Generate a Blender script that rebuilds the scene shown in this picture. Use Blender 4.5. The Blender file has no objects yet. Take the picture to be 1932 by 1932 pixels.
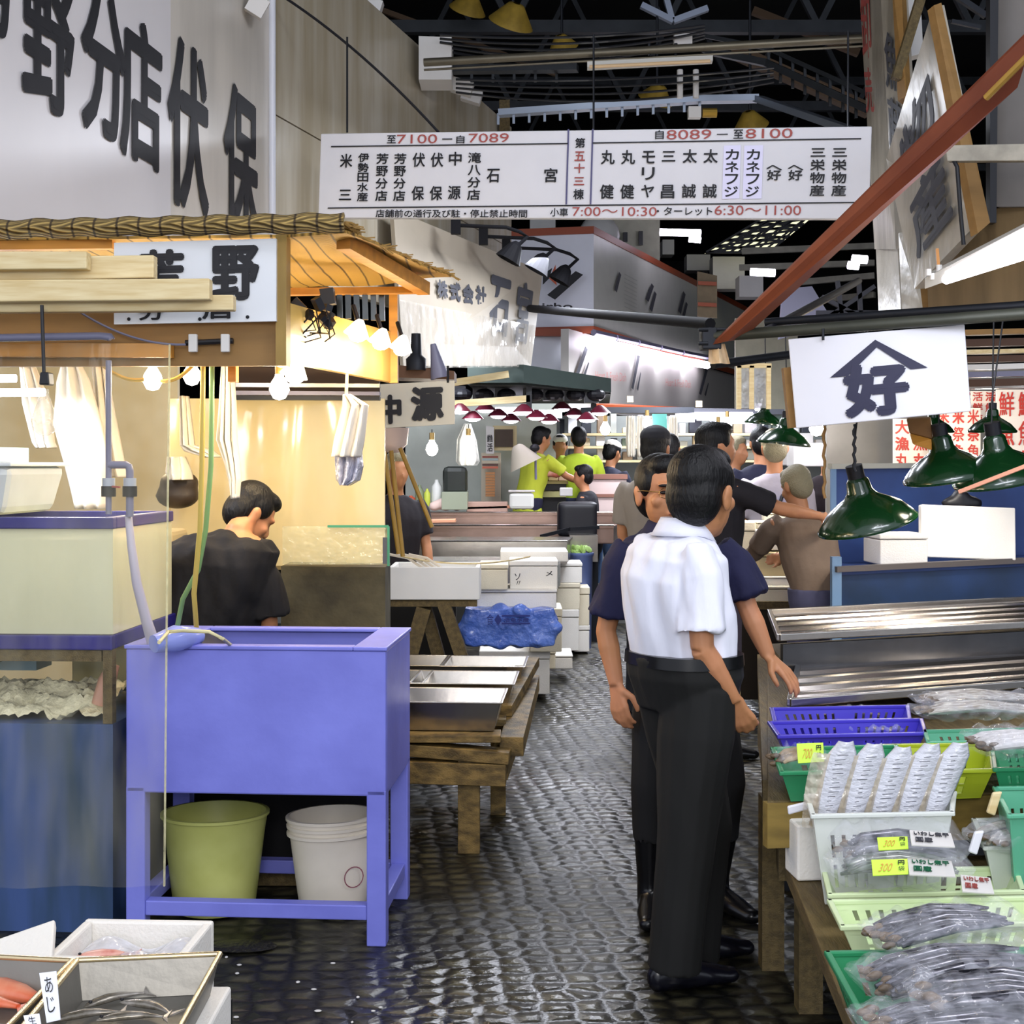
import bpy, bmesh, math, random
from mathutils import Vector as V, Matrix as Mx, Euler, Quaternion
random.seed(7)
PI=math.pi
F=2600.0; CX=966.0; HY=880.0; CZ=1.6
col=bpy.context.scene.collection
def P(px,py,d): return V(((px-CX)/F*d, d, CZ-(py-HY)/F*d))
def G(px,py,z):
    d=(CZ-z)*F/(py-HY); return V(((px-CX)/F*d, d, z))
def ZX(px,d,z): return V(((px-CX)/F*d, d, z))
def lin(h):
    h=h.lstrip('#'); c=[int(h[i:i+2],16)/255 for i in (0,2,4)]
    return tuple((x/12.92 if x<=.04045 else ((x+.055)/1.055)**2.4) for x in c)+(1,)
MATS={}
def M(name,hexc,rough=.55,metal=0,var=.0,vs=6,bump=0,bs=40,spec=.5,hex2=None,stretch=(1,1,1),trans=0,emit=None,es=0,coat=0,sub=0,ior=1.45):
    if name in MATS: return MATS[name]
    m=bpy.data.materials.new(name); m.use_nodes=True; nt=m.node_tree; b=nt.nodes['Principled BSDF']
    b.inputs['Base Color'].default_value=lin(hexc); b.inputs['Roughness'].default_value=rough
    b.inputs['Metallic'].default_value=metal; b.inputs['Specular IOR Level'].default_value=spec; b.inputs['IOR'].default_value=ior
    b.inputs['Transmission Weight'].default_value=trans; b.inputs['Coat Weight'].default_value=coat
    if emit: b.inputs['Emission Color'].default_value=lin(emit); b.inputs['Emission Strength'].default_value=es
    if var or bump:
        tc=nt.nodes.new('ShaderNodeTexCoord'); mp=nt.nodes.new('ShaderNodeMapping'); mp.inputs['Scale'].default_value=stretch
        nt.links.new(tc.outputs['Object'],mp.inputs['Vector'])
    if var:
        n=nt.nodes.new('ShaderNodeTexNoise'); n.inputs['Scale'].default_value=vs; n.inputs['Detail'].default_value=6
        nt.links.new(mp.outputs[0],n.inputs['Vector'])
        r=nt.nodes.new('ShaderNodeValToRGB'); c=lin(hexc); c2=lin(hex2) if hex2 else tuple(x*(1-var) for x in c[:3])+(1,)
        r.color_ramp.elements[0].position=.35; r.color_ramp.elements[1].position=.65
        r.color_ramp.elements[0].color=c2; r.color_ramp.elements[1].color=c
        nt.links.new(n.outputs['Fac'],r.inputs[0]); nt.links.new(r.outputs[0],b.inputs['Base Color'])
    if bump:
        n=nt.nodes.new('ShaderNodeTexNoise'); n.inputs['Scale'].default_value=bs; n.inputs['Detail'].default_value=4
        nt.links.new(mp.outputs[0],n.inputs['Vector'])
        bp=nt.nodes.new('ShaderNodeBump'); bp.inputs['Strength'].default_value=bump; bp.inputs['Distance'].default_value=.02
        nt.links.new(n.outputs['Fac'],bp.inputs['Height']); nt.links.new(bp.outputs[0],b.inputs['Normal'])
    MATS[name]=m; return m
def EM(name,hexc,s):
    if name in MATS: return MATS[name]
    m=bpy.data.materials.new(name); m.use_nodes=True; nt=m.node_tree; nt.nodes.clear()
    o=nt.nodes.new('ShaderNodeOutputMaterial'); e=nt.nodes.new('ShaderNodeEmission')
    e.inputs[0].default_value=lin(hexc); e.inputs[1].default_value=s; nt.links.new(e.outputs[0],o.inputs[0]); MATS[name]=m; return m
def FILM(name,hexc,opac,rough=.15,vs=12,amp=.25,bump=.4,bs=30,gl=.5,stretch=(1,1,1)):
    """thin clear or milky plastic sheet: transparent mixed with a diffuse/glossy layer"""
    if name in MATS: return MATS[name]
    m=bpy.data.materials.new(name); m.use_nodes=True; nt=m.node_tree; b=nt.nodes['Principled BSDF']; o=nt.nodes['Material Output']
    b.inputs['Base Color'].default_value=lin(hexc); b.inputs['Roughness'].default_value=rough; b.inputs['Specular IOR Level'].default_value=gl
    t=nt.nodes.new('ShaderNodeBsdfTransparent'); mx=nt.nodes.new('ShaderNodeMixShader')
    tc=nt.nodes.new('ShaderNodeTexCoord'); mp=nt.nodes.new('ShaderNodeMapping'); mp.inputs['Scale'].default_value=stretch
    nt.links.new(tc.outputs['Object'],mp.inputs['Vector'])
    n=nt.nodes.new('ShaderNodeTexNoise'); n.inputs['Scale'].default_value=vs; n.inputs['Detail'].default_value=5
    nt.links.new(mp.outputs[0],n.inputs['Vector'])
    mr=nt.nodes.new('ShaderNodeMapRange'); mr.inputs['From Min'].default_value=.3; mr.inputs['From Max'].default_value=.7
    mr.inputs['To Min'].default_value=max(0,opac-amp); mr.inputs['To Max'].default_value=min(1,opac+amp)
    nt.links.new(n.outputs['Fac'],mr.inputs[0]); nt.links.new(mr.outputs[0],mx.inputs[0])
    nt.links.new(t.outputs[0],mx.inputs[1]); nt.links.new(b.outputs[0],mx.inputs[2]); nt.links.new(mx.outputs[0],o.inputs[0])
    n2=nt.nodes.new('ShaderNodeTexNoise'); n2.inputs['Scale'].default_value=bs; nt.links.new(mp.outputs[0],n2.inputs['Vector'])
    bp=nt.nodes.new('ShaderNodeBump'); bp.inputs['Strength'].default_value=bump; bp.inputs['Distance'].default_value=.02
    nt.links.new(n2.outputs['Fac'],bp.inputs['Height']); nt.links.new(bp.outputs[0],b.inputs['Normal'])
    MATS[name]=m; return m
def WEAVE(name,c1,c2,sc,rough=.6,axis='X',c3=None,cord=9,bump=.4):
    """reed / wave striped material: fine reeds along an axis and dark cords across"""
    if name in MATS: return MATS[name]
    m=bpy.data.materials.new(name); m.use_nodes=True; nt=m.node_tree; b=nt.nodes['Principled BSDF']; b.inputs['Roughness'].default_value=rough
    tc=nt.nodes.new('ShaderNodeTexCoord')
    w=nt.nodes.new('ShaderNodeTexWave'); w.bands_direction='Y' if axis=='X' else 'X'; w.inputs['Scale'].default_value=sc; w.inputs['Distortion'].default_value=.5; w.inputs['Detail'].default_value=3
    nt.links.new(tc.outputs['Object'],w.inputs['Vector'])
    r=nt.nodes.new('ShaderNodeValToRGB'); r.color_ramp.elements[0].color=lin(c1); r.color_ramp.elements[1].color=lin(c2)
    nt.links.new(w.outputs['Fac'],r.inputs[0]); last=r.outputs[0]
    if c3:
        w2=nt.nodes.new('ShaderNodeTexWave'); w2.bands_direction='X' if axis=='X' else 'Y'; w2.inputs['Scale'].default_value=cord; w2.inputs['Distortion'].default_value=.6
        nt.links.new(tc.outputs['Object'],w2.inputs['Vector'])
        r2=nt.nodes.new('ShaderNodeValToRGB'); r2.color_ramp.elements[0].position=.0; r2.color_ramp.elements[1].position=.06
        r2.color_ramp.elements[0].color=(1,1,1,1); r2.color_ramp.elements[1].color=(0,0,0,1)
        nt.links.new(w2.outputs['Fac'],r2.inputs[0])
        mx=nt.nodes.new('ShaderNodeMix'); mx.data_type='RGBA'; mx.inputs['B'].default_value=lin(c3)
        nt.links.new(r2.outputs[0],mx.inputs['Factor']); nt.links.new(last,mx.inputs['A']); last=mx.outputs['Result']
    nt.links.new(last,b.inputs['Base Color'])
    bp=nt.nodes.new('ShaderNodeBump'); bp.inputs['Strength'].default_value=bump; bp.inputs['Distance'].default_value=.01
    nt.links.new(w.outputs['Fac'],bp.inputs['Height']); nt.links.new(bp.outputs[0],b.inputs['Normal'])
    MATS[name]=m; return m
ORG={}
def setp(o,label=None,cat=None,group=None,kind=None):
    if label: o['label']=label
    if cat: o['category']=cat
    if group: o['group']=group
    if kind: o['kind']=kind
    return o
def thing(name,label,cat,loc=(0,0,0),group=None):
    o=bpy.data.objects.new(name,None); o.empty_display_size=.1; col.objects.link(o); o.location=loc; ORG[o]=V(loc)
    return setp(o,label,cat,group)
class MB:
    def __init__(s,mat=None): s.v=[]; s.f=[]; s.m=mat or Mx.Identity(4); s.mi=[]; s.cur=0
    def add(s,vs,fs):
        n=len(s.v); s.v+= [s.m@V(p) for p in vs]; s.f+=[tuple(i+n for i in f) for f in fs]; s.mi+=[s.cur]*len(fs); return s
    def box(s,c,sz,rot=None):
        c=V(c); R=(Euler(rot).to_matrix() if rot else Mx.Identity(3)); h=V(sz)/2
        vs=[c+R@V((x*h.x,y*h.y,z*h.z)) for x in(-1,1) for y in(-1,1) for z in(-1,1)]
        return s.add(vs,[(0,1,3,2),(4,6,7,5),(0,4,5,1),(2,3,7,6),(0,2,6,4),(1,5,7,3)])
    def bp(s,x0,x1,y0,y1,z0,z1): return s.box(((x0+x1)/2,(y0+y1)/2,(z0+z1)/2),(abs(x1-x0),abs(y1-y0),abs(z1-z0)))
    def slab(s,q,t):
        """four corners (any order round), thickness t along the normal away from first face"""
        q=[V(p) for p in q]; n=(q[1]-q[0]).cross(q[3]-q[0]).normalized()*abs(t)
        return s.add(q+[p+n for p in q],[(0,1,2,3),(7,6,5,4),(0,4,5,1),(1,5,6,2),(2,6,7,3),(3,7,4,0)])
    def hexa(s,b,t):
        b=[V(p) for p in b]; t=[V(p) for p in t]
        return s.add(b+t,[(3,2,1,0),(4,5,6,7),(0,1,5,4),(1,2,6,5),(2,3,7,6),(3,0,4,7)])
    def beam(s,a,b,w,h,up=(0,0,1)):
        a=V(a);b=V(b);d=(b-a).normalized();u=V(up); x=d.cross(u)
        if x.length<1e-4: x=d.cross(V((1,0,0)))
        x.normalize(); y=x.cross(d); x=x*w/2; y=y*h/2
        vs=[p+i*x+j*y for p in(a,b) for i,j in((-1,-1),(1,-1),(1,1),(-1,1))]
        return s.add(vs,[(3,2,1,0),(4,5,6,7),(0,1,5,4),(1,2,6,5),(2,3,7,6),(3,0,4,7)])
    def tube(s,pts,r,n=8,caps=True,flat=None):
        pts=[V(p) for p in pts]; rs=r if isinstance(r,(list,tuple)) else [r]*len(pts)
        if len(pts)<2: return s
        d0=(pts[1]-pts[0]).normalized(); x=d0.orthogonal().normalized() if flat is None else V(flat).normalized()
        vs=[];
        for i,p in enumerate(pts):
            d=(pts[min(i+1,len(pts)-1)]-pts[max(i-1,0)]).normalized()
            x=(x-d*x.dot(d)); x=x.normalized() if x.length>1e-6 else d.orthogonal().normalized(); y=d.cross(x)
            rx,ry=rs[i] if isinstance(rs[i],(tuple,list)) else (rs[i],rs[i])
            for k in range(n):
                a=2*PI*k/n; vs.append(p+x*math.cos(a)*rx+y*math.sin(a)*ry)
        fs=[]
        for i in range(len(pts)-1):
            for k in range(n): fs.append((i*n+k,i*n+(k+1)%n,(i+1)*n+(k+1)%n,(i+1)*n+k))
        if caps: fs.append(tuple(range(n-1,-1,-1))); fs.append(tuple((len(pts)-1)*n+k for k in range(n)))
        return s.add(vs,fs)
    def lathe(s,prof,c=(0,0,0),n=28,rot=None,ang=2*PI):
        c=V(c);R=(Euler(rot).to_matrix() if rot else Mx.Identity(3)); vs=[]
        for r,z in prof:
            for k in range(n): a=ang*k/n; vs.append(c+R@V((r*math.cos(a),r*math.sin(a),z)))
        fs=[(i*n+k,i*n+(k+1)%n,(i+1)*n+(k+1)%n,(i+1)*n+k) for i in range(len(prof)-1) for k in range(n)]
        return s.add(vs,fs)
    def ell(s,c,r,rot=None,n=12,m=8):
        c=V(c);R=rot if isinstance(rot,Mx) else (Euler(rot).to_matrix() if rot else Mx.Identity(3)); vs=[c+R@V((0,0,-r[2]))]
        for i in range(1,m):
            t=-PI/2+PI*i/m
            for k in range(n): a=2*PI*k/n; vs.append(c+R@V((r[0]*math.cos(t)*math.cos(a),r[1]*math.cos(t)*math.sin(a),r[2]*math.sin(t))))
        vs.append(c+R@V((0,0,r[2]))); L=len(vs)-1
        fs=[(0,1+(k+1)%n,1+k) for k in range(n)]
        for i in range(m-2):
            for k in range(n): fs.append((1+i*n+k,1+i*n+(k+1)%n,1+(i+1)*n+(k+1)%n,1+(i+1)*n+k))
        fs+=[(L,1+(m-2)*n+k,1+(m-2)*n+(k+1)%n) for k in range(n)]
        return s.add(vs,fs)
    def grid(s,fn,nu,nv):
        vs=[fn(i/nu,j/nv) for j in range(nv+1) for i in range(nu+1)]
        return s.add(vs,[(j*(nu+1)+i,j*(nu+1)+i+1,(j+1)*(nu+1)+i+1,(j+1)*(nu+1)+i) for j in range(nv) for i in range(nu)])
    def tex(s,txt,q,uv,off=.004,bold=.0,shear=0):
        """lettering: font outlines fitted in box uv=(u0,v0,u1,v1) of quad q (TL,TR,BR,BL)"""
        tv,tf=TXT(txt,0); q=[V(p) for p in q]; n=(q[1]-q[0]).cross(q[3]-q[0]).normalized()*(-1)
        u0,v0,u1,v1=uv
        if bold:
            W_=(q[1]-q[0]).length*abs(u1-u0); H_=(q[3]-q[0]).length*abs(v1-v0); r=bold*max(W_/max(1,len(txt)*.9),H_*.6)
            du=r/(q[1]-q[0]).length; dv=r/(q[3]-q[0]).length; u0+=du;u1-=du;v0+=dv;v1-=dv
            for k in range(8):
                a=2*PI*k/8; self_=s.tex(txt,q,(u0+du*math.cos(a),v0+dv*math.sin(a),u1+du*math.cos(a),v1+dv*math.sin(a)),off+.0003*(k+1),0,shear)
        vs=[]
        for x,y in tv:
            u=u0+(u1-u0)*x+shear*(y-.5); w=v1+(v0-v1)*y
            a=q[0].lerp(q[1],u); b=q[3].lerp(q[2],u); p=a.lerp(b,w); vs.append(p-n*(-off) if False else p+n*off)
        return s.add(vs,tf)
    def poly(s,pts,q,off=.004):
        q=[V(p) for p in q]; n=(q[1]-q[0]).cross(q[3]-q[0]).normalized()*(-1)
        vs=[q[0].lerp(q[1],u).lerp(q[3].lerp(q[2],u),w)+n*off for u,w in pts]
        return s.add(vs,[tuple(range(len(vs)))])
    def build(s,name,mat,parent=None,smooth=False,label=None,cat=None,group=None,kind=None,bev=0,solid=0,sub=0,local=False):
        if parent is not None: org=ORG[parent]
        elif local: org=V((0,0,0))
        else:
            xs=[p.x for p in s.v];ys=[p.y for p in s.v];zs=[p.z for p in s.v]
            org=V(((min(xs)+max(xs))/2,(min(ys)+max(ys))/2,min(zs)))
        me=bpy.data.meshes.new(name); me.from_pydata([tuple(p-org) for p in s.v],[],s.f)
        mats=mat if isinstance(mat,(list,tuple)) else [mat]
        for mm in mats: me.materials.append(mm)
        if len(mats)>1: me.polygons.foreach_set('material_index',s.mi)
        me.update()
        bm=bmesh.new(); bm.from_mesh(me)
        if len(s.f)<60000 and not solid:
            bmesh.ops.recalc_face_normals(bm,faces=bm.faces)
        bm.to_mesh(me); bm.free()
        if smooth:
            me.polygons.foreach_set('use_smooth',[True]*len(me.polygons))
            try: me.set_sharp_from_angle(angle=math.radians(50))
            except Exception: pass
        o=bpy.data.objects.new(name,me); col.objects.link(o)
        if parent is not None: o.parent=parent
        else: o.location=org
        ORG[o]=org
        if solid: md=o.modifiers.new('s','SOLIDIFY'); md.thickness=solid; md.offset=0
        if bev: md=o.modifiers.new('b','BEVEL'); md.width=bev; md.segments=2; md.limit_method='ANGLE'; md.angle_limit=.7
        if sub: md=o.modifiers.new('u','SUBSURF'); md.levels=sub; md.render_levels=sub
        return setp(o,label,cat,group,kind)
_T={}
def TXT(t,bold):
    k=(t,bold)
    if k in _T: return _T[k]
    c=bpy.data.curves.new('t','FONT'); c.body=t; c.offset=bold; c.resolution_u=3
    o=bpy.data.objects.new('t',c); col.objects.link(o); dg=bpy.context.evaluated_depsgraph_get(); dg.update()
    me=bpy.data.meshes.new_from_object(o.evaluated_get(dg))
    vs=[(v.co.x,v.co.y) for v in me.vertices]; fs=[tuple(p.vertices) for p in me.polygons]
    bpy.data.meshes.remove(me); bpy.data.objects.remove(o); bpy.data.curves.remove(c)
    x0=min(a for a,_ in vs);x1=max(a for a,_ in vs);y0=min(b for _,b in vs);y1=max(b for _,b in vs)
    if t in ('一','ー','—','・','三'):  # keep natural height
        y0,y1=(-.12,.88)
        if t=='・': x0,x1=(0,1)
    vs=[((a-x0)/max(1e-6,x1-x0),(b-y0)/max(1e-6,y1-y0)) for a,b in vs]
    _T[k]=(vs,fs); return _T[k]
def copy_tree(o,parent=None):
    c=o.copy(); col.objects.link(c); c.parent=parent
    for ch in list(o.children): copy_tree(ch,c)
    return c
def place(proto,used,loc,rz=0,label=None,group=None,sc=None,rot=None):
    o=copy_tree(proto) if used else proto
    o.location=loc; o.rotation_euler=rot or (0,0,rz)
    if sc: o.scale=(sc,sc,sc) if not isinstance(sc,(tuple,list)) else sc
    if label: o['label']=label
    if group: o['group']=group
    return o
def remesh(mb,voxel,smooth=3):
    me=bpy.data.meshes.new('r'); me.from_pydata([tuple(p) for p in mb.v],[],mb.f)
    o=bpy.data.objects.new('r',me); col.objects.link(o)
    md=o.modifiers.new('r','REMESH'); md.mode='VOXEL'; md.voxel_size=voxel
    if smooth: md=o.modifiers.new('s','SMOOTH'); md.factor=.5; md.iterations=smooth
    dg=bpy.context.evaluated_depsgraph_get(); dg.update()
    m2=bpy.data.meshes.new_from_object(o.evaluated_get(dg))
    r=MB(); r.v=[v.co.copy() for v in m2.vertices]; r.f=[tuple(p.vertices) for p in m2.polygons]; r.mi=[0]*len(r.f)
    bpy.data.objects.remove(o); bpy.data.meshes.remove(me); bpy.data.meshes.remove(m2)
    return r
from mathutils import noise as MN
def folds(mb,amp=.005,f=(9,9,3.2)):
    n=len(mb.v); nr=[V((0,0,0)) for _ in range(n)]
    for fc in mb.f:
        p=[mb.v[i] for i in fc]; c=(p[1]-p[0]).cross(p[2]-p[0])
        for i in fc: nr[i]+=c
    for i,p in enumerate(mb.v):
        if nr[i].length>0:
            h=MN.noise(V((p.x*f[0],p.y*f[1],p.z*f[2])))+.5*MN.noise(V((p.x*f[0]*2.3+3,p.y*f[1]*2.3,p.z*f[2]*2.1+p.x*6)))
            mb.v[i]=p+nr[i].normalized()*amp*h*1.6
    return mb
def lamp(kind,loc,power,color=(1,1,1),size=.1,rot=None,sy=None,name='light'):
    l=bpy.data.lights.new(name,kind); l.energy=power; l.color=color
    if kind=='POINT': l.shadow_soft_size=size
    else:
        l.size=size
        if sy: l.shape='RECTANGLE'; l.size_y=sy
    o=bpy.data.objects.new(name,l); col.objects.link(o); o.location=loc
    if rot: o.rotation_euler=rot
    return o
WARM=(1,.78,.48); COOL=(.86,.9,1.0)
# ---------- camera
cam=bpy.data.cameras.new('camera'); cam.sensor_width=36; cam.lens=36*F/1932; cam.shift_y=(HY-CX)/1932; cam.clip_end=200
co=bpy.data.objects.new('camera',cam); col.objects.link(co); co.location=(0,0,CZ); co.rotation_euler=(PI/2,0,0)
sc=bpy.context.scene; sc.camera=co
sc.view_settings.view_transform='Standard'; sc.view_settings.look='None'; sc.view_settings.gamma=1; sc.view_settings.exposure=.35
w=bpy.data.worlds.new('world'); sc.world=w; w.use_nodes=True
w.node_tree.nodes['Background'].inputs[0].default_value=(.80,.86,1,1); w.node_tree.nodes['Background'].inputs[1].default_value=.8
# ---------- common materials
mPipeB=M('matt_black_pipe','#101014',.75,spec=.2)
mWhite=M('painted_white','#d9d6d2',.45,var=.08,vs=3)
mFoam=M('white_foam','#f2eee6',.6,var=.04,bump=.15,bs=120)
mFoamY=M('aged_foam','#e9dfc6',.6,var=.06,bump=.15,bs=120)
mBlack=M('black_paint','#14141a',.45)
mInk=M('ink_black','#17171d',.6)
mInkG=M('ink_grey','#4a4b52',.6)
mRed=M('ink_red','#a8504a',.6)
mSteel=M('stainless','#b9b4ad',.25,1,var=.12,vs=5,bump=.05,bs=8,stretch=(1,1,1))
mDkMetal=M('dark_metal','#23252a',.5,.6)
mWood=M('raw_wood','#a98347',.6,var=.3,vs=5,stretch=(1,8,8),bump=.1)
mWoodP=M('pale_timber','#e4d2a4',.55,var=.12,vs=6,stretch=(1,10,10),hex2='#d2b984')
mWoodD=M('old_wood','#6b5a36',.65,var=.45,vs=6,stretch=(8,1,8),bump=.3,bs=25)
mPlank=M('brown_board','#9a7440',.6,var=.2,vs=3,stretch=(1,6,6))
mOrange=M('orange_wood','#c98a35',.5,var=.25,vs=4,stretch=(1,6,6))
mBlueP=M('periwinkle_paint','#8085de',.4,var=.12,vs=3,bump=.1,bs=12,hex2='#7276cc')
mBlueD=M('worn_blue_panel','#3f5688',.45,var=.5,vs=2.5,hex2='#2b4256',stretch=(3,3,.5))
mNavyBeam=M('navy_beam','#2c2880',.35,var=.4,vs=5)
mPVC=M('grey_pvc','#74748a',.4)
mGreen=M('green_enamel','#0a2c12',.2,coat=.4)
mBulbOn=EM('bulb_glow','#fff2d8',40)
mBulbW=EM('bulb_glow_white','#fff6ff',26)
mTube=EM('fluorescent_glow','#f1ecff',16)
mFab=M('white_cloth','#e9e2d2',.8,var=.08)
mSkin=M('skin','#c28560',.5,var=.12,vs=5,hex2='#b07a52')
mHairB=M('black_hair','#0b0a0b',.5,spec=.35,bump=.35,bs=120,stretch=(1,1,.25))
mHairG=M('grey_hair','#8d8468',.55,bump=.5,bs=120)
# ---------- floor: wet setts
def floor_mat():
    m=bpy.data.materials.new('wet_stone_setts'); m.use_nodes=True; nt=m.node_tree; b=nt.nodes['Principled BSDF']; L=nt.links.new; N=nt.nodes.new
    tc=N('ShaderNodeTexCoord'); mp=N('ShaderNodeMapping'); mp.inputs['Scale'].default_value=(10.5,13,1); mp.inputs['Rotation'].default_value=(0,0,-.1)
    L(tc.outputs['Object'],mp.inputs['Vector'])
    nz=N('ShaderNodeTexNoise'); nz.inputs['Scale'].default_value=.5; nz.inputs['Detail'].default_value=2; L(mp.outputs[0],nz.inputs['Vector'])
    mxv=N('ShaderNodeMix'); mxv.data_type='VECTOR'; mxv.inputs['Factor'].default_value=.35; L(mp.outputs[0],mxv.inputs['A'])
    ad=N('ShaderNodeVectorMath'); ad.operation='ADD'; L(mp.outputs[0],ad.inputs[0]); L(nz.outputs['Color'],ad.inputs[1]); L(ad.outputs[0],mxv.inputs['B'])
    vo=N('ShaderNodeTexVoronoi'); vo.feature='DISTANCE_TO_EDGE'; vo.voronoi_dimensions='2D'; vo.inputs['Scale'].default_value=1; vo.inputs['Randomness'].default_value=.45; L(mxv.outputs['Result'],vo.inputs['Vector'])
    mr=N('ShaderNodeMapRange'); mr.interpolation_type='SMOOTHSTEP'; mr.inputs['From Min'].default_value=.0; mr.inputs['From Max'].default_value=.42; L(vo.outputs['Distance'],mr.inputs[0])
    vc=N('ShaderNodeTexVoronoi'); vc.voronoi_dimensions='2D'; vc.inputs['Scale'].default_value=1; vc.inputs['Randomness'].default_value=.45; L(mxv.outputs['Result'],vc.inputs['Vector'])
    sp=N('ShaderNodeSeparateColor'); L(vc.outputs['Color'],sp.inputs[0])
    rp=N('ShaderNodeValToRGB'); rp.color_ramp.elements[0].color=lin('#17160f'); rp.color_ramp.elements[1].color=lin('#4e4a36'); L(sp.outputs[0],rp.inputs[0])
    mx=N('ShaderNodeMix'); mx.data_type='RGBA'; mx.inputs['A'].default_value=lin('#0c0c0a'); L(mr.outputs[0],mx.inputs['Factor']); L(rp.outputs[0],mx.inputs['B']); L(mx.outputs['Result'],b.inputs['Base Color'])
    n2=N('ShaderNodeTexNoise'); n2.inputs['Scale'].default_value=45; n2.inputs['Detail'].default_value=3; L(tc.outputs['Object'],n2.inputs['Vector'])
    m1=N('ShaderNodeMath'); m1.operation='MULTIPLY_ADD'; m1.inputs[1].default_value=.45; L(n2.outputs['Fac'],m1.inputs[0]); L(mr.outputs[0],m1.inputs[2])
    m2=N('ShaderNodeMath'); m2.operation='MULTIPLY_ADD'; m2.inputs[1].default_value=.35; L(sp.outputs[1],m2.inputs[0]); L(m1.outputs[0],m2.inputs[2])
    bp=N('ShaderNodeBump'); bp.inputs['Strength'].default_value=.42; bp.inputs['Distance'].default_value=.018; L(m2.outputs[0],bp.inputs['Height']); L(bp.outputs[0],b.inputs['Normal'])
    n3=N('ShaderNodeTexNoise'); n3.inputs['Scale'].default_value=1.3; L(tc.outputs['Object'],n3.inputs['Vector'])
    m3=N('ShaderNodeMapRange'); m3.inputs['From Min'].default_value=.35; m3.inputs['From Max'].default_value=.65; m3.inputs['To Min'].default_value=.26; m3.inputs['To Max'].default_value=.55; L(n3.outputs['Fac'],m3.inputs[0]); L(m3.outputs[0],b.inputs['Roughness'])
    b.inputs['Specular IOR Level'].default_value=.4
    return m
MB().bp(-16,18,-6,48,-.2,0).build('floor',floor_mat(),kind='structure')
# ---------- hall roof, dark, and roof steel
mRoof=M('dark_roof','#0b0c0c',.9)
MB().bp(-16,18,2,48,8.6,8.8).build('ceiling',mRoof,kind='structure')
MB().bp(-16,18,47,47.3,0,8.6).build('wall_back',M('far_dark_wall','#1a1a1a',.9),kind='structure')
MB().bp(-16,-15.7,2,47,0,8.6).build('wall_left',MATS['far_dark_wall'],kind='structure')
MB().bp(17.7,18,2,47,0,8.6).build('wall_right',MATS['far_dark_wall'],kind='structure')
mSteelP=M('roof_steel','#2c2f33',.5,.4,var=.3)
def strut(nm,lab,cat,mat,*segs,group=None):
    b=MB()
    for a,c,w_ in segs: b.beam(a,c,w_,w_)
    return b.build(nm,mat,label=lab,cat=cat,group=group)
def angle_iron(b,a,c,w_):
    a=V(a);c=V(c); b.beam(a,c,w_,w_*.18); b.beam(a-V((0,0,w_/2)),c-V((0,0,w_/2)),w_*.18,w_)
# trusses
for k,(d,zz) in enumerate(((13.5,5.9),(18,6.3),(24,6.8))):
    b=MB(); x0,x1=-6,9
    b.beam((x0,d,zz),(x1,d,zz),.10,.12); b.beam((x0,d,zz+1.5),(x1,d,zz+1.5),.12,.14)
    n=10
    for i in range(n):
        xa=x0+(x1-x0)*i/n; xb=x0+(x1-x0)*(i+1)/n; xm=(xa+xb)/2
        b.beam((xa,d,zz),(xm,d,zz+1.5),.06,.06); b.beam((xm,d,zz+1.5),(xb,d,zz),.06,.06)
    b.build('roof_truss',mSteelP,label=['nearest dark steel roof truss crossing high above the aisle','second dark steel roof truss, behind the nearest one','farthest dark steel roof truss, deep in the hall'][k],cat='roof truss',group='steel trusses under the roof')
# long pipe across, with light fitting
b=MB(); b.tube([P(800,118,9.4),P(1640,72,9.0)],.028,10); b.tube([P(800,132,9.45),P(1640,86,9.05)],.008,6)
b.build('steel_pipe',M('galvanised','#6f6858',.4,.6,var=.2),label='long brown-grey pipe crossing the dark roof space above the hanging direction board',cat='pipe',smooth=True)
t=thing('fluorescent_fixture','unlit long fluorescent fixture hung under the roof pipe above the board','light fixture',P(1228,118,9.2))
MB().slab([P(1108,116,9.2),P(1345,104,9.15),P(1345,114,9.15),P(1108,127,9.2)],-.08).build('housing',M('cream_housing','#c9c6bd',.5),t)
b=MB(); b.tube([P(1112,126,9.17),P(1340,115,9.12)],.012,8); b.build('tube',M('unlit_tube','#d9b98e',.4),t)
for x in (1225,1275):
    MB().tube([P(x,104,9.2),P(x,82,9.2)],.012,6).build('hanger',mDkMetal,t)
# cable trays
b=MB(); pts=[P(940,214,11),P(1100,203,11),P(1320,188,11),P(1430,186,11),P(1640,258,9.6)]
for a,c in zip(pts,pts[1:]): b.beam(a,c,.10,.05)
for i in range(14):
    q=pts[0].lerp(pts[2],i/13); b.beam(q,q-V((0,0,.09)),.02,.02)
b.build('cable_tray',M('zinc','#9aa3b0',.35,.8),label='bright zinc cable tray running level then bending down to the right',cat='cable tray')
b=MB(); pts=[P(1330,95,10.5),P(1450,120,10.2),P(1640,208,9.6)]
for a,c in zip(pts,pts[1:]): b.beam(a,c,.09,.05); b.beam(a+V((0,0,.11)),c+V((0,0,.11)),.03,.03)
for i in range(9):
    q=pts[1].lerp(pts[2],i/8); b.beam(q+V((0,0,.1)),q-V((0,0,.1)),.02,.02)
b.build('cable_tray',MATS['roof_steel'],label='dark ladder tray sloping down to the right above the zinc one',cat='cable tray')
b=MB(); b.beam(P(840,132,10.4),P(1090,128,10.2),.10,.05)
for i in range(6): q=P(850+40*i,140,10.3); b.beam(q,q-V((0,0,.06)),.02,.02)
b.build('cable_tray',MATS['roof_steel'],label='short dark tray just beneath the long roof pipe, left part',cat='cable tray')
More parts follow.
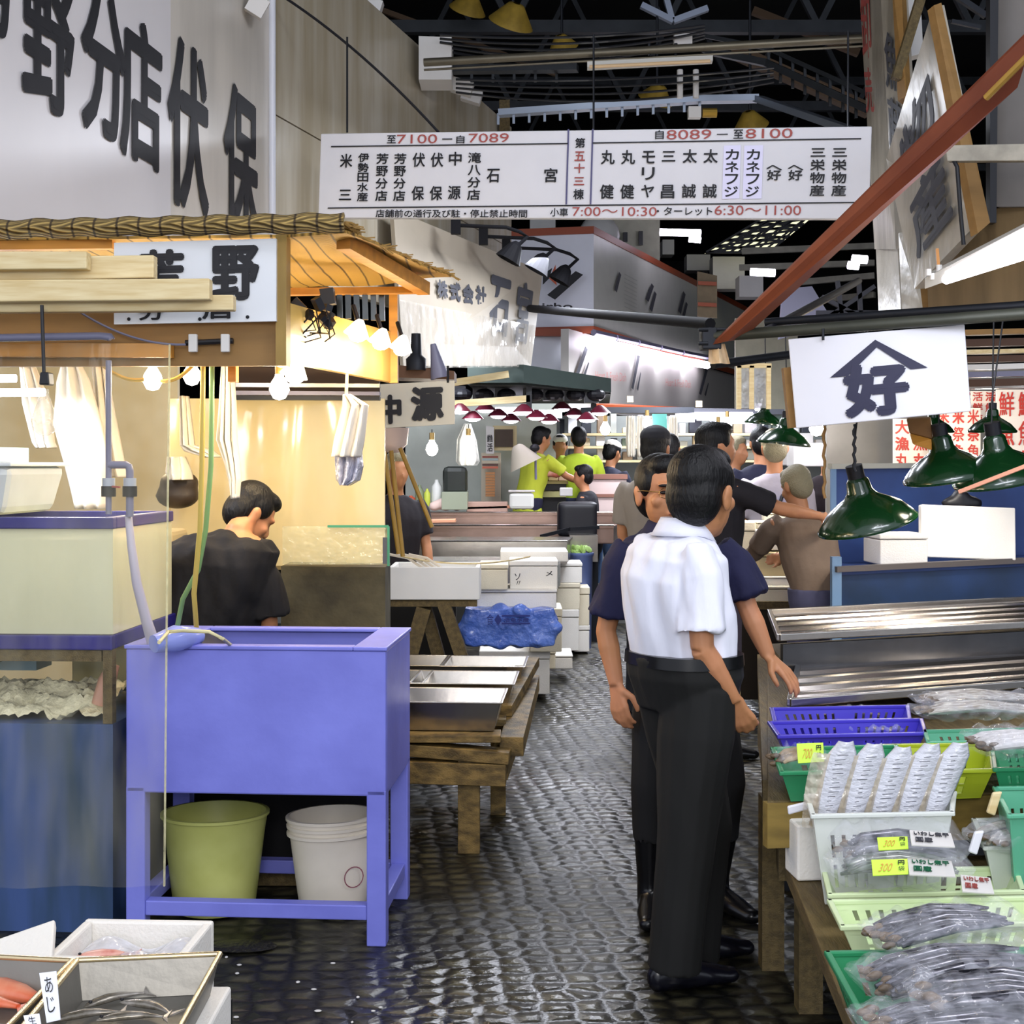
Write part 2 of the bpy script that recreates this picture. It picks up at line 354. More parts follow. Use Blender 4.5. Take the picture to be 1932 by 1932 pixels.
# cables
def cable(pts,sag,r,lab,mat=None,seg=14,name='cable',cat='cable',group=None):
    b=MB()
    for (a,c) in pts:
        a=V(a);c=V(c); b.tube([a.lerp(c,i/seg)-V((0,0,sag*4*(i/seg)*(1-i/seg))) for i in range(seg+1)],r,5)
    return b.build(name,mat or mBlack,label=lab,cat=cat,group=group)
mCab=M('black_cable','#2b2c30',.3,coat=.4)
for k in range(5): cable([(P(830,66+7*k,10+.1*k),P(1330,48+6*k,9.7+.1*k))],.05+.02*k,.010,'black cable slung across the roof above the long pipe',mCab,group='roof cables')
for k in range(4): cable([(P(860,150+8*k,10+.1*k),P(1460,128+9*k,9.8+.1*k))],.04+.02*k,.009,'black cable slung across the roof below the long pipe',mCab,group='lower roof cables')
# roof lamps hoods dull yellow
mY=M('old_yellow_reflector','#b0913a',.5,.3,var=.4,vs=8)
for i,(x,y,s,dd,lab) in enumerate(((968,30,44,11,'dull yellow conical roof reflector high above the board, largest of its kind'),(1060,82,30,12,'small dull yellow roof reflector just over the long pipe'),(1240,178,34,12,'dull yellow roof reflector under the unlit fixture'),(1415,228,34,12,'low dull yellow roof reflector right above the board'),(885,8,36,13,'dull yellow roof reflector at the very top edge of the picture'))):
    t=thing('roof_lamp',lab,'lamp',P(x,y,dd),group='yellow roof reflectors'); r=s/F*dd
    MB().lathe([(r*.15,r*.55),(r*.35,r*.5),(r,-r*.35),(r*.97,-r*.37),(r*.3,r*.45),(0,r*.5)],P(x,y,dd),20,rot=(.55,.35*(-1)**i,0)).build('shade',mY,t,smooth=True)
    MB().tube([P(x,y-s*.3,dd)+V((0,0,.05)),P(x,y-s*.3,dd)+V((0,0,1.0))],.012,6).build('rod',mDkMetal,t)
# tangle of small white conduits & brackets
t=thing('junction_box','white roof junction box with two white conduits and a valve','electrical box',P(1300,120,10))
MB().box(P(1288,78,10),(.13,.08,.09)).build('box',mWhite,t)
for x in (1283,1313): MB().tube([P(x,132,10),P(x,185,10)],.022,8).build('conduit',mWhite,t)
MB().box(P(1310,213,10),(.09,.07,.08)).build('valve',mWhite,t)
MB().tube([P(1325,213,10),P(1352,213,10)],.035,10).build('brass_fitting',M('brass','#a8883a',.4,.7),t)
b=MB(); b.beam(P(1210,10,12),P(1270,40,12),.06,.05); b.beam(P(1270,40,12),P(1335,16,12),.06,.05); b.beam(P(1255,-10,12),P(1268,38,12),.05,.05)
b.build('roof_bracket',M('pale_steel','#8b93a2',.45,.5),label='pale steel bracket of three struts meeting in a V under the roof',cat='bracket')
for (x1,y1,x2,y2,d,w_,lab) in ((1380,95,1640,210,13,.12,'rusty brown rafter sloping down behind the dark ladder tray'),(640,-10,1050,140,14,.05,'thin rafter falling from upper left towards the roof pipe'),(1420,20,1620,100,15,.08,'dark rafter at upper right of the roof')):
    strut('roof_rafter',lab,'rafter',M('rusty_rafter','#4a3826',.8),(P(x1,y1,d),P(x2,y2,d),w_))
# skylight piece of broken yellow panes right of centre
b=MB(); q=[P(1335,455,22),P(1480,420,20),P(1530,425,20),P(1460,478,22)]
q=[P(1330,478,22),P(1440,412,22),P(1530,412,22),P(1450,478,22)]
b.slab(q,-.03); sk=b.build('roof_skylight',EM('daylight_pane','#f0eec0',1.1),label='lit yellowish skylight with dark bars seen under the right half of the board',cat='skylight')
b=MB()
for i in range(9):
    u=i/8; b.beam(q[0].lerp(q[3],u)-V((0,.1,0)),q[1].lerp(q[2],min(1,u*.9+.1*(i%2)))-V((0,.1,0)),.10,.03)
for j in range(7):
    u=j/6; b.beam(q[0].lerp(q[1],u)-V((0,.1,0)),q[3].lerp(q[2],max(0,u-.08*(j%2)))-V((0,.1,0)),.09,.03)
for j in range(6):
    u=j/6; b.beam(q[0].lerp(q[1],u)-V((0,.12,0)),q[3].lerp(q[2],min(1,u+.3))-V((0,.12,0)),.05,.03)
b.build('glazing_bars',mBlack,sk)
# ---------- left high sign wall
mPan=M('grey_white_panel','#dcd8d9',.35,var=.06,vs=2,stretch=(1,1,.4))
mPan2=M('stained_panel','#bdb5a4',.25,var=.22,vs=2.2,hex2='#a39880',stretch=(2.5,2.5,.3),bump=.08,bs=3)
def wl(px,X0,a): # depth on line X=X0+a*Y
    return X0/((px-CX)/F-a)
X0,A0=-2.4,.125
dL,dR=wl(-60,X0,A0),wl(512,X0,A0)
t=thing('shop_signboard','large grey-white signboard over the left stalls with big black brush characters','signboard',ZX(300,6.2,2.9))
def wallq(px1,px2,z0,z1,X0=X0,A0=A0):
    d1,d2=wl(px1,X0,A0),wl(px2,X0,A0); return [ZX(px1,d1,z1),ZX(px2,d2,z1),ZX(px2,d2,z0),ZX(px1,d1,z0)]
MB().slab(wallq(-60,322,2.45,5.2),-.06).build('panel',mPan,t)
MB().slab(wallq(322,512,2.6,5.2),-.06).build('panel',M('panel_beige','#d2cbc0',.3,var=.15,vs=2.5,stretch=(2,2,.4),bump=.1,bs=3),t)
MB().tube([ZX(513,dR-.03,2.9),ZX(513,dR-.03,5.2)],.022,10).build('corner_pole',M('pole_white','#d7d9e2',.3),t,smooth=True)
def bigchar(c,px1,px2,yt,yb,bold=.035):
    d=(wl(px1,X0,A0)+wl(px2,X0,A0))/2
    # heights measured at the middle of the character
    z1=CZ+(HY-yt)/F*d; z0=CZ+(HY-yb)/F*d
    b=MB(); b.tex(c,wallq(px1,px2,z0,z1),(0,0,1,1),.006,bold); return b
for c,x1,x2,yt,yb in (('芳',-70,26,-150,62),('野',38,138,-62,212),('分',150,236,-18,264),('店',224,304,40,315),('伏',314,392,82,400),('保',420,486,168,440)):
    bigchar(c,x1,x2,yt,yb).build('lettering',mInk,t)
# following stained wall turned to the right
X1,A1=-1.397-.278*8,.278
t=thing('upper_wall_panel','stained beige upper wall of the stalls behind the direction board, sloping away','wall panel',ZX(700,9.4,2.9))
MB().slab(wallq(519,965,3.66,4.8,X1,A1),-.06).build('panel',mPan2,t)
MB().slab(wallq(519,965,2.75,3.65,X1,A1),-.055).build('panel',mPan2,t)
b=MB(); b.box(P(485,12,7.5),(.10,.10,.10),(.2,.5,.3)); b.build('lamp_bracket',mWhite,t)
cable([(P(535,-6,7.9),P(828,250,8.0))],-.05,.008,'thin black wire sloping down the stained wall to the direction board',mBlack)
MB().slab([P(790,68,10.2),P(852,70,10.2),P(852,150,10.2),P(790,150,10.2)],-.3).build('white_cabinet',mWhite,label='white electrical cabinet behind the stained wall top beside the roof pipe',cat='cabinet')
for k,(x,y) in enumerate(((700,12),(872,165),(890,182))):
    MB().box(P(x,y,10+.6*k),(.16,.1,.10),(0,.3,0)).build('white_carton',mWhite,label=['white carton on top of the stained wall at the top edge','white flat carton lying on the sloping wall top','second white flat carton on the wall top, farther along'][k],cat='carton')
MB().slab([P(942,188,12.5),P(962,188,12.5),P(962,250,12.5),P(942,250,12.5)],-.08).build('wooden_post',mWoodD,label='brown wooden post sticking up behind the direction board',cat='post')
# ---------- direction board
q=[P(605,252,8.1),P(1645,238,7.45),P(1640,413,7.45),P(600,411,8.1)]
t=thing('direction_board','long white overhead board listing stall names in black and red characters','sign',P(1120,415,7.7))
PANEL=MB().slab(q,-.05).build('panel',M('board_white','#e6e5ea',.65,var=.03),t,bev=.006)
def bu(px): return (px-602)/(1643-602)
def bv(py,px=0):
    top=252-14*bu(px); bot=411+2*bu(px); return (py-top)/(bot-top)
bk=MB(); rd=MB(); gy=MB()
def bt(B,txt,x0,y0,x1,y1,bold=.012,off=.008):
    if B is rd:
        B=MB(); B.tex(txt,q,(bu(x0),bv(y0,(x0+x1)/2),bu(x1),bv(y1,(x0+x1)/2)),off,bold); B.build('red_lettering',mRed,PANEL); return
    B.tex(txt,q,(bu(x0),bv(y0,(x0+x1)/2),bu(x1),bv(y1,(x0+x1)/2)),off,bold)
def colm(txt,xc,w_,ys,h,B=None,bold=.018):
    for i,c in enumerate(txt):
        y=ys[i]; hh=h
        bt(B or bk,c,xc-w_/2,y-hh/2,xc+w_/2,y+hh/2,bold)
def ev(y0,y1,n): return [y0+(y1-y0)*i/(n-1) for i in range(n)]
colm('米三',657,25,(304,368),26)
colm('伊勢田水産',692,22,ev(298,372,5),17)
for x in (730,766): colm('芳野分店',x,24,ev(300,370,4),20)
for x in (803,839): colm('伏保',x,25,(302,365),27)
colm('中源',875,25,(300,364),26)
colm('滝八分店',913,25,ev(298,368,4),20)
colm('石',950,25,(332,),26); colm('宮',1061,25,(331,),27)
colm('第',1115,19,(270,),19); colm('棟',1115,20,(367,),20)
colm('五十',1115,20,(295,318),18,rd); colm('三',1115,20,(342,),20,rd)
for x in (1168,1206): colm('丸健',x,26,(297,362),27)
colm('モリヤ',1244,24,(297,328,361),24)
colm('三昌',1281,25,(295,362),26)
for x in (1320,1358): colm('太誠',x,26,(295,361),26)
for x in (1397,1435): colm('カネフジ',x,24,ev(292,362,4),20)
for x in (1473,1511):
    colm('好',x,25,(331,),20); bt(bk,'へ',x-14,312,x+14,322,.01)
for x in (1550,1588): colm('三栄物産',x,26,ev(288,360,4),21)
# top row
bt(bk,'至',738,256,756,271); bt(rd,'7100',758,254,838,271,.0); bt(bk,'一',848,254,868,272); bt(bk,'自',876,256,892,271); bt(rd,'7089',900,252,978,269,.0)
bt(bk,'自',1255,246,1271,263); bt(rd,'8089',1276,245,1358,263,.0); bt(bk,'一',1368,246,1388,262); bt(bk,'至',1398,245,1416,262); bt(rd,'8100',1420,243,1504,261,.0)
bt(bk,'店舗前の通行及び駐・停止禁止時間',720,396,1018,411,.01)
bt(bk,'小車',1062,393,1096,409,.01); bt(rd,'7:00～10:30',1104,391,1262,408,0); bt(bk,'・ターレット',1262,391,1364,407,.01); bt(rd,'6:30～11:00',1368,388,1523,406,0)
def rule(x0,x1,y0,y1,th=1.2): bk.poly([(bu(x0),bv(y0-th,x0)),(bu(x1),bv(y1-th,x1)),(bu(x1),bv(y1+th,x1)),(bu(x0),bv(y0+th,x0))],q,.007)
rule(625,1092,277,271); rule(1138,1625,270,262); rule(622,1640,393,382)
for x in (1092,1138): gy.poly([(bu(x-1.6),bv(244,x)),(bu(x+1.6),bv(244,x)),(bu(x+1.6),bv(386,x)),(bu(x-1.6),bv(386,x))],q,.007)
for (x0,x1) in ((1381,1412),(1418,1452)):
    b=MB(); b.poly([(bu(x0),bv(275,x0)),(bu(x1),bv(274,x1)),(bu(x1),bv(375,x1)),(bu(x0),bv(376,x0))],q,.006); b.build('name_patch',M('patch_white','#e6e3ff',.4),t)
bk.build('lettering',mInk,PANEL); gy.build('divider',M('divider_violet','#5a5880',.5),t)
for x,y in ((655,250),(1120,245),(1600,238)):
    MB().tube([P(x,y,7.8),P(x,y-180,7.8)],.006,6).build('hanger',mDkMetal,t)
# ---------- people
def basis(f,up=(0,0,1)):
    f=V(f).normalized(); u=V(up); s=f.cross(u).normalized(); u=s.cross(f); return s,f,u   # side = person's right
def hand(mb,wr,d,back,side,curl=.5,L=.18,sp=.0):
    """wr wrist, d hand direction, back = normal of the back of the hand, side=+1 thumb on +x of d x back"""
    d=V(d).normalized(); back=V(back); back=(back-d*back.dot(d)).normalized(); x=d.cross(back)*side
    pl=L*.5; k=L/.18
    for i in range(4):
        o=(i-1.5)*.0185*k; base=wr+d*.015; kn=wr+d*(pl-(.008 if i in(0,3) else 0))-x*o*1.05
        mb.tube([wr-x*o*.55,(wr+kn)/2-x*o*.1,kn],[(.014*k,.013*k),(.0135*k,.013*k),(.0115*k,.0115*k)],8,flat=x)
        ln=(.062,.074,.078,.068)[3-i]*k; a=0; p=kn; pts=[p]
        for j,fr in enumerate((.42,.33,.25)):
            a+=curl*(.55+.25*j); v=(d*math.cos(a)-back*math.sin(a)); v=(v-x*o*sp*8).normalized()
            p=p+v*ln*fr; pts.append(p)
        mb.tube(pts,[.0098*k,.0093*k,.0086*k,.0068*k],8)
    b0=wr+d*.025*k+x*.026*k; t1=b0+(d*.6+x*.62-back*.35).normalized()*.036*k; t2=t1+(d*.9+x*.15-back*.3).normalized()*.03*k; t3=t2+(d*.95-x*.1-back*.35).normalized()*.022*k
    mb.tube([wr+d*.005,b0,t1,t2,t3],[.013*k,.014*k,.0115*k,.010*k,.0075*k],8)
def torso(mb,rings,side,n=20):
    """rings: (center, halfwidth, halfdepth[, side vec, fwd vec])"""
    vs=[]
    for c,a,b,s_,f_ in rings:
        for k in range(n):
            t=2*PI*k/n; cs,sn=math.cos(t),math.sin(t)
            cs=math.copysign(abs(cs)**.85,cs); sn=math.copysign(abs(sn)**.85,sn)
            vs.append(V(c)+s_*a*cs+f_*b*sn)
    fs=[(i*n+k,i*n+(k+1)%n,(i+1)*n+(k+1)%n,(i+1)*n+k) for i in range(len(rings)-1) for k in range(n)]
    fs+=[tuple(range(n-1,-1,-1)),tuple((len(rings)-1)*n+k for k in range(n))]
    mb.add(vs,fs)
def cloth_mat(n,h,rough=.8,var=.15,vs=5,**k): return M(n,h,rough,var=var,vs=vs,bump=.25,bs=14,**k)
def joints(loc,yaw,h=1.66,bend=0,arms=None,lean=0):
    """yaw: heading angle, 0 = away from camera (+Y), positive turns to the right (+X)."""
    k=h/1.66; f=V((math.sin(yaw),math.cos(yaw),0)); s=V((math.cos(yaw),-math.sin(yaw),0)); L=V(loc); U=V((0,0,1))
    fb=(f*math.sin(bend)+U*math.cos(bend)); ff=(f*math.cos(bend)-U*math.sin(bend))
    J={'k':k,'f':f,'s':s}
    J['pel']=L+U*.88*k-f*(.12*math.sin(bend)); J['wai']=J['pel']+fb*.14*k; J['che']=J['pel']+fb*.36*k; J['neck']=J['pel']+fb*.52*k; J['tf']=ff
    J['head']=J['neck']+(fb*.9+U*.4+f*.1).normalized()*.155*k; J['hf']=ff
    for n,sg in (('R',1),('L',-1)):
        J['sh'+n]=J['pel']+fb*.47*k+s*.175*sg*k
        J['hip'+n]=J['pel']+s*.085*sg*k-U*.03; J['kn'+n]=L+s*.10*sg*k+U*.46*k+f*.02; J['an'+n]=L+s*.11*sg*k+U*.08*k-f*.02; J['toe'+n]=L+s*.125*sg*k+U*.03+f*.16*k
        a=(arms or {}).get(n,(.12,.12,.25)) # raise fwd, out, elbow bend
        d=(-U*math.cos(a[0])+f*math.sin(a[0])); d=(d*math.cos(a[1])+s*sg*math.sin(a[1])).normalized()
        J['el'+n]=J['sh'+n]+d*.275*k
        a2=a[0]+a[2]; d2=(-U*math.cos(a2)+f*math.sin(a2)); d2=(d2-s*sg*.15*a[2]).normalized()
        J['wr'+n]=J['el'+n]+d2*.235*k; J['hd'+n]=d2
    return J
def head_geo(mb,c,hf,up=(0,0,1),k=1,nose=True):
    s_,f_,u_=basis(hf,up); R=Mx((s_,f_,u_)).transposed()
    def T(x,y,z): return c+s_*x*k+f_*y*k+u_*z*k
    def E_(p,r): mb.ell(T(*p),[q*k for q in r],rot=R,n=16,m=12)
    E_((0,-.012,.035),(.076,.096,.088)); E_((0,.022,-.03),(.063,.072,.085)); E_((0,.05,-.085),(.035,.035,.028))
    if nose:
        mb.tube([T(0,.082,.02),T(0,.105,-.02),T(0,.098,-.035)],[.009*k,.013*k,.016*k],8); E_((0,.085,-.06),(.024,.014,.012))
        E_((0,.078,.032),(.055,.02,.012))
        for sg in (1,-1): E_((sg*.043,.06,-.02),(.022,.022,.022))
    for sg in (1,-1):
        E_((sg*.078,-.012,-.008),(.010,.022,.034)); E_((sg*.084,-.016,.008),(.007,.018,.02))
    return T,R
def hair_geo(c,hf,up=(0,0,1),k=1,style='short'):
    s_,f_,u_=basis(hf,up); R=Mx((s_,f_,u_)).transposed(); mb=MB()
    def T(x,y,z): return c+s_*x*k+f_*y*k+u_*z*k
    def E_(p,r): mb.ell(T(*p),[q*k for q in r],rot=R,n=18,m=12)
    E_((0,-.022,.048),(.083,.096,.086)); E_((0,-.048,.0),(.078,.066,.088)); E_((0,.03,.092),(.062,.055,.038))
    for sg in (1,-1): E_((sg*.062,-.005,.04),(.024,.05,.05))
    if style=='bun': E_((0,-.12,.03),(.035,.035,.035))
    return mb
def person(label,J,shirt,pants,vox=.013,hair='black_hair',sleeve='short',shoes='#101012',fat=1.0,group=None,hands=None,hat=None,apron=None,boots=None,nose=True,face=False,cut=0,style='short',tuck=True,skinm=None,extra=None,bot=None,headk=1,handL=.175):
    k=J['k']; s_=J['s']; f_=J['f']; U=V((0,0,1)); tf=J.get('tf',f_)
    base=(J['anL']+J['anR'])/2; base.z=J.get('z0',0)
    t=thing('person',label,'person',base,group)
    hk=k*headk
    body=MB(); up=(J['head']-J['neck']); 
    hup=J.get('hup',(0,0,1))
    T,R=head_geo(body,J['head'],J['hf'],hup,hk,nose)
    body.tube([J['neck']-U*.04+(J['neck']-J['che']).normalized()*-.02,J['neck'],J['head']-(J['head']-J['neck'])*.25],[(.05*k,.045*k),(.053*k,.053*k),(.052*k,.054*k)],12,flat=s_)
    ss=(J['shR']-J['shL']).normalized(); 
    def trings(g):
        pel,wai,che,nk=J['pel'],J['wai'],J['che'],J['neck']
        ax=(nk-pel).normalized(); tfc=ss.cross(ax)*-1
        if tfc.dot(tf)<0: tfc=-tfc
        hips=(J['hipR']-J['hipL']).normalized()
        W=J.get('W',1); D=J.get('D',1)
        return [(pel-U*.10,.125*k*fat*W+g,.10*k*fat*D+g,hips,f_),(pel-U*.02,.160*k*fat*W+g,.112*k*fat*D+g,hips,f_),(wai,.148*k*fat*W+g,.108*k*fat*D+g,(hips+ss).normalized(),tfc),
                (wai.lerp(che,.5)+tfc*.01,.158*k*fat*W+g,.115*k*fat*D+g,ss,tfc),(che,.175*k*W+g,.118*k*D+g,ss,tfc),(che.lerp(nk,.5)-tfc*.01,.172*k*W+g,.10*k*D+g,ss,tfc),(che.lerp(nk,.82)-tfc*.012,.125*k*W+g,.075*k*D+g,ss,tfc),(nk-tfc*.005,.062*k+g*.6,.058*k+g*.6,ss,tfc)]
    torso(body,trings(-.02),s_)
    for n,sg in (('R',1),('L',-1)):
        sh,el,wr=J['sh'+n],J['el'+n],J['wr'+n]
        body.tube([sh,sh.lerp(el,.5),el],[.046*k,.043*k,.037*k],10); body.tube([el-(wr-el)*.03,el.lerp(wr,.3),wr],[.037*k,.040*k,(.027*k,.023*k)],10,flat=s_)
        hp,kn,an,toe=J['hip'+n],J['kn'+n],J['an'+n],J['toe'+n]
        body.tube([hp,kn],[.07*k,.05*k],10); body.tube([kn,an],[.048*k,.034*k],10)
        if hands and n in hands: hand(body,wr,*hands[n])
        elif vox>.012:
            d=J.get('hd'+n,(wr-el)).normalized()
            hand(body,wr,d,s_*sg,-1*sg if False else 1,.5)
        else: hand(body,wr,J.get('hd'+n,(wr-el)).normalized(),s_*sg,sg*-1,.6)
    bm_=remesh(body,vox,2); BO=bm_.build('body',skinm or mSkin,t,smooth=True)
    # shirt
    sh_=MB(); R_=trings(.012)
    if not tuck: R_=[(J['pel']-U*.12,.17*k*fat+.012,.125*k*fat+.012,s_,f_)]+R_[1:]
    else: R_=[(J['pel'].lerp(J['wai'],.22),.150*k*fat*J.get('W',1)+.008,.106*k*fat*J.get('D',1)+.008,R_[1][3],R_[1][4])]+R_[2:]
    torso(sh_,R_,s_)
    fr=1.0 if sleeve=='short' else 1.9
    for n,sg in (('R',1),('L',-1)):
        sh,el,wr=J['sh'+n],J['el'+n],J['wr'+n]; e=sh.lerp(el,.82)
        sh_.tube([sh-ss*sg*.03,sh.lerp(el,.25),e],[.062*k,.066*k,.068*k*J.get('slv',1)],14)
        if sleeve=='long': sh_.tube([e,el,el.lerp(wr,.95)],[.058*k,.052*k,.042*k],12)
    sm=remesh(sh_,max(vox*.8,.007),3); folds(sm,.015 if vox<.01 else .005); so=sm.build('shirt',shirt,t,smooth=True)
    J['_s']=so
    # trousers
    tr=MB(); tr2=trings(.020); torso(tr,[(J['pel']-U*.12,.135*k*fat+.012,.105*k*fat+.012,s_,f_)]+[tr2[1]]+[(J['pel']+(J['wai']-J['pel'])*.45,.156*k*fat*J.get('W',1)+.021,.112*k*fat*J.get('D',1)+.021,s_,f_)],s_)
    pw=J.get('pw',1)
    for n in 'RL':
        hp,kn,an=J['hip'+n],J['kn'+n],J['an'+n]; low=an if not boots else kn.lerp(an,.35)
        tr.tube([hp-U*.0,hp.lerp(kn,.35),kn,kn.lerp(an,.5),low+U*(0 if boots else -.055)],[.092*k*pw,.092*k*pw,.074*k*pw,.068*k*pw,.066*k*pw],14)
    folds(remesh(tr,max(vox*.8,.007),2),.005,(8,8,2.2)).build('trousers',pants,t,smooth=True)
    for n in 'RL':
        an,toe=J['an'+n],J['toe'+n]; b=MB(); d=(toe-an); d.z=0; d.normalize(); L_=V((an.x,an.y,an.z-.08*k if vox>.012 else 0))
        sm_=M('shoe_'+shoes.strip('#'),shoes,.25)
        b.tube([L_-d*.06+U*.045,L_+d*.03+U*.05,L_+d*.11+U*.038,L_+d*.19+U*.026],[(.034,.044),(.043,.05),(.046,.036),(.034,.022)],14,flat=d.cross(U))
        b.ell(L_-d*.055+U*.045,(.035,.035,.045)); b.ell(L_+d*.185+U*.027,(.036,.03,.026))
        if boots:
            kn=J['kn'+n]; b.tube([L_+U*.04,an+U*.06,kn.lerp(an,.4),kn.lerp(an,.2)],[.05,.05,.062,.064],14)
        b.tube([L_+U*.03,an+U*.05],[.046,.044],12)
        remesh(b,.008,2).build('boot' if boots else 'shoe',sm_,t,smooth=True)
    if hat=='cap' or hat=='band':
        b=MB(); b.ell(T(0,-.012,.07),(.088*hk,.108*hk,.07*hk),rot=R)
        if hat=='cap': b.ell(T(0,.09,.075),(.06*hk,.06*hk,.01*hk),rot=R)
        remesh(b,max(vox*.6,.006),1).build('cap',M('cap_cloth' if hat=='cap' else 'white_cap','#24242a' if hat=='cap' else '#e8e4dc',.8),t,smooth=True)
    if hat!='cap' or True:
        hm=hair_geo(J['head'],J['hf'],hup,hk,style); remesh(hm,max(vox*.55,.0055),2).build('hair',MATS[hair],t,smooth=True)
    if face:
        for sg in (1,-1):
            MB().ell(T(sg*.032,.083,.008),(.014*hk,.006*hk,.006*hk),rot=R).build('eye',M('eye_dark','#1b1412',.2),BO,smooth=True)
            MB().ell(T(sg*.033,.092,.030),(.022*hk,.006*hk,.005*hk),rot=R).build('eyebrow',mHairB,BO,smooth=True)
        MB().ell(T(0,.097,-.06),(.022*hk,.006*hk,.004*hk),rot=R).build('mouth',M('lip','#8a4a3c',.5),BO,smooth=True)
    if apron:
        b=MB(); torso(b,[(J['pel']-U*.5,.19*k*fat,.14*k,s_,f_),(J['pel']-U*.1,.175*k*fat+.02,.13*k+.02,s_,f_),(J['pel']+U*.07,.16*k*fat+.02,.12*k+.02,s_,f_)],s_)
        remesh(b,vox,1).build('apron',apron,t,smooth=True)
    if extra: extra(t,T,R,J)
    return t
c_shirt=cloth_mat('white_shirt','#dfe0ec',.75,.05,bump_=0) if False else M('white_shirt_cloth','#e4e5f2',.8,var=.04,vs=4,bump=.5,bs=9,stretch=(1,1,.35))
c_trous=M('charcoal_trousers','#121211',.85,var=.25,vs=3,bump=.4,bs=8,stretch=(1,1,.3))
c_navy=M('navy_polo_cloth','#14153a',.85,var=.2,vs=4,bump=.4,bs=9)
c_blk=M('black_cloth','#131216',.85,var=.25,vs=4,bump=.4,bs=9)
c_blk2=M('black_work_trousers','#0b0a0c',.8)
# --- white shirt man (d 4.3), heading right and away
d=4.31
yaw=math.radians(62)
J=joints(ZX(1300,d,0),yaw,1.64)
J['head']=P(1325,934,d); J['hf']=V((.62,.9,-.05)); J['neck']=P(1290,1005,d); J['che']=P(1275,1085,d); J['wai']=P(1287,1205,d); J['pel']=P(1292,1260,d)
s_=J['s']; 
J['shR']=P(1316,1045,d-.14); J['elR']=P(1325,1225,d-.17); J['wrR']=P(1385,1322,d-.12); J['hdR']=V((.35,.25,-1)).normalized()
J['shL']=P(1226,1020,d+.13); J['elL']=P(1290,1200,d+.22); J['wrL']=P(1365,1290,d+.2)
J['hipR']=P(1295,1290,d)+s_*.075; J['hipL']=P(1295,1290,d)-s_*.075
J['knR']=P(1298,1560,d-.09); J['anR']=P(1272,1795,d-.10); J['toeR']=P(1360,1830,d-.05)
J['knL']=P(1325,1560,d+.12); J['anL']=P(1310,1775,d+.13); J['toeL']=P(1380,1800,d+.18)
J['pw']=1.3; J['W']=1.0; J['D']=1.18; J['slv']=1.2
def wsx(t,T,R,J):
    # collar, belt, sleeve hem, back yoke seam, pocket
    n=J['neck']; s_,f_=J['s'],J['f']; U=V((0,0,1)); b=MB(); N=28
    def cp(a,r1,r2,z): return n+s_*math.cos(a)*r1+f_*math.sin(a)*r2+U*z
    def fn(u,v):
        a=-PI*.5+.35+(2*PI-.7)*u+PI; a=PI/2+.28+(2*PI-.56)*u
        drop=.022*math.cos(a-PI/2); 
        return cp(a,(.066,.094)[0]+.03*v,.072+.03*v,.036-.05*v*1.1-.03*max(0,math.sin(a))+.012)
    b.grid(fn,N,3); b.build('collar',c_shirt,J['_s'],smooth=True,solid=.004)
    b=MB(); pc=J['pel']+(J['wai']-J['pel'])*.38
    torso(b,[(pc-U*.018,.165*J['k']*1.1+.018,.114*1.18*1.1+.020,s_,f_),(pc+U*.018,.163*J['k']*1.1+.018,.112*1.18*1.1+.020,s_,f_)],s_); b.build('belt',M('black_leather','#0c0c0e',.3),t,smooth=True)
person('man in a white short-sleeved shirt and dark trousers, back to the camera in the aisle',J,c_shirt,c_trous,vox=.0055,hair='black_hair',face=False,extra=wsx,headk=1.2,fat=1.1,hands={'R':(V((.45,.3,-.85)),V((-.2,-1,0)),1,.7,.18),'L':(V((.4,.3,-.85)),V((-.2,1,0)),-1,.7,.18)},shoes='#0d0d16')
# --- navy polo man (d 4.9), facing camera-right
d=4.92
yaw=math.radians(155)
J=joints(ZX(1290,d,0),yaw,1.64)
J['head']=P(1250,932,d); J['hf']=V((.30,-.95,-.02)); J['neck']=P(1258,1003,d); J['che']=P(1275,1075,d); J['wai']=P(1285,1190,d); J['pel']=P(1287,1250,d)
J['shR']=P(1178,1035,d-.02); J['elR']=P(1143,1190,d-.02); J['wrR']=P(1163,1292,d-.06); 
J['shL']=P(1368,1030,d+.02); J['elL']=P(1412,1150,d-.02); J['wrL']=P(1450,1238,d-.05)
J['s']=V((-1,-.15,0)).normalized(); J['f']=V((.15,-1,0)).normalized(); J['tf']=J['f']
J['hipR']=P(1245,1290,d); J['hipL']=P(1330,1290,d)
J['knR']=P(1228,1480,d-.02); J['anR']=P(1228,1690,d); J['toeR']=P(1225,1722,d-.14)
J['knL']=P(1368,1480,d+.02); J['anL']=P(1350,1680,d+.05); J['toeL']=P(1395,1690,d-.05)
J['W']=1.12; J['slv']=1.35
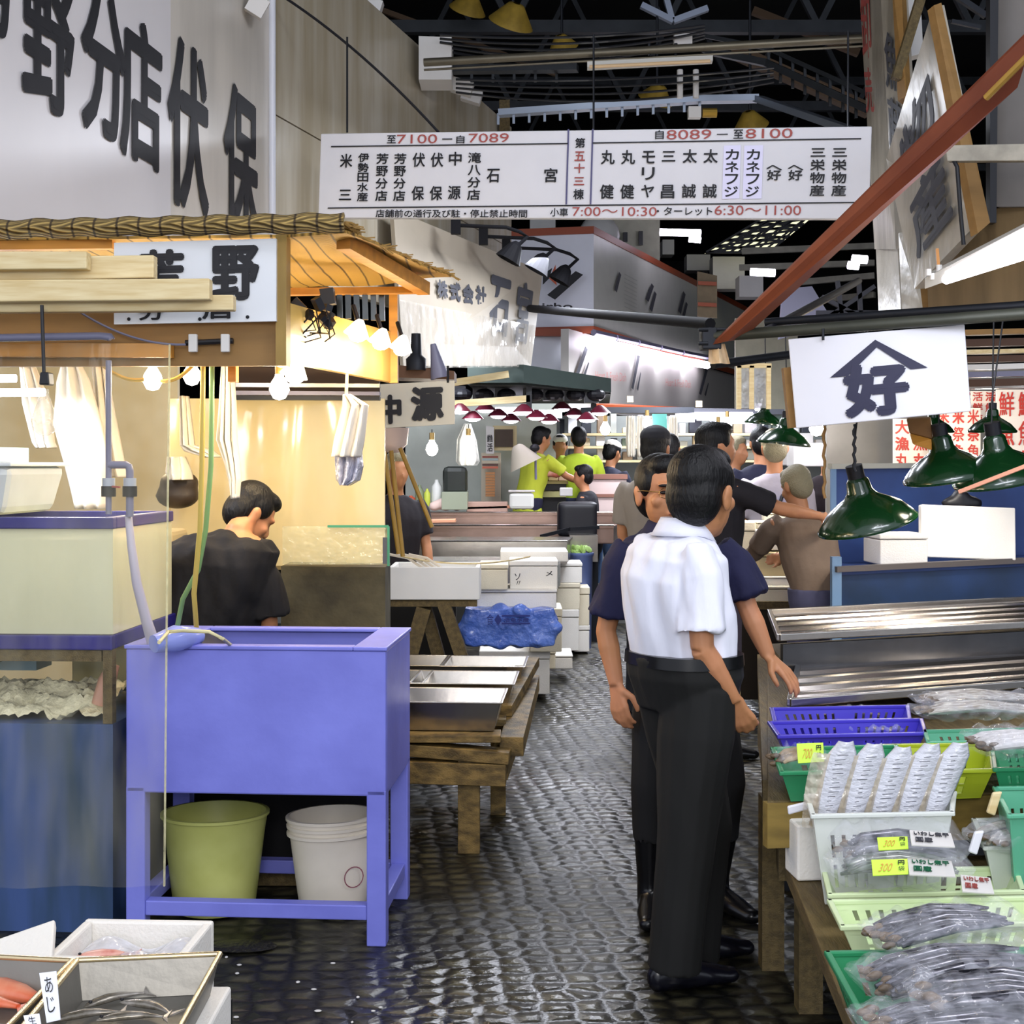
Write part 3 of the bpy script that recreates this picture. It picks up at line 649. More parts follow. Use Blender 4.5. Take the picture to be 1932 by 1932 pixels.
def npx(t,T,R,J):
    b=MB()
    for sg in (1,-1):
        b.tube([T(sg*.033+.024*math.cos(a),.102,.006+.016*math.sin(a)) for a in [2*PI*i/16 for i in range(17)]],.0013,5)
        b.tube([T(sg*.057,.100,.010),T(sg*.086,.04,.012),T(sg*.087,-.02,.008)],.0018,5)
    b.tube([T(-.009,.106,.01),T(.009,.106,.01)],.0014,5)
    b.build('glasses',M('gold_wire','#d9b36a',.2,1),t,label='thin gold-rimmed spectacles')
    n=J['neck']; U=V((0,0,1)); s_,f_=J['s'],J['f']
    b=MB(); b.grid(lambda u,v:n+s_*math.cos(PI/2+.3+(2*PI-.6)*u)*(.066+.03*v)+f_*math.sin(PI/2+.3+(2*PI-.6)*u)*(.066+.03*v)+U*(.04-.05*v),24,3); b.build('collar',c_navy,J['_s'],smooth=True,solid=.004)
    b=MB(); b.box(P(1236,1535,4.845),(.035,.006,.014)); b.build('boot_tag',M('yellow_green_tag','#b9c03a',.6),t)
person('man in a navy polo shirt and glasses facing the other, hand on tray',J,c_navy,c_blk2,vox=.0055,hair='black_hair',face=True,extra=npx,boots=True,shoes='#0b0b0e',headk=1.12,tuck=False,
  hands={'R':(V((.12,-.2,-1)),V((-.7,-.7,.1)),-1,.55,.19),'L':(V((.62,-.3,-.62)),V((.3,-.3,.9)),1,.35,.19,.35)})
# --- man in black bending behind the blue tank (d 5.6)
d=5.6
J=joints(ZX(395,d,0),math.radians(35),1.66)
J['head']=P(472,972,d+.12); J['hf']=V((.75,.55,-.75)); J['hup']=(.3,.2,1); J['neck']=P(448,1003,d+.02); J['che']=P(408,1068,d-.02); J['wai']=P(385,1180,d); J['pel']=P(378,1250,d)
J['s']=V((.9,-.43,0)).normalized(); J['f']=V((.43,.9,0)).normalized(); J['tf']=V((.4,.8,-.35)).normalized()
J['shR']=P(492,1060,d-.02); J['elR']=P(508,1180,d+.02); J['wrR']=P(485,1240,d+.2)
J['shL']=P(335,1050,d+.04); J['elL']=P(300,1165,d+.1); J['wrL']=P(330,1225,d+.2)
J['W']=1.25; J['D']=1.2; J['slv']=1.25; J['hipL']=P(345,1280,d); J['hipR']=P(420,1280,d)
person('man in a black T-shirt bent over behind the blue tank, back to the camera',J,c_blk,c_blk2,vox=.009,hair='black_hair',headk=1.05,fat=1.1)
# --- man in brown jersey at the foam box stack (d 8)
d=7.75
J=joints(ZX(1530,d,0),math.radians(-25),1.62,bend=.35,arms={'R':(.9,.1,.4),'L':(.8,.1,.4)})
off=P(1513,912,d)-J['head']; 
for q_ in list(J):
    if isinstance(J[q_],V) and q_ not in('f','s','tf','hf','hdR','hdL'): J[q_]=J[q_]+V((off.x,0,0))
c_brown=M('brown_jersey','#7d6a5a',.85,var=.15,bump=.4,bs=9)
person('grey-haired person in a brown top bending over the foam boxes at right',J,c_brown,M('washed_jeans','#5a5a78',.85,var=.4,vs=4),vox=.013,hair='grey_hair',sleeve='long',fat=1.05)
# --- background people: (px, py of head centre, d, yaw deg, shirt hex, pants hex, label, opts)
def bgp(px,py,d,yaw,sh,pn,label,**k):
    h=k.pop('h',None); arms=k.pop('arms',None); bend=k.pop('bend',0)
    rz_=k.pop('raise_',0); z=CZ-(py-HY)/F*d-rz_; h=h or 1.66*z/1.553; J=joints(ZX(px,d,rz_),math.radians(yaw),h,bend=bend,arms=arms)
    J['z0']=rz_; off=ZX(px,d,0).x-J['head'].x
    for q_ in list(J):
        if isinstance(J[q_],V) and q_ not in('f','s','tf','hf','hdR','hdL'): J[q_]=J[q_]+V((off,0,0))
    return person(label,J,M('shirt_'+sh,'#'+sh,.85,var=.1,bump=.3,bs=9),M('pants_'+pn,'#'+pn,.85,var=.1),vox=.018,nose=True,**k)
bgp(1022,825,14.35,60,'c8d23e','23233a','worker in a lime shirt leaning left of the other lime-shirted worker',raise_=.3,arms={'R':(.9,.1,.3),'L':(.8,.1,.5)},bend=.25,tuck=False)
bgp(1092,828,14.75,0,'b9d43a','39405c','worker in a lime T-shirt standing with his back to the aisle',raise_=.3,tuck=False,arms={'R':(.5,.2,.7),'L':(.5,.2,.7)})
bgp(1100,868,14.0,-75,'17171f','14141c','short person in black in front of the lime-shirted worker, head lowered',h=1.60,bend=.1,sleeve='long')
bgp(1057,842,15.15,180,'d7d0c4','5b4a44','worker with a striped cap facing out between the two lime shirts',hat='band',raise_=.3)
bgp(1157,850,15.6,40,'1a1d33','5b7aa5','worker in a navy top and white headcloth bending right of the lime shirts',hat='band',bend=.3,sleeve='long')
bgp(1238,848,8.6,25,'8d8378','2b2b30','man in a grey T-shirt and black cap behind the navy polo man',hat='cap')
bgp(1262,850,11.5,10,'20202a','1c1c24','dark-haired figure just behind the man with the black cap')
bgp(1352,845,7.6,150 if False else 70,'1d1a20','3a3340','man in a black T-shirt behind the white-shirted man, arm stretched to the right',arms={'R':(1.2,.1,.2),'L':(.2,.1,.2)})
bgp(1388,852,12.9,120,'2b2540','33304a','small dark figure between the black T-shirt man and the grey-shirted man',hair='grey_hair')
bgp(1436,838,11.8,0,'1b1c33','3b4a78','person in a navy top with a white back emblem at the aisle end')
bgp(1462,848,9.6,5,'a09aa5','8f98b4','man in a pale grey striped shirt with a black shoulder bag walking away',tuck=False,hair='grey_hair',
    extra=lambda t,T,R,J:(MB().box(J['pel']+V((-.06,-.17,.02)),(.26,.09,.22)).build('shoulder_bag',mBlack,t,bev=.02),MB().tube([J['pel']+V((-.06,-.16,.12)),J['che']+V((.02,-.15,.02)),J['neck']+V((.12,-.03,-.02))],.012,6).build('bag_strap',mBlack,t)))
bgp(1560,862,12.5,200,'2a1f24','22222a','person in dark clothes behind the grey-haired person, head lowered')
bgp(1648,862,10.5,20,'4a4440','2b2b30','person whose dark head shows above the blue partition')
bgp(748,890,9.2,150,'1f1a20','1b1b22','elderly person in dark clothes seen through the gap left of the counters',hair='grey_hair')
# ---------- blue painted tank on legs
th=math.radians(4); o0=G(728,1787,0)
mt=Mx.Translation(o0)@Mx.Rotation(-th,4,'Z')
t=thing('water_tank','periwinkle-blue painted tank on square legs with two buckets underneath','water tank',o0)
W_,D_,H_=.885,.56,.985
def tb(): return MB(mt)
b=tb(); b.bp(-W_,0,0,.02,.50,H_); b.bp(-W_,0,D_-.02,D_,.50,H_); b.bp(-W_,-W_+.02,.02,D_-.02,.50,H_); b.bp(-.02,0,.02,D_-.02,.50,H_); b.bp(-W_+.02,-.02,.02,D_-.02,.50,.53)
b.build('basin',mBlueP,t,bev=.006)
b=tb(); b.bp(-W_-.005,-W_+.14,-.006,D_+.005,H_,H_+.014); b.bp(-.11,.005,-.006,D_+.005,H_,H_+.014); b.bp(-W_+.14,-.11,-.006,.05,H_,H_+.014); b.bp(-W_+.14,-.11,D_-.05,D_+.005,H_,H_+.014)
b.build('rim',mBlueP,t,bev=.004)
for x in (-W_,-.065):
    for y in (0,D_-.06):
        tb().bp(x,x+.065,y,y+.06,0,.52).build('leg',mBlueP,t,bev=.004)
for (x0,x1,y0,y1) in ((-W_+.065,-.065,.005,.055),(-W_+.065,-.065,D_-.055,D_-.005),(-W_+.005,-W_+.055,.06,D_-.06),(-.06,-.01,.06,D_-.06)):
    tb().bp(x0,x1,y0,y1,.085,.135).build('rail',mBlueP,t,bev=.004)
b=tb(); b.bp(-W_+.03,-.03,.03,D_-.03,.80,.83); b.build('water',M('dark_tank_inside','#3a3c46',.15),t)
b=tb()
b.add([V((-W_+.14,.05,H_+.002)),V((-.11,.05,H_+.002)),V((-.17,.13,.86)),V((-W_+.30,.13,.86))],[(0,1,2,3)]); 
b.add([V((-W_+.14,.05,H_)),V((-W_+.30,.13,.86)),V((-W_+.30,D_-.06,.9)),V((-W_+.14,D_-.05,H_))],[(0,1,2,3)])
b.add([V((-.11,.05,H_)),V((-.17,.13,.86)),V((-.17,D_-.06,.9)),V((-.11,D_-.05,H_))],[(0,3,2,1)])
b.build('liner',M('worn_steel_liner','#4a4852',.4,.6,var=.4,vs=9),t)
MB().slab([ZX(250,5.3,.92),ZX(728,5.25,.92),ZX(728,5.25,0),ZX(250,5.3,0)],.03).build('shade_sheet',M('shade_black','#0c0c10',.85),label='black sheet added behind the two buckets to stand in for the shade there',cat='board')  # added black sheet, darkens the space beneath the tank in place of shade
# boards under tank
strut('plank','brown plank lying on the floor under the blue tank','plank',mWoodD,(G(480,1655,.03),G(700,1655,.03),.05))
# buckets
def bucket(name,lab,px,pyb,dia,h,m_,tilt,ribs):
    c=G(px,pyb,0); t=thing(name,lab,'bucket',c); r=dia/2; rb=r*.78; R=(tilt[0],tilt[1],0)
    pr=[(0,.006),(rb*.96,.0),(rb,.012)]+[(rb+(r-rb)*u,h*u) for u in (.3,.6,.82)]
    pr+=[(r*.985,h*.9),(r,h*.97)]
    pr+=[(r*1.02,h),(r*.98,h),(r*.96,h*.95),(rb*.95,.02),(0,.02)]
    MB().lathe(pr,c+V((0,0,.008)),36,rot=R).build('pail',m_,t,smooth=True)
    if ribs:
        for z_ in (.80,.88): MB().lathe([(r*.955,h*z_),(r*1.03,h*z_+.004),(r*1.03,h*z_+.014),(r*.96,h*z_+.018)],c+V((0,0,.008)),36,rot=R).build('rib',m_,t,smooth=True)
    MB().lathe([(r*.99,h*.965),(r*1.045,h*.97),(r*1.045,h*1.0),(r*.985,h*1.005)],c+V((0,0,.008)),36,rot=R).build('rim',m_,t,smooth=True)
    return t,c
bucket('bucket','yellow-green plastic bucket tilted under the blue tank',405,1716,.372,.345,M('olive_green_plastic','#cdd07c',.45,var=.15,vs=4,hex2='#b6b964'),(-.03,.0),False)
tw,cw=bucket('bucket','dirty white plastic pail with double rim under the blue tank',630,1716,.315,.335,M('dirty_white_plastic','#ece2d0',.45,var=.12,vs=5),(-.03,-.03),True)
b=MB(); b.lathe([(.034,0),(.038,0)],cw+V((.085,-.112,.15)),20,rot=(PI/2,0,.55)); b.build('round_mark',M('dull_red_mark','#8c4f5a',.6),tw,label='dull red ring printed on the pail')
# ---------- fish tank stand at far left
s0=G(213,1760,0); ms=Mx.Translation(s0)@Mx.Rotation(-math.radians(3),4,'Z')
def sb(): return MB(ms)
t=thing('fish_tank_stand','worn dark blue stand with a shelf opening carrying the clear fish tanks at far left','tank stand',s0)
SW=1.35; SD=.75
b=sb(); b.bp(-SW,0,0,.03,0,.715); b.build('front_panel',mBlueD,t)
b=sb(); b.bp(-.03,0,.03,SD,0,.715); b.bp(-SW,-.03,.03,SD,.68,.715); b.build('side_panel',mBlueD,t)
for x in (-.035,-SW+.0): sb().bp(x,x+.033,.0,.04,.717,.97).build('post',mWoodD,t)
sb().bp(-.035,0,SD-.04,SD,.717,.97).build('post',mWoodD,t)
sb().bp(-SW,-.04,.0,.03,.93,.968).build('rail',mWoodD,t)
b=sb(); b.bp(-SW,.0,-.01,.03,.97,1.02); b.bp(-.03,0,.03,SD,.97,1.02); b.build('navy_beam',mNavyBeam,t,bev=.005)
b=sb(); b.bp(-SW,-.03,.031,SD,.98,1.01); b.build('shelf_board',mNavyBeam,t)
# shelf contents
b=sb(); b.grid(lambda u,v:(-SW+.05+(SW-.1)*u,.06+.5*v,.735+.07*math.sin(PI*v)+.035*MN.noise(V((u*18,v*9,0)))+.02*MN.noise(V((u*60,v*28,3)))),110,40)
b.build('crushed_ice',M('yellowish_ice','#efe6bd',.3,var=.25,vs=30,bump=.5,bs=60),smooth=True,label='heap of wet whitish ice and scraps on the shelf of the fish tank stand',cat='ice',kind='stuff')
t=thing('plastic_tub','pale cream plastic tub on the shelf of the fish tank stand','tub',ms@V((-.28,.42,.79)))
b=sb(); b.bp(-.38,-.07,.62,.70,.735,.90); b.build('tub',M('cream_tub','#d6c98f',.4),t,bev=.01)
b=sb(); b.bp(-.39,-.06,.61,.71,.90,.915); b.build('lid',M('cream_lid','#efe0a8',.3),t,bev=.004)
b=sb(); b.bp(-.62,-.45,.45,.6,.83,.97); b.build('blue_box',M('pale_blue_plastic','#8fb0b8',.5),label='small pale blue plastic box hanging under the navy beam of the stand',cat='box')
b=sb(); b.tube([(-.09,.14,.76),(-.07,.14,.84),(-.05,.15,.90)],[.035,.032,.022],12); b.build('pink_jar',M('pink_plastic','#c9967c',.4),label='pink plastic bottle at the right end of the stand shelf',cat='bottle',smooth=True)
b=sb(); b.beam((-.92,.3,.80),(-.55,.35,.90),.03,.05); b.build('dark_bar',mDkMetal,label='dark bar slanting across the shelf opening of the stand',cat='bar')
# glass tanks
mAq=FILM('cloudy_tank_glass','#e6e4bf',.62,.12,vs=2.2,amp=.12,bump=.15,bs=6,gl=.5,stretch=(1.2,1.2,.35))
mWat=FILM('cloudy_water','#e8e0ac',.55,.3,vs=3,amp=.25,bump=.1,stretch=(1.5,1.5,.4))
t=thing('fish_tank','clear cloudy lower fish tank with navy rims at far left','fish tank',ms@V((-.6,.3,1.02)))
def walls(b,x0,x1,y0,y1,z0,z1,th=.008):
    b.bp(x0,x1,y0,y0+th,z0,z1); b.bp(x0,x1,y1-th,y1,z0,z1); b.bp(x0,x0+th,y0+th,y1-th,z0,z1); b.bp(x1-th,x1,y0+th,y1-th,z0,z1)
b=sb(); walls(b,-SW+.02,-.005,.015,SD-.06,1.022,1.385); b.build('glass_wall',mAq,t)
b=sb(); b.bp(-SW+.04,-.02,.14,SD-.1,1.025,1.34); b.build('water',mWat,t)
b=sb(); b.bp(-SW,.0,.0,.04,1.385,1.425); b.bp(-.04,0,.04,SD-.05,1.385,1.425); b.bp(-SW,-.04,SD-.09,SD-.05,1.385,1.425); b.build('rim',mNavyBeam,t,bev=.004)
b=sb(); b.tube([(-.55,.25,1.04),(-.35,.22,1.035),(-.12,.28,1.032)],[.012,.02,.008],8); b.build('starfish_arm',M('brown_weed','#8a5a2c',.6),t,smooth=True,label='brown streak of weed at the tank bottom')
t=thing('plastic_tray_tub','pale blue rounded tub standing on top of the fish tank rim','tub',ms@V((-.5,.35,1.43)))
b=sb(); b.hexa([(-SW+.1,.12,1.427),(-.44,.12,1.427),(-.44,.6,1.427),(-SW+.1,.6,1.427)],[(-SW+.1,.09,1.60),(-.40,.09,1.60),(-.40,.63,1.60),(-SW+.1,.63,1.60)]); b.build('tub_body',M('pale_blue_tub','#c6ced2',.35,var=.1),t,bev=.03)
b=sb(); b.bp(-SW+.1,-.39,.08,.64,1.60,1.615); b.build('tub_rim',M('pale_blue_rim','#dfe6e8',.3),t,bev=.005)
b=sb(); b.bp(-.85,-.5,.2,.5,1.617,1.67); b.build('cyan_case',M('cyan_case','#a9cdc8',.4),label='small cyan case on the pale blue tub',cat='case')
# pipes
D=4.6
t=thing('pvc_pipework','grey plastic pipe dropping to the fish tank rim with a branch and two valves','pipe',P(205,990,D))
MB().tube([P(205,680,D),P(205,970,D)],.010,10).build('riser',mPVC,t,smooth=True)
MB().tube([P(205,877,D),P(238,877,D),P(243,880,D),P(245,888,D),P(245,975,D)],.013,10).build('branch',mPVC,t,smooth=True)
for x in (205,245):
    MB().tube([P(x,902,D),P(x,917,D)],.021,12).build('valve_body',M('valve_grey','#aab0b8',.4),t,smooth=True); MB().tube([P(x,917,D),P(x,937,D)],.024,12).build('valve_collar',mDkMetal,t,smooth=True)
MB().beam(P(212,918,D-.03),P(226,919,D-.05),.006,.006).build('valve_handle',mRed,t)
b=MB(); b.tube([P(242,972,4.62),P(248,1030,4.6),P(258,1100,4.6),P(276,1170,4.63),P(292,1222,4.68)],[.012,.014,.016,.018,.022],12); b.build('hose',M('milky_hose','#b8b2bd',.35),label='milky hose hanging from the grey valve down to the blue tank corner',cat='hose',smooth=True)
# lying bag / tube on tank edge
b=MB(); b.tube([G(290,1215,1.02),G(330,1205,1.03),G(372,1200,1.02)],[.03,.045,.03],12); b.build('plastic_bundle',M('shiny_blue_film','#8f9be0',.15),label='shiny bluish plastic bundle lying on the left rim of the blue tank',cat='bundle',smooth=True)
b=MB(); b.tube([G(300,1212,1.045),G(318,1192,1.06),G(345,1190,1.07),G(395,1192,1.07),G(420,1205,1.05),G(434,1216,1.0)],.006,8); b.build('cord',M('cream_cord','#d9cfa0',.5),label='cream cord looped over the rim of the blue tank',cat='cord',smooth=True)
for (pts,mc,lab) in ((((383,690,4.75),(381,870,4.75),(377,1000,4.8),(366,1120,4.85),(371,1190,4.95)),'#cdb45c','yellow rubber hose hanging in front of the black-shirted back'),(((400,690,4.8),(398,880,4.8),(388,1000,4.83),(374,1075,4.85),(345,1130,4.9),(335,1180,4.95)),'#7fa56a','green rubber hose hanging beside the yellow one')):
    b=MB(); b.tube([P(*p) for p in pts],.009,10); b.build('hose',M('hose'+mc[1:],mc,.4),label=lab,cat='hose',smooth=True)
# ---------- clear vinyl curtain
mVin=FILM('clear_vinyl','#efe6c4',.07,.12,vs=9,amp=.07,bump=.5,bs=16,gl=.8,stretch=(1,1,.25))
b=MB(); dv=4.5
b.grid(lambda u,v:P(-180+500*u-10*v,648+1025*v,dv)+V((0,.012*math.sin(u*17+v*3)+.008*math.sin(v*9+u*5),0)),60,60)
b.build('vinyl_curtain',mVin,label='clear creased vinyl curtain hanging in front of the fish tanks at left',cat='curtain',smooth=True)
b=MB(); b.tube([P(320,650,dv),P(316,1000,dv),P(310,1672,dv)],.004,6); b.build('hem',FILM('hem_film','#e6dfb2',.5,.3),label='pale welded edge strip of the clear vinyl curtain',cat='strip')
# ---------- stall carpentry
t=thing('stall_front','brown plywood and timber stall front carrying the roof and lamps at upper left','stall front',P(300,690,4.75))
b=MB(); b.slab([P(-150,590,4.66),P(520,590,4.66),P(520,690,4.66),P(-150,692,4.66)],.03); b.build('fascia',mPlank,t)
b=MB(); b.slab([P(-150,646,4.6),P(322,648,4.6),P(322,674,4.6),P(-150,672,4.6)],.05); b.build('curtain_rail_board',mOrange,t)
b=MB(); b.slab([P(520,443,4.62),P(540,443,4.62),P(540,690,4.62),P(520,690,4.62)],.09); b.build('corner_post',M('olive_wood','#9b7d3e',.6,var=.2,vs=5,stretch=(6,6,1)),t)
b=MB(); b.slab([P(540,570,4.68),P(745,628,5.86),P(745,722,5.86),P(540,682,4.68)],.03); b.build('side_board',M('yellow_ply','#d8b765',.4,var=.25,vs=3,stretch=(1,1,.3),hex2='#c09045'),t)
b=MB(); b.slab([P(734,550,5.8),P(750,550,5.8),P(750,722,5.8),P(734,722,5.8)],.05); b.build('rear_post',mOrange,t)
b=MB(); b.slab([P(540,543,5.2),P(800,540,5.5),P(800,552,5.5),P(540,556,5.2)],.06); b.build('eaves_beam',mOrange,t)
b=MB(); b.beam(P(648,456,4.7),P(800,545,5.5),.05,.05); b.build('rafter',mOrange,t)
b=MB(); b.beam(P(-150,466,4.7),P(215,462,4.7),.04,.03); b.build('roof_batten',mOrange,t)
for (x0,x1,y0,y1,dd) in ((430,445,678,720,4.8),):
    b=MB(); b.slab([P(x0,y0,dd),P(x1,y0,dd),P(x1,y1,dd),P(x0,y1,dd)],.05); b.build('hanging_block',mOrange,t)
b=MB(); b.slab([P(430,677,4.72),P(540,677,4.72),P(540,686,4.72),P(430,686,4.72)],.06); b.build('lower_trim',mOrange,t)
# bamboo roof
mReed=WEAVE('reed_roof','#8a6c30','#e0b050',28,.6,'X','#5a431c',4.5)
mReedE=WEAVE('reed_edge','#5f4d26','#b89a58',40,.7,'X','#3a2a12',4.2,bump=.8)
t=thing('reed_roof','woven reed blind roof with a ragged edge over the left stall','reed roof',P(300,440,4.8))
b=MB(); 
b.grid(lambda u,v:G(-160+(800+10)*u,432-16*u+0*v,2.40)+V((0,.0,0))+V((.0,-.025*math.sin(PI*v)+.0,.0))-V((0,0,.055*v-.02+.004*math.sin(u*60))),60,4)
b.build('roof_edge',mReedE,t,smooth=True,solid=.012)
zq=2.375
b=MB(); qa=[G(540,445,zq),G(652,437,zq),G(858,522,zq),G(540,546,zq)]
b.grid(lambda u,v:qa[0].lerp(qa[1],u).lerp(qa[3].lerp(qa[2],u),v)+V((0,0,.012*math.sin(u*9)*math.sin(v*7))),20,20); b.build('reed_mat',mReed,t,solid=.01)
b=MB(); qa2=[G(-160,452,zq),G(540,445,zq),G(540,546,zq),G(-160,560,zq)]
b.grid(lambda u,v:qa2[0].lerp(qa2[1],u).lerp(qa2[3].lerp(qa2[2],u),v),20,6); b.build('reed_mat',mReed,t,solid=.01)
b=MB()
random.seed(3)
for i in range(60):
    x=640+random.uniform(-8,18); y=random.uniform(418,440); p=G(x,y,2.40); b.tube([p,p+V((random.uniform(.02,.06),random.uniform(-.02,.03),random.uniform(-.02,.0)))],.003,4)
for i in range(50):
    u=random.random(); p=qa[1].lerp(qa[2],u); b.tube([p,p+V((random.uniform(.01,.05),random.uniform(-.01,.03),random.uniform(-.02,.01)))],.003,4)
b.build('frayed_reeds',M('reed_brown','#8a6a30',.7),t)
# timbers stacked
t0=None
for k,(x1,y0,y1,dd,yl) in enumerate(((440,556,585,4.42,4),(395,525,565,4.36,4),(290,481,524,4.42,6),(163,474,507,4.36,1))):
    b=MB(); q4=[P(-160,y0+yl,dd),P(x1,y0,dd),P(x1,y1,dd),P(-160,y1+yl+2,dd)]
    b.slab(q4,.05); b.build('timber_beam',mWoodP,bev=.004,label=['pale squared timber end, lowest and longest of the four under the reed roof','pale squared timber, second longest of the four, with the black rod under it','pale squared timber, third longest of the four, its end against the shop characters','shortest pale squared timber, topmost of the four at far left'][k],cat='timber',group='pale timbers under the reed roof')
# sign 芳野分店
q2=[P(215,458,4.6),P(521,450,4.6),P(521,606,4.6),P(215,612,4.6)]
t=thing('name_board','white board with black brush characters behind the pale timber ends','sign',P(370,606,4.6))
pn=MB().slab(q2,.02).build('panel',M('board_white2','#dfe2e6',.35),t)
b=MB(); U_=lambda x:(x-215)/306; V_=lambda y:(y-455)/155
for c,x0,y0,x1,y1,bo in (('芳',262,470,348,560,.045),('野',398,466,490,570,.045),('分',262,574,312,604,.02),('店',382,574,440,604,.02)): b.tex(c,q2,(U_(x0),V_(y0),U_(x1),V_(y1)),.004,bo)
b.build('lettering',mInk,pn)
b=MB()
for x,y in ((243,602),(377,602),(467,598)): b.ell(P(x,y,4.597),(.006,.003,.006))
b.build('screw',mDkMetal,t)
# conduit with clamps
t=thing('black_conduit','short black conduit held by two white clamps on the plywood front','conduit',P(400,640,4.6))
MB().tube([P(350,647,4.63),P(440,643,4.63)],.010,10).build('pipe',mBlack,t)
for x in (363,424):
    MB().slab([P(x-8,630,4.6),P(x+8,630,4.6),P(x+8,664,4.6),P(x-8,664,4.6)],.02).build('clamp',mWhite,t,bev=.003)
b=MB(); b.tube([P(-160,640,4.5),P(190,634,4.5),P(208,636,4.5),P(210,641,4.5)],[.013,.013,.013,.013],12); b.build('grey_pipe',mPVC,label='grey-violet plastic pipe running level at far left over the vinyl curtain',cat='pipe',smooth=True)
t=thing('lamp_drop','black rod and socket with a clear unlit bulb hanging at far left','lamp',P(83,775,4.34))
MB().tube([P(79,576,4.36),P(83,705,4.34)],.006,8).build('rod',mBlack,t)
MB().slab([P(75,702,4.3),P(91,702,4.3),P(93,726,4.3),P(73,726,4.3)],.05).build('socket',mBlack,t,bev=.004)
b=MB(); pc=P(84,740,4.33); b.lathe([(.012,.0),(.014,-.02),(.034,-.075),(.040,-.10),(.034,-.13),(.015,-.146),(0,-.148)],pc+V((0,0,.01)),24); b.build('bulb',FILM('clear_bulb','#fff4d8',.3,.05,gl=1),t,smooth=True)
cable([(P(150,588,4.6),P(350,650,4.6))],.03,.004,'thin grey wire sagging across the plywood front to the black conduit',mPVC)
# string of bulbs
def bulb(px,py,d,lab,size=.032,em=None,power=12,color=WARM,cord=60,group='round bulbs of the left stall'):
    t=thing('light_bulb',lab,'light bulb',P(px,py,d),group); c=P(px,py,d)
    MB().lathe([(0,-size*1.05),(size*.6,-size*.85),(size,-size*.05),(size*.85,size*.6),(size*.42,size*1.3),(size*.38,size*1.6),(0,size*1.6)],c,20).build('globe',em or mBulbOn,t,smooth=True)
    MB().tube([c+V((0,0,size*1.5)),c+V((0,0,size*2.7))],size*.42,10).build('cap',M('brass_cap','#b79a62',.35,.8),t)
    if cord: MB().tube([c+V((0,0,size*2.6)),P(px,py-cord,d)],.003,5).build('wire',mBlack,t)
    l=lamp('POINT',c-V((0,0,.0)),power,color,size*1.1)
    return t
def conelamp(px,py,d,lab,power=20,size=.04):
    t=thing('clip_lamp',lab,'lamp',P(px,py,d),'bright cone lamps of the left stall'); c=P(px,py,d); r=(-.15,.25,0)
    MB().lathe([(size*.3,size*.9),(size*.55,size*.5),(size*1.15,-size*.5),(size*1.12,-size*.5),(size*.5,size*.45)],c,20,rot=r).build('shade',EM('hot_shade','#fff1d0',6),t,smooth=True)
    MB().ell(c-V((0,0,size*.5)),(size*.8,size*.8,size*.6)).build('bulb',mBulbOn,t,smooth=True)
    MB().tube([c+V((0,0,size*.8)),c+V((-.02,.03,size*2.2))],size*.2,8).build('neck',mBlack,t)
    lamp('POINT',c-V((0,0.02,size*1.5)),power,WARM,.05); return t
bulb(527,735,4.9,'lit bare bulb hanging lowest beside the white hanging cloth',.036,power=5,cord=30)
bulb(288,718,4.75,'lit bulb glowing through the vinyl beside the pipe riser',.034,power=5,cord=20)
bulb(362,710,4.9,'lit bulb just right of the vinyl curtain edge',.032,power=4,cord=18)
conelamp(557,698,4.85,'bright cone lamp below the plywood corner post',4,.044)
for (x,y,dd,lab) in ((675,622,5.05,'bright cone lamp nearest on the yellow side board'),(719,638,5.3,'bright cone lamp in the middle of the yellow side board'),(758,650,5.55,'bright cone lamp at the far end of the yellow side board')): conelamp(x,y,dd,lab,3.2,.042)
b=MB()
for (a,c,s_) in (((190,686,4.7),(272,716,4.72),.02),((300,718,4.74),(365,688,4.76),.02)):
    a=P(*a);c=P(*c); b.tube([a.lerp(c,i/10)-V((0,0,s_*4*(i/10)*(1-i/10))) for i in range(11)],.007,6)
b.build('yellow_cord',M('yellow_cord','#d9b45c',.5),label='yellow lamp cord looping behind the vinyl to the bulbs',cat='cord')
for (x0,x1,y,dd,lab) in ((298,356,682,5.2,'short fluorescent tube left of the yellow hose'),(366,402,684,5.2,'short fluorescent tube at the top of the yellow hose'),(-120,84,742,5.3,'fluorescent tube glowing behind the vinyl at far left'),(-120,30,716,5.6,'upper fluorescent tube at the left picture edge')):
    b=MB(); b.tube([P(x0,y,dd),P(x1,y-2,dd)],.016,10); b.build('hanging_tube_lamp',mTube,label=lab,cat='fluorescent tube',smooth=True,group='fluorescent tubes of the left stall')
lamp('AREA',P(0,740,5.3),18,COOL,.7,(0,0,0),.08)
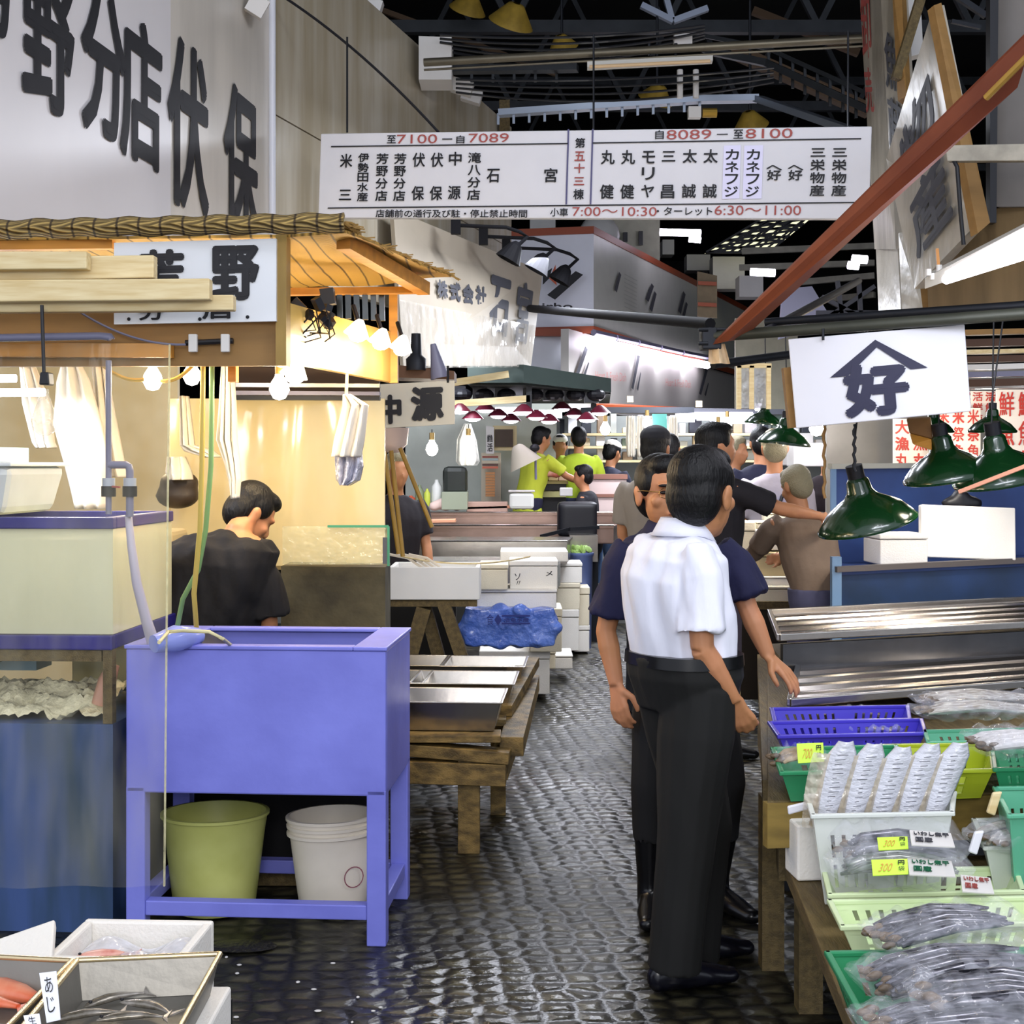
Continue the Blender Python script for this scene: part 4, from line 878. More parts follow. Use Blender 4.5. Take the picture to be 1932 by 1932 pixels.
# clamp and black fittings tangle over side board
random.seed(5)
t=thing('clamp_lights','tangle of black clamps, plugs and wires on top of the yellow side board','clamp',P(600,600,4.9))
b=MB()
for i in range(12):
    c=P(random.uniform(560,625),random.uniform(568,612),4.85+random.uniform(0,.2)); b.box(c,(random.uniform(.02,.05),.03,random.uniform(.02,.05)),(random.random(),random.random(),random.random()))
b.build('clamp_body',mBlack,t)
b=MB()
for i in range(9):
    a=P(random.uniform(565,625),random.uniform(580,600),4.85); c=a+V((random.uniform(-.06,.06),0,-.05-random.random()*.06)); m_=(a+c)/2+V((random.uniform(-.05,.05),-.02,-.03)); b.tube([a,m_,c],.003,5)
b.build('wire',mBlack,t)
MB().slab([P(602,545,5),P(628,542,5),P(632,572,5),P(608,576,5)],.05).build('block',mBlack,t)
for k in range(6):
    x=640+16*k; dd=5.2+.06*k
    t=thing('hanging_knife',None,None,P(x,600,dd)) if False else None
    b=MB(); b.slab([P(x-5,556,dd),P(x+5,556,dd),P(x+6,600+k,dd),P(x-4,600+k,dd)],.02); b.cur=0
    b.build('hanging_tool',M('tool_dark','#3c4145',.25,.8),label='dark steel tool hanging in the row under the eaves beam',cat='tool',group='dark tools under the eaves')
# ---------- stall interior
mCream=M('cream_wall','#d9c79a',.35,var=.18,vs=2.2,hex2='#bfa76f')
MB().slab([ZX(-420,7.6,2.3),ZX(335,7.6,2.3),ZX(335,7.6,.0),ZX(-420,7.6,.0)],.05).build('stall_back_wall',mCream,label='cream back wall of the left stall behind the vinyl curtain',cat='wall panel')
mSheet=FILM('milky_sheet','#e3d2a0',.80,.13,vs=2.5,amp=.12,bump=.25,bs=4,gl=.9,stretch=(1,1,.3))
b=MB(); b.grid(lambda u,v:P(320+405*u,752+315*v,6.3)+V((0,.02*math.sin(u*7+v*2)+.015*math.sin(u*19),0)),50,30)
b.build('vinyl_screen',mSheet,label='milky yellowish plastic screen hanging behind the bent man',cat='screen',smooth=True)
MB().slab([P(320,752,6.5),P(726,752,6.5),P(726,1075,6.5),P(320,1075,6.5)],.03).build('stall_partition',mCream,label='cream board directly behind the milky plastic screen',cat='wall panel')
t=thing('roller_shelf','dark shelf with steel rails across the top of the milky screen','shelf',P(570,745,5.9))
b=MB(); b.slab([P(425,690,6.15),P(716,700,6.15),P(716,752,6.15),P(425,752,6.15)],.03); b.build('back_board',M('dark_shelf_brown','#3a2a1e',.6),t)
for y,mm in ((722,mSteel),(737,mPVC),(746,mDkMetal)): MB().slab([P(425,y,6.0),P(716,y+2,6.0),P(716,y+9,6.0),P(425,y+8,6.0)],.05).build('rail',mm,t)
# stone/canvas wall lower
b=MB(); b.slab([P(530,1068,5.9),P(727,1070,5.9),P(727,1420,5.9),P(530,1420,5.9)],.25); b.build('stone_block',M('mossy_stone','#57503a',.8,var=.55,vs=4,bump=.5,bs=10,hex2='#2f2b1e'),label='mossy brown stone block wall under the milky screen right of the bent man',cat='stone wall')
t=thing('glass_tank','empty glass tank with green edges above the stone block','glass tank',P(640,1060,5.85))
b=MB(); b.slab([P(533,993,5.8),P(733,993,5.8),P(733,1065,5.8),P(533,1065,5.8)],.008); b.build('glass_pane',FILM('tank_pane','#cfc9a0',.35,.08,vs=5,amp=.1),t)
b=MB(); b.beam(P(618,993,5.79),P(733,993,5.79),.006,.01); b.beam(P(733,993,5.79),P(733,1068,5.79),.012,.01); b.build('green_edge',M('green_edge','#3f8a66',.3),t)
MB().slab([P(722,1014,5.78),P(730,1014,5.78),P(730,1064,5.78),P(722,1064,5.78)],.004).build('label_strip',mInkG,t)
# hanging cloths & bags
def cloth(name,lab,pts,d,mat,wav=.02,cat='cloth',solid=.006,nfold=3,depth=.05):
    """outline as list of (y, xl, xr) rows"""
    b=MB(); n=len(pts)-1
    def fn(u,v):
        s=v*n; i=min(int(s),n-1); f=s-i; y=pts[i][0]*(1-f)+pts[i+1][0]*f; xl=pts[i][1]*(1-f)+pts[i+1][1]*f; xr=pts[i][2]*(1-f)+pts[i+1][2]*f
        return P(xl+(xr-xl)*u,y,d)+V((0,-depth*math.sin(PI*u)+wav*math.sin(u*PI*2*nfold+v*2),0))
    b.grid(fn,30,n*8); return b.build(name,mat,smooth=True,solid=solid,label=lab,cat=cat)
cloth('hanging_cloth','big white cloth hanging behind the vinyl, left of the pipe riser',[(682,118,150),(720,105,168),(800,98,190),(880,120,205),(960,140,206)],5.6,mFab)
cloth('hanging_cloth','white cloth with a folded corner left of the big one at far left',[(690,40,66),(760,40,92),(835,62,100),(845,70,105)],5.7,mFab)
cloth('hanging_cloth','white cloth right behind the pipe riser, broadening downward',[(690,176,200),(780,178,215),(870,178,232),(900,182,240)],5.8,mFab)
cloth('hanging_towel','twisted grey-white towel hanging from the orange block',[(692,420,440),(760,414,444),(830,408,446),(870,424,450),(905,434,452),(940,440,449)],5.1,mFab,nfold=4)
cloth('hanging_cloth','short white cloth between the hoses and the towel',[(748,342,356),(840,340,366),(850,345,400),(862,385,415)],6.0,mFab)
cloth('hanging_bag','folded white paper bag hanging from a clip at the right of the screen',[(745,648,662),(765,646,694),(830,630,686),(862,625,680)],5.2,M('bag_white','#e9e1d2',.6),cat='bag')
cloth('hanging_bag','crinkled silver plastic bag hanging below the folded white one',[(850,632,682),(880,632,684),(905,634,678),(915,642,660)],5.25,M('silver_film','#c9c9d6',.15,.3,bump=.8,bs=30),cat='bag')
cloth('stuffed_bag','sagging white sack on the shelf behind the man, below the cloths',[(862,318,350),(890,312,360),(905,320,362)],6.0,mFab,depth=.1,cat='sack')
b=MB(); b.slab([P(652,705,5.2),P(657,705,5.2),P(656,748,5.2),P(650,748,5.2)],.01); b.build('hook_strap',mWoodP,label='wooden clip strap holding the hanging paper bag',cat='strap')
# dark bags behind left
t=MB(); t.ell(P(338,912,6.1),(.09,.07,.06)); t.ell(P(335,935,6.1),(.10,.07,.06)); t=remesh(t,.015,2); t.build('dark_bag',M('dark_bag','#3a2f24',.5),label='dark brown bag on the stall shelf left of the bent man',cat='bag',smooth=True)
t=MB(); t.bp(*[P(270,985,6)[0],P(335,985,6)[0],5.9,6.2,P(0,1040,6)[2],P(0,1000,6)[2]]); t.build('cream_crate',M('cream_crate','#cdbf9a',.5),bev=.02,label='cream plastic crate behind the vinyl edge left of the bent man',cat='crate'); MB().bp(P(262,0,6)[0],P(345,0,6)[0],5.88,6.22,0,P(0,1040,6)[2]-.002).build('crate_stand',mWoodD,label='dark wooden stand under the cream crate behind the vinyl edge',cat='stand')
# stall interior lighting (the bulbs seen mirrored on the screen)
lamp('POINT',P(560,790,5.6),7,WARM,.06); lamp('POINT',P(455,800,5.6),5,WARM,.06); lamp('POINT',P(120,760,6.2),7,WARM,.08); lamp('POINT',P(250,800,6.4),8,WARM,.08)
# ---------- steel trays on pallet wood left of aisle
def tray(lab,c,w_,d_,h_,rz,mat=mSteel,flare=.03,group=None,rim=.012,name='steel_tray',cat='tray'):
    m=Mx.Translation(c)@Mx.Rotation(rz,4,'Z'); t=thing(name,lab,cat,c,group)
    b=MB(m); W,D_,f=w_/2,d_/2,flare; th=.004
    def sec(k,z,i): return [(-W+k-i,-D_+k-i,z),(W-k+i,-D_+k-i,z),(W-k+i,D_-k+i,z),(-W+k-i,D_-k+i,z)]
    L=[sec(f,0,0),sec(0,h_,0),sec(0,h_,rim),sec(0,h_-.006,rim),sec(0,h_-.006,.002),sec(f,-.0+.0,.003)]
    vs=[]; [vs.extend(x) for x in L]; fs=[]
    for i in range(len(L)-1):
        for k in range(4): fs.append((i*4+k,i*4+(k+1)%4,(i+1)*4+(k+1)%4,(i+1)*4+k))
    b.add(vs,fs); b.build('tray_walls',mat,t,bev=.002)
    b=MB(m); b.bp(-W+f,W-f,-D_+f,D_-f,0,.004); b.build('tray_bottom',mat,t); return t,m
def foam(lab,c,w_,d_,h_,rz=0,mat=None,lid=True,group=None,marks=None,th=.025,rot=None,openf=False,name='foam_box'):
    m=Mx.Translation(c)@(Euler(rot).to_matrix().to_4x4() if rot else Mx.Rotation(rz,4,'Z')); t=thing(name,lab,'foam box',c,group); mat=mat or mFoam
    b=MB(m); W,D_=w_/2,d_/2; hb=h_*(.8 if lid else 1)
    if openf:
        b.bp(-W,W,-D_,-D_+th,0,hb); b.bp(-W,W,D_-th,D_,0,hb); b.bp(-W,-W+th,-D_+th,D_-th,0,hb); b.bp(W-th,W,-D_+th,D_-th,0,hb); b.bp(-W+th,W-th,-D_+th,D_-th,0,th)
    else: b.bp(-W,W,-D_,D_,0,hb)
    b.build('box_body',mat,t,bev=.006)
    if lid:
        b=MB(m); b.bp(-W-.004,W+.004,-D_-.004,D_+.004,hb+.004,h_); b.build('lid',mat,t,bev=.007)
    if marks:
        b=MB(m); q=[V((-W,-D_,hb)),V((W,-D_,hb)),V((W,-D_,0)),V((-W,-D_,0))]
        for (s_,uv) in marks: b.tex(s_,q,uv,.002,.0)
        b.build('lettering',mInk,t)
    return t,m
def px_box(x0,x1,yt,yb,d): # centre-bottom, width, height of a box front face seen at depth d
    a=P(x0,yb,d); c=P(x1,yt,d); return V(((a.x+c.x)/2,d,a.z)),c.x-a.x,c.z-a.z
# wooden stand carrying trays
th5=-.06
t=thing('wooden_stand','low rough timber stand carrying the steel trays right of the blue tank','stand',G(880,1600,0))
def wb(p0,p1,w_,h_,nm='plank',mt_=None): MB().beam(p0,p1,w_,h_).build(nm,mt_ or M('stand_wood','#8a713f',.6,var=.45,vs=5,stretch=(3,3,6),hex2='#4c3d1f',bump=.2),t,bev=.003)
zt=.50
c1=G(760,1612,0); 
wb(G(885,1606,0),G(885,1606,0)+V((0,0,.40)),.09,.09,'leg')
wb(G(940,1535,0),G(940,1535,0)+V((0,0,.42)),.07,.07,'leg')
wb(ZX(740,5.75,.43),ZX(962,5.7,.40),.10,.05,'cross_beam'); wb(ZX(735,5.72,.34),ZX(955,5.70,.33),.09,.09,'cross_beam')
wb(ZX(965,5.75,.43),ZX(1000,7.4,.44),.10,.08,'side_beam'); wb(ZX(940,5.8,.33),ZX(985,7.3,.33),.08,.10,'side_beam')
wb(ZX(730,5.75,.475),ZX(945,5.75,.475),.14,.03,'top_board'); wb(ZX(745,6.1,.475),ZX(955,6.1,.475),.12,.03,'top_board'); wb(ZX(740,6.9,.475),ZX(985,6.9,.475),.12,.03,'top_board')
wb(ZX(945,6.2,.50),ZX(1000,7.35,.56),.10,.05,'side_beam')
for k,(px,dd,z,w_,d_,h_,lab) in enumerate(((852,5.92,.495,.44,.36,.125,'nearest dark-sided steel tray with reddish fish on the wooden stand'),(878,6.42,.50,.46,.38,.12,'second steel tray from the front on the wooden stand, wide and bright'),(745,6.45,.50,.30,.38,.12,'steel tray left of the second one, half hidden by the blue tank'),(915,6.95,.50,.40,.36,.12,'rear right steel tray on the wooden stand'),(775,6.98,.50,.36,.36,.12,'rear left steel tray on the wooden stand'))):
    tt,mm=tray(lab,ZX(px,dd,z),w_,d_,h_,th5,flare=.03)
    if k==0:
        b=MB(mm); random.seed(2)
        for i in range(14):
            x=-.16+.024*i; b.ell((x,random.uniform(-.02,.05),.035+.012*random.random()),(.016,.13,.016),(0,0,random.uniform(-.3,.3)),8,6)
        b.build('fish_slices',M('reddish_fish','#a8605a',.25,var=.5,vs=30,hex2='#e3c6b8'),smooth=True,label='reddish fish pieces lying in the nearest tray on the wooden stand',cat='fish',kind='stuff')
# dark trestle behind and foam boxes
t=thing('trestle','dark wooden trestle with slanting legs under the big foam boxes','trestle',ZX(820,7.8,0))
for a,c,w_ in ((ZX(800,7.6,.82),ZX(720,7.6,.0),.08),(ZX(838,7.6,.84),ZX(900,7.6,.30),.07),(ZX(800,7.7,.84),ZX(850,7.7,.30),.07),(ZX(735,7.6,.86),ZX(900,7.6,.86),.06),(ZX(735,8.0,.86),ZX(900,8.0,.86),.06)): MB().beam(a,c,w_,w_).build('brace',mWoodD,t)
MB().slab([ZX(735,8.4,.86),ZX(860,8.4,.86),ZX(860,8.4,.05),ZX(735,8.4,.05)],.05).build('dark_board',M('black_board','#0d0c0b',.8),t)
def fb(x0,x1,yt,yb,d,dep,lab,**k):
    c,w_,h_=px_box(x0,x1,yt,yb,d); c=c+V((0,dep/2,0)); return foam(lab,c,w_,dep,h_,0,**k)
fb(733,905,1070,1132,7.55,.42,'large grey-white foam box on the trestle, nearest of the pile',mat=M('grey_foam','#e4e3e0',.5,var=.04),lid=False,openf=True)
fb(905,958,1065,1113,8.1,.35,'small foam box between the nearest one and the marked one',mat=mFoamY)
fb(962,1052,1058,1112,8.2,.35,'foam box with black brush marks on its face',mat=mFoam,marks=[('ソ',(.10,.30,.22,.6)),('〃',(.14,.62,.22,.8)),('ﾒ',(.75,.2,.9,.42))])
fb(944,1072,1040,1060,8.6,.4,'long foam lid slab lying behind the marked box',mat=mFoam,lid=False)
fb(900,1050,1112,1148,8.15,.4,'wide foam box under the marked one, above the blue bag',mat=mFoam)
for k,(x0,x1,yt,yb,d) in enumerate(((905,1037,1228,1310,9.7-.3),(1000,1060,1148,1230,9.35),(1052,1092,1150,1228,11.6),(1050,1094,1100,1150,11.6),(1048,1098,1062,1100,11.6),(985,1048,1228,1262,9.9),(1046,1080,1236,1262,10.3),(1083,1112,1108,1180,11.75),(1083,1112,1180,1230,11.75))):
    fb(x0,x1,yt,yb,d,.4,['foam box on the floor at the near end of the row along the aisle','foam box right of the blue bag in the row along the aisle','lowest foam box of the middle stack along the aisle','second foam box up in the middle stack along the aisle','top foam box of the middle stack along the aisle','foam box on the floor just behind the nearest of the row','narrow foam box between near and middle stacks','upper foam box of the farthest stack beside the aisle','lower foam box of the farthest stack beside the aisle'][k],mat=[mFoam,mFoamY][k%2])
# blue wrapped parcel
b=MB(); c,w_,h_=px_box(876,1048,1150,1222,8.0); b.box(c+V((0,.2,h_/2)),(w_,.34,h_)); 
for k in range(14): a=2*PI*k/14; b.ell(c+V((w_/2*math.cos(a)*1.0,.02+.1*random.random(),h_/2+h_/2*math.sin(a)*.9)),(.05,.05,.04))
r=remesh(b,.016,2)
for p in r.v: p+=V((0,.012*MN.noise(p*9),.012*MN.noise(p*14+V((5,0,0)))))
bo=r.build('blue_bag',M('blue_film','#6a8be2',.25,var=.25,vs=6,bump=.9,bs=26,hex2='#4a6cc8',coat=.4),smooth=True,label='crinkled blue plastic-wrapped parcel with dark printing beside the trestle',cat='bag')
b=MB(); q=[P(918,1158,7.96),P(1000,1158,7.96),P(1000,1180,7.96),P(918,1180,7.96)]; b.tex('食◆',q,(0,0,.35,1),.01,.0); b.poly([(.35,.1),(1,.1),(1,.25),(.35,.25)],q); b.poly([(.35,.75),(1,.75),(1,.9),(.35,.9)],q); b.tex('活魚水産',q,(.4,.3,.97,.7),.01,.03)
b.build('printing',M('navy_print','#1d2d7d',.5),bo)
# sagging straps
for (pts) in (((760,1050,7.5),(900,1075,7.6),(1000,1050,8.0)),): cable([(P(*pts[0]),P(*pts[2]))],.04,.005,'thin tan cord sagging over the foam boxes',mWoodP)
# steel counters behind
def counter(lab,x0,x1,ytop,yback,d0,z,front,m_=mSteel):
    """steel counter: top surface at height z between depth from ytop(near edge) and yback"""
    z=CZ-(ytop-HY)/F*d0; a=ZX(x0,d0,z);b_=ZX(x1,d0,z);c=b_+V((.08,yback-d0,0));e=a+V((.08,yback-d0,0)); t=thing('steel_counter',lab,'counter',V(((a.x+b_.x)/2,a.y,0)),'stainless fish counters')
    MB().hexa([a-V((0,0,.02)),b_-V((0,0,.02)),c-V((0,0,.02)),e-V((0,0,.02))],[a,b_,c,e]).build('top',m_,t)
    MB().slab([a+V((0,.02,-.02)),b_+V((0,.02,-.02)),b_+V((0,.02,-front)),a+V((0,.02,-front))],.02).build('front',m_,t)
    MB().slab([b_+V((-.02,.03,-.02)),c+V((-.02,-.01,-.02)),c+V((-.02,-.01,-front)),b_+V((-.02,.03,-front))],.02).build('side',m_,t)
    for p in (a+V((.15,0,0)),b_-V((.42,0,0))): MB().beam(p+V((0,.06,-front)),V((p.x,p.y+.06,0)),.05,.05).build('leg',mDkMetal,t)
    MB().tube([a+V((0,0,.005)),b_+V((0,0,.005))],.008,6).build('rim',mSteel,t,smooth=True)
    return t
counter('nearest stainless counter across the aisle end behind the foam boxes',735,1048,1062,10.6,9.9,.93,.22)
counter('second stainless counter behind the nearest one',740,1070,1022,12.0,11.2,1.10,.18)
counter('wide stainless counter with a brownish front just below the far stalls',745,1158,992,13.25,12.9,1.15,.16,M('rosy_steel','#a58c80',.3,.8,var=.15))
counter('farthest stainless counter carrying orange boards and foam',750,1165,968,13.9,13.4,1.22,.3,MATS['rosy_steel'])
t=thing('fish_case','grey steel case with an open lid at the end of the counters','case',ZX(1105,12.4,0))
MB().slab([P(1075,1010,12.4),P(1128,1010,12.4),P(1128,1060,12.4),P(1075,1060,12.4)],.3).build('body',mSteel,t); b=MB(); b.beam(P(1020,1012,12.3),P(1075,998,12.45),.02,.03); b.beam(P(1075,998,12.4),P(1130,995,12.5),.02,.03); b.build('lid_edge',mDkMetal,t)
MB().beam(ZX(1122,12.6,.75),ZX(1122,12.6,0),.06,.06).build('leg',mDkMetal,t)
# blue bin with greens
c=ZX(1097,12.15,0); t=thing('waste_bin','blue-grey plastic bin filled with green leaves behind the foam stacks','bin',c)
MB().lathe([(.0,0),(.085,0),(.10,.81),(.11,.82),(.11,.84),(.095,.84),(.08,.76),(0,.76)],c,24).build('bin_body',M('blue_bin','#5a6a9c',.4,var=.2,vs=4),t,smooth=True)
b=MB(); random.seed(4)
for i in range(26): b.ell(c+V((random.uniform(-.07,.07),random.uniform(-.07,.07),.83+random.uniform(0,.05))),(.04,.03,.008),(random.random()*3,random.random()*3,0),8,4)
b.build('green_leaves',M('leaf_green','#8fae5a',.5,var=.3,vs=20),label='heap of green leaves in the blue-grey bin',cat='leaves',kind='stuff')
# orange boards and things on far counter
for k,(x0,x1,y,d,mm,lab) in enumerate(((752,860,985,12.75,M('salmon_board','#e0a07c',.5),'salmon coloured board lying on the left of the second counter'),(875,1000,958,13.6,MATS['salmon_board'],'long salmon coloured board on the farthest counter'))):
    a=P(x0,y,d); c=P(x1,y-3,d); b=MB(); b.beam(a,c,.2,.03); b.build('cutting_board',mm,label=lab,cat='board',bev=.005)
fb(880,958,947,966,13.5,.3,'rosy shallow box on the farthest counter',mat=M('rosy_box','#c4a392',.4),lid=False)
t=thing('white_tub','white plastic tub with rounded lid on the farthest counter','tub',P(985,962,13.5)); c=P(984,962,13.5)
MB().box(c+V((0,0,.09)),(.24,.2,.16)).build('tub',M('tub_white','#dfe3dc',.4),t,bev=.03); MB().box(c+V((0,0,.185)),(.26,.22,.02)).build('lid',mWhite,t,bev=.008)
b=MB(); 
for k in range(7): b.ell(P(820+k*7,955-3*(k%3),13.5),(.06,.05,.05))
remesh(b,.02,1).build('pink_cloth',M('pinkish_cloth','#ecd0c4',.7),smooth=True,label='crumpled pinkish cloth on the farthest counter at left',cat='cloth')
# black stool/scale
b=MB(); c=P(1068,985,12.75); b.box(c+V((.1,0,.03)),(.36,.3,.32)); r=remesh(b,.03,2); r.build('black_case',mBlack,smooth=True,label='black case standing before the pinkish cabinets',cat='case')
b=MB(); c=P(1065,912,11.1); b.box(P(1068,928,12.9),(.12,.08,.08)); b.build('white_carton',mWhite,label='small white carton above the black case',cat='carton',bev=.01)
# cabinets pinkish
mPk=M('pinkish_cabinet','#d9c3bd',.35,var=.05); mBr=M('brown_trim','#8a5f50',.5)
t=thing('freezer_cabinet','pinkish white double freezer cabinet with brown trims behind the aisle end','cabinet',ZX(1140,14.3,0))
MB().slab([P(1108,905,14.3),P(1182,905,14.3),P(1182,932,14.3),P(1108,932,14.3)],.8).build('upper_front',mPk,t); MB().slab([P(1108,938,14.3),P(1182,938,14.3),P(1182,1010,14.3),P(1108,1010,14.3)],.8).build('lower_front',mPk,t)
MB().slab([P(1107,895,14.28),P(1184,895,14.28),P(1184,904,14.28),P(1107,904,14.28)],.8).build('trim',mBr,t); MB().slab([P(1107,932,14.28),P(1184,932,14.28),P(1184,938,14.28),P(1107,938,14.28)],.8).build('trim',mBr,t)
# desk with lamp
t=thing('work_table','olive work table with shelves behind the counters','table',ZX(1030,12.8,0))
MB().slab([P(990,908,14.4),P(1072,908,14.4),P(1072,913,14.4),P(990,913,14.4)],.5).build('table_top',M('olive_top','#b5a76a',.5),t)
MB().slab([P(995,913,14.45),P(1068,913,14.45),P(1068,925,14.45),P(995,925,14.45)],.4).build('dark_gap',mBlack,t); MB().slab([P(1000,927,14.4),P(1068,927,14.4),P(1068,938,14.4),P(1000,938,14.4)],.4).build('drawer',M('olive_drawer','#a8a56e',.5),t); MB().slab([P(1000,938,14.5),P(1068,938,14.5),P(1068,1000,14.5),P(1000,1000,14.5)],.3).build('leg_board',mBlack,t)
for k,(x,w_,h_,mc,lab) in enumerate(((1008,42,13,'#7b8078','grey box on the olive work table'),(1044,18,18,'#dbc29a','tan tin on the olive work table'),(1062,16,10,'#e3c4b0','stack of pale bowls on the olive work table'))):
    cc,ww,hh=px_box(x-w_/2,x+w_/2,907-h_,907,14.5); b=MB(); b.box(cc+V((0,.12,hh/2)),(ww,.2,hh)); b.build(['grey_box','tin','bowl_stack'][k],M('c'+mc[1:],mc,.5),label=lab,cat=['box','tin','bowls'][k],bev=.008)
b=MB(); 
for k in range(10): b.ell(P(1030+random.uniform(-2,22),888+random.uniform(-6,8),14.3),(.06,.05,.04))
remesh(b,.02,1).build('red_fish_heap',M('red_flesh','#c2604c',.4,var=.4,vs=10,hex2='#e0b09a'),smooth=True,label='heap of red fish meat before the lime-shirted workers',cat='fish',kind='stuff')
t=thing('desk_lamp','big beige shaded lamp on a thin stand left of the lime-shirted workers','lamp',P(990,870,13.6)); c=P(985,862,13.6)
MB().lathe([(.03,.13),(.06,.11),(.17,-.09),(.165,-.09),(.05,.10)],c,24,rot=(0,-.45,0)).build('shade',M('beige_shade','#b9b2a0',.5),t,smooth=True)
MB().tube([P(1010,842,13.65),P(1011,905,13.65)],.012,8).build('stand',mPVC,t); MB().ell(P(1009,845,13.63),(.05,.04,.04)).build('joint',mBlack,t)
# shelf column left & framed panel
MB().bp(-2.4,1.3,14.05,15.35,0,.30).build('raised_floor',M('grey_platform','#6b6b66',.7),label='low grey raised floor behind the stainless counters',cat='platform')
t=thing('wall_cabinet','pale cream wall behind the counters with a shelf column','wall panel',ZX(900,15.3,0))
MB().slab([ZX(765,15.4,2.4),ZX(1050,15.4,2.4),ZX(1050,15.4,0),ZX(765,15.4,0)],.1).build('panel',M('greenish_white','#c9cfc4',.45,var=.08),t)
MB().slab([ZX(908,15.1,1.75),ZX(945,15.1,1.75),ZX(945,15.1,0),ZX(908,15.1,0)],.2).build('column',M('cream_column','#d9cdb5',.5),t)
t=thing('framed_board','brown board in a cream frame on the wall behind the counters','picture',P(952,850,15.0))
MB().slab([P(930,803,15.0),P(975,803,15.0),P(975,850,15.0),P(930,850,15.0)],.05).build('frame',M('cream_frame','#cdbb8c',.5),t); MB().slab([P(934,810,14.96),P(968,810,14.96),P(968,843,14.96),P(934,843,14.96)],.03).build('board',M('brown_face','#4a3a2c',.6,var=.2),t)
b=MB(); b.slab([P(917,803,14.9),P(932,806,14.9),P(932,856,14.9),P(917,856,14.9)],.03); p_=b.build('notice',mWhite,label='white notice strip with black brush writing left of the framed board',cat='notice'); b=MB(); b.tex('鮮魚',[P(918,820,14.9),P(931,820,14.9),P(931,852,14.9),P(918,852,14.9)],(0.1,0,.9,.45),.01,.02); b.tex('活',[P(918,820,14.9),P(931,820,14.9),P(931,852,14.9),P(918,852,14.9)],(0.1,.5,.9,1),.01,.02); b.build('lettering',mInk,p_)
for k in range(5):
    b=MB(); b.box(P(925,862+5*k,14.85),(.17,.12,.022)); b.build('paperback',M('spine%d'%k,['#8c4a3a','#9fb0b0','#c7b9a0','#5a3a30','#d06a50'][k],.5),label='flat item in the small stack under the white notice',cat='book',group='stack of books under the notice')
for k in range(9):
    b=MB(); b.box(P(925,893+5.2*k,14.85),(.10,.10,.024)); b.build('orange_case',M('orange_case','#c98a52',.5),label='tan case in the narrow upright stack below the books',cat='case',group='narrow stack of tan cases')
b=MB(); c=P(858,915,13.5)
b.slab([P(835,880,13.5),P(880,880,13.5),P(880,935,13.5),P(835,935,13.5)],.4); b.build('dark_chest',M('dark_green_steel','#2e332e',.5,var=.2),label='dark green-grey steel box standing left of the narrow stack',cat='box',bev=.05)
fb(833,882,928,962,13.4,.3,'greenish crate under the dark steel box',mat=M('greenish_crate','#9aa38c',.5),lid=False)
for k,(x0,x1,yt,yb,mc,lab) in enumerate(((783,800,915,960,'#7f8a6a','olive jerrycan at the left end of the farthest counter'),(800,812,922,955,'#c9d44f','lime bottle at the left end of the counters'),(814,834,905,955,'#e1e3dc','white spray jug at the left end of the counters'),(766,784,935,952,'#c4583a','red-orange basin beside the elderly person'))):
    cc,ww,hh=px_box(x0,x1,yt,yb,13.6); b=MB(); b.lathe([(0,0),(ww*.48,0),(ww*.5,hh*.1),(ww*.48,hh*.75),(ww*.2,hh*.9),(ww*.18,hh),(0,hh)],cc,16); b.build(['jerrycan','lime_bottle','spray_jug','red_basin'][k],M('c'+mc[1:],mc,.45),label=lab,cat=['jerrycan','bottle','jug','basin'][k],smooth=True)
# bamboo poles leaning at gap
for (p0,p1,lab) in (((725,852,7.2),(752,1045,7.2),'bamboo pole leaning at the right edge of the milky screen'),((738,850,7.3),(760,1050,7.3),'second bamboo pole leaning beside the first'),((755,845,7.4),(815,995,7.4),'thin cord slanting down to the counters')):
    b=MB(); b.tube([P(*p0),P(*p1)],.012,8); b.build('bamboo_pole',M('bamboo','#b08a3c',.5,var=.2),label=lab,cat='pole',smooth=True)
for k in range(4):
    a=P(735+12*k,1046,7.6); b=MB(); b.tube([a,a+V((.10,.0,-.02)),a+V((.22,0,-.10))],.008,6); b.build('wire_hanger',M('rod_pale','#d8cdbb',.4),label='pale bent rod lying on the big foam box',cat='rod',group='pale rods on the foam box')
t=thing('hanging_basket','pinkish hanging plastic basket below the shop name board','basket',P(743,858,7.6)); c=P(741,838,7.6)
MB().lathe([(.0,-.05),(.04,-.045),(.08,0),(.09,.09),(.085,.09),(.07,0),(0,-.03)],c,20).build('basket',M('pinkish_basket','#ead2c6',.5),t,smooth=True)
for a in (-.07,.07): MB().tube([c+V((a,0,.08)),c+V((0,0,.2))],.004,5).build('cord',mBlack,t)
# 中源 sign
q3=[P(714,725,7.0),P(857,718,7.0),P(858,800,7.0),P(716,808,7.0)]
t=thing('name_board','cream board with two black brush characters right of the yellow side board','sign',P(786,805,7.0))
pn=MB().slab(q3,.04).build('panel',M('board_cream','#c9c2b0',.6),t); b=MB(); b.tex('中',q3,(.0,.25,.30,.92),.005,.06); b.tex('源',q3,(.42,.10,.86,.90),.005,.055); b.build('lettering',mInk,pn)
for x in (730,845): MB().tube([P(x,722,7.0),P(x,690,7.0)],.006,6).build('hanger',mDkMetal,t)
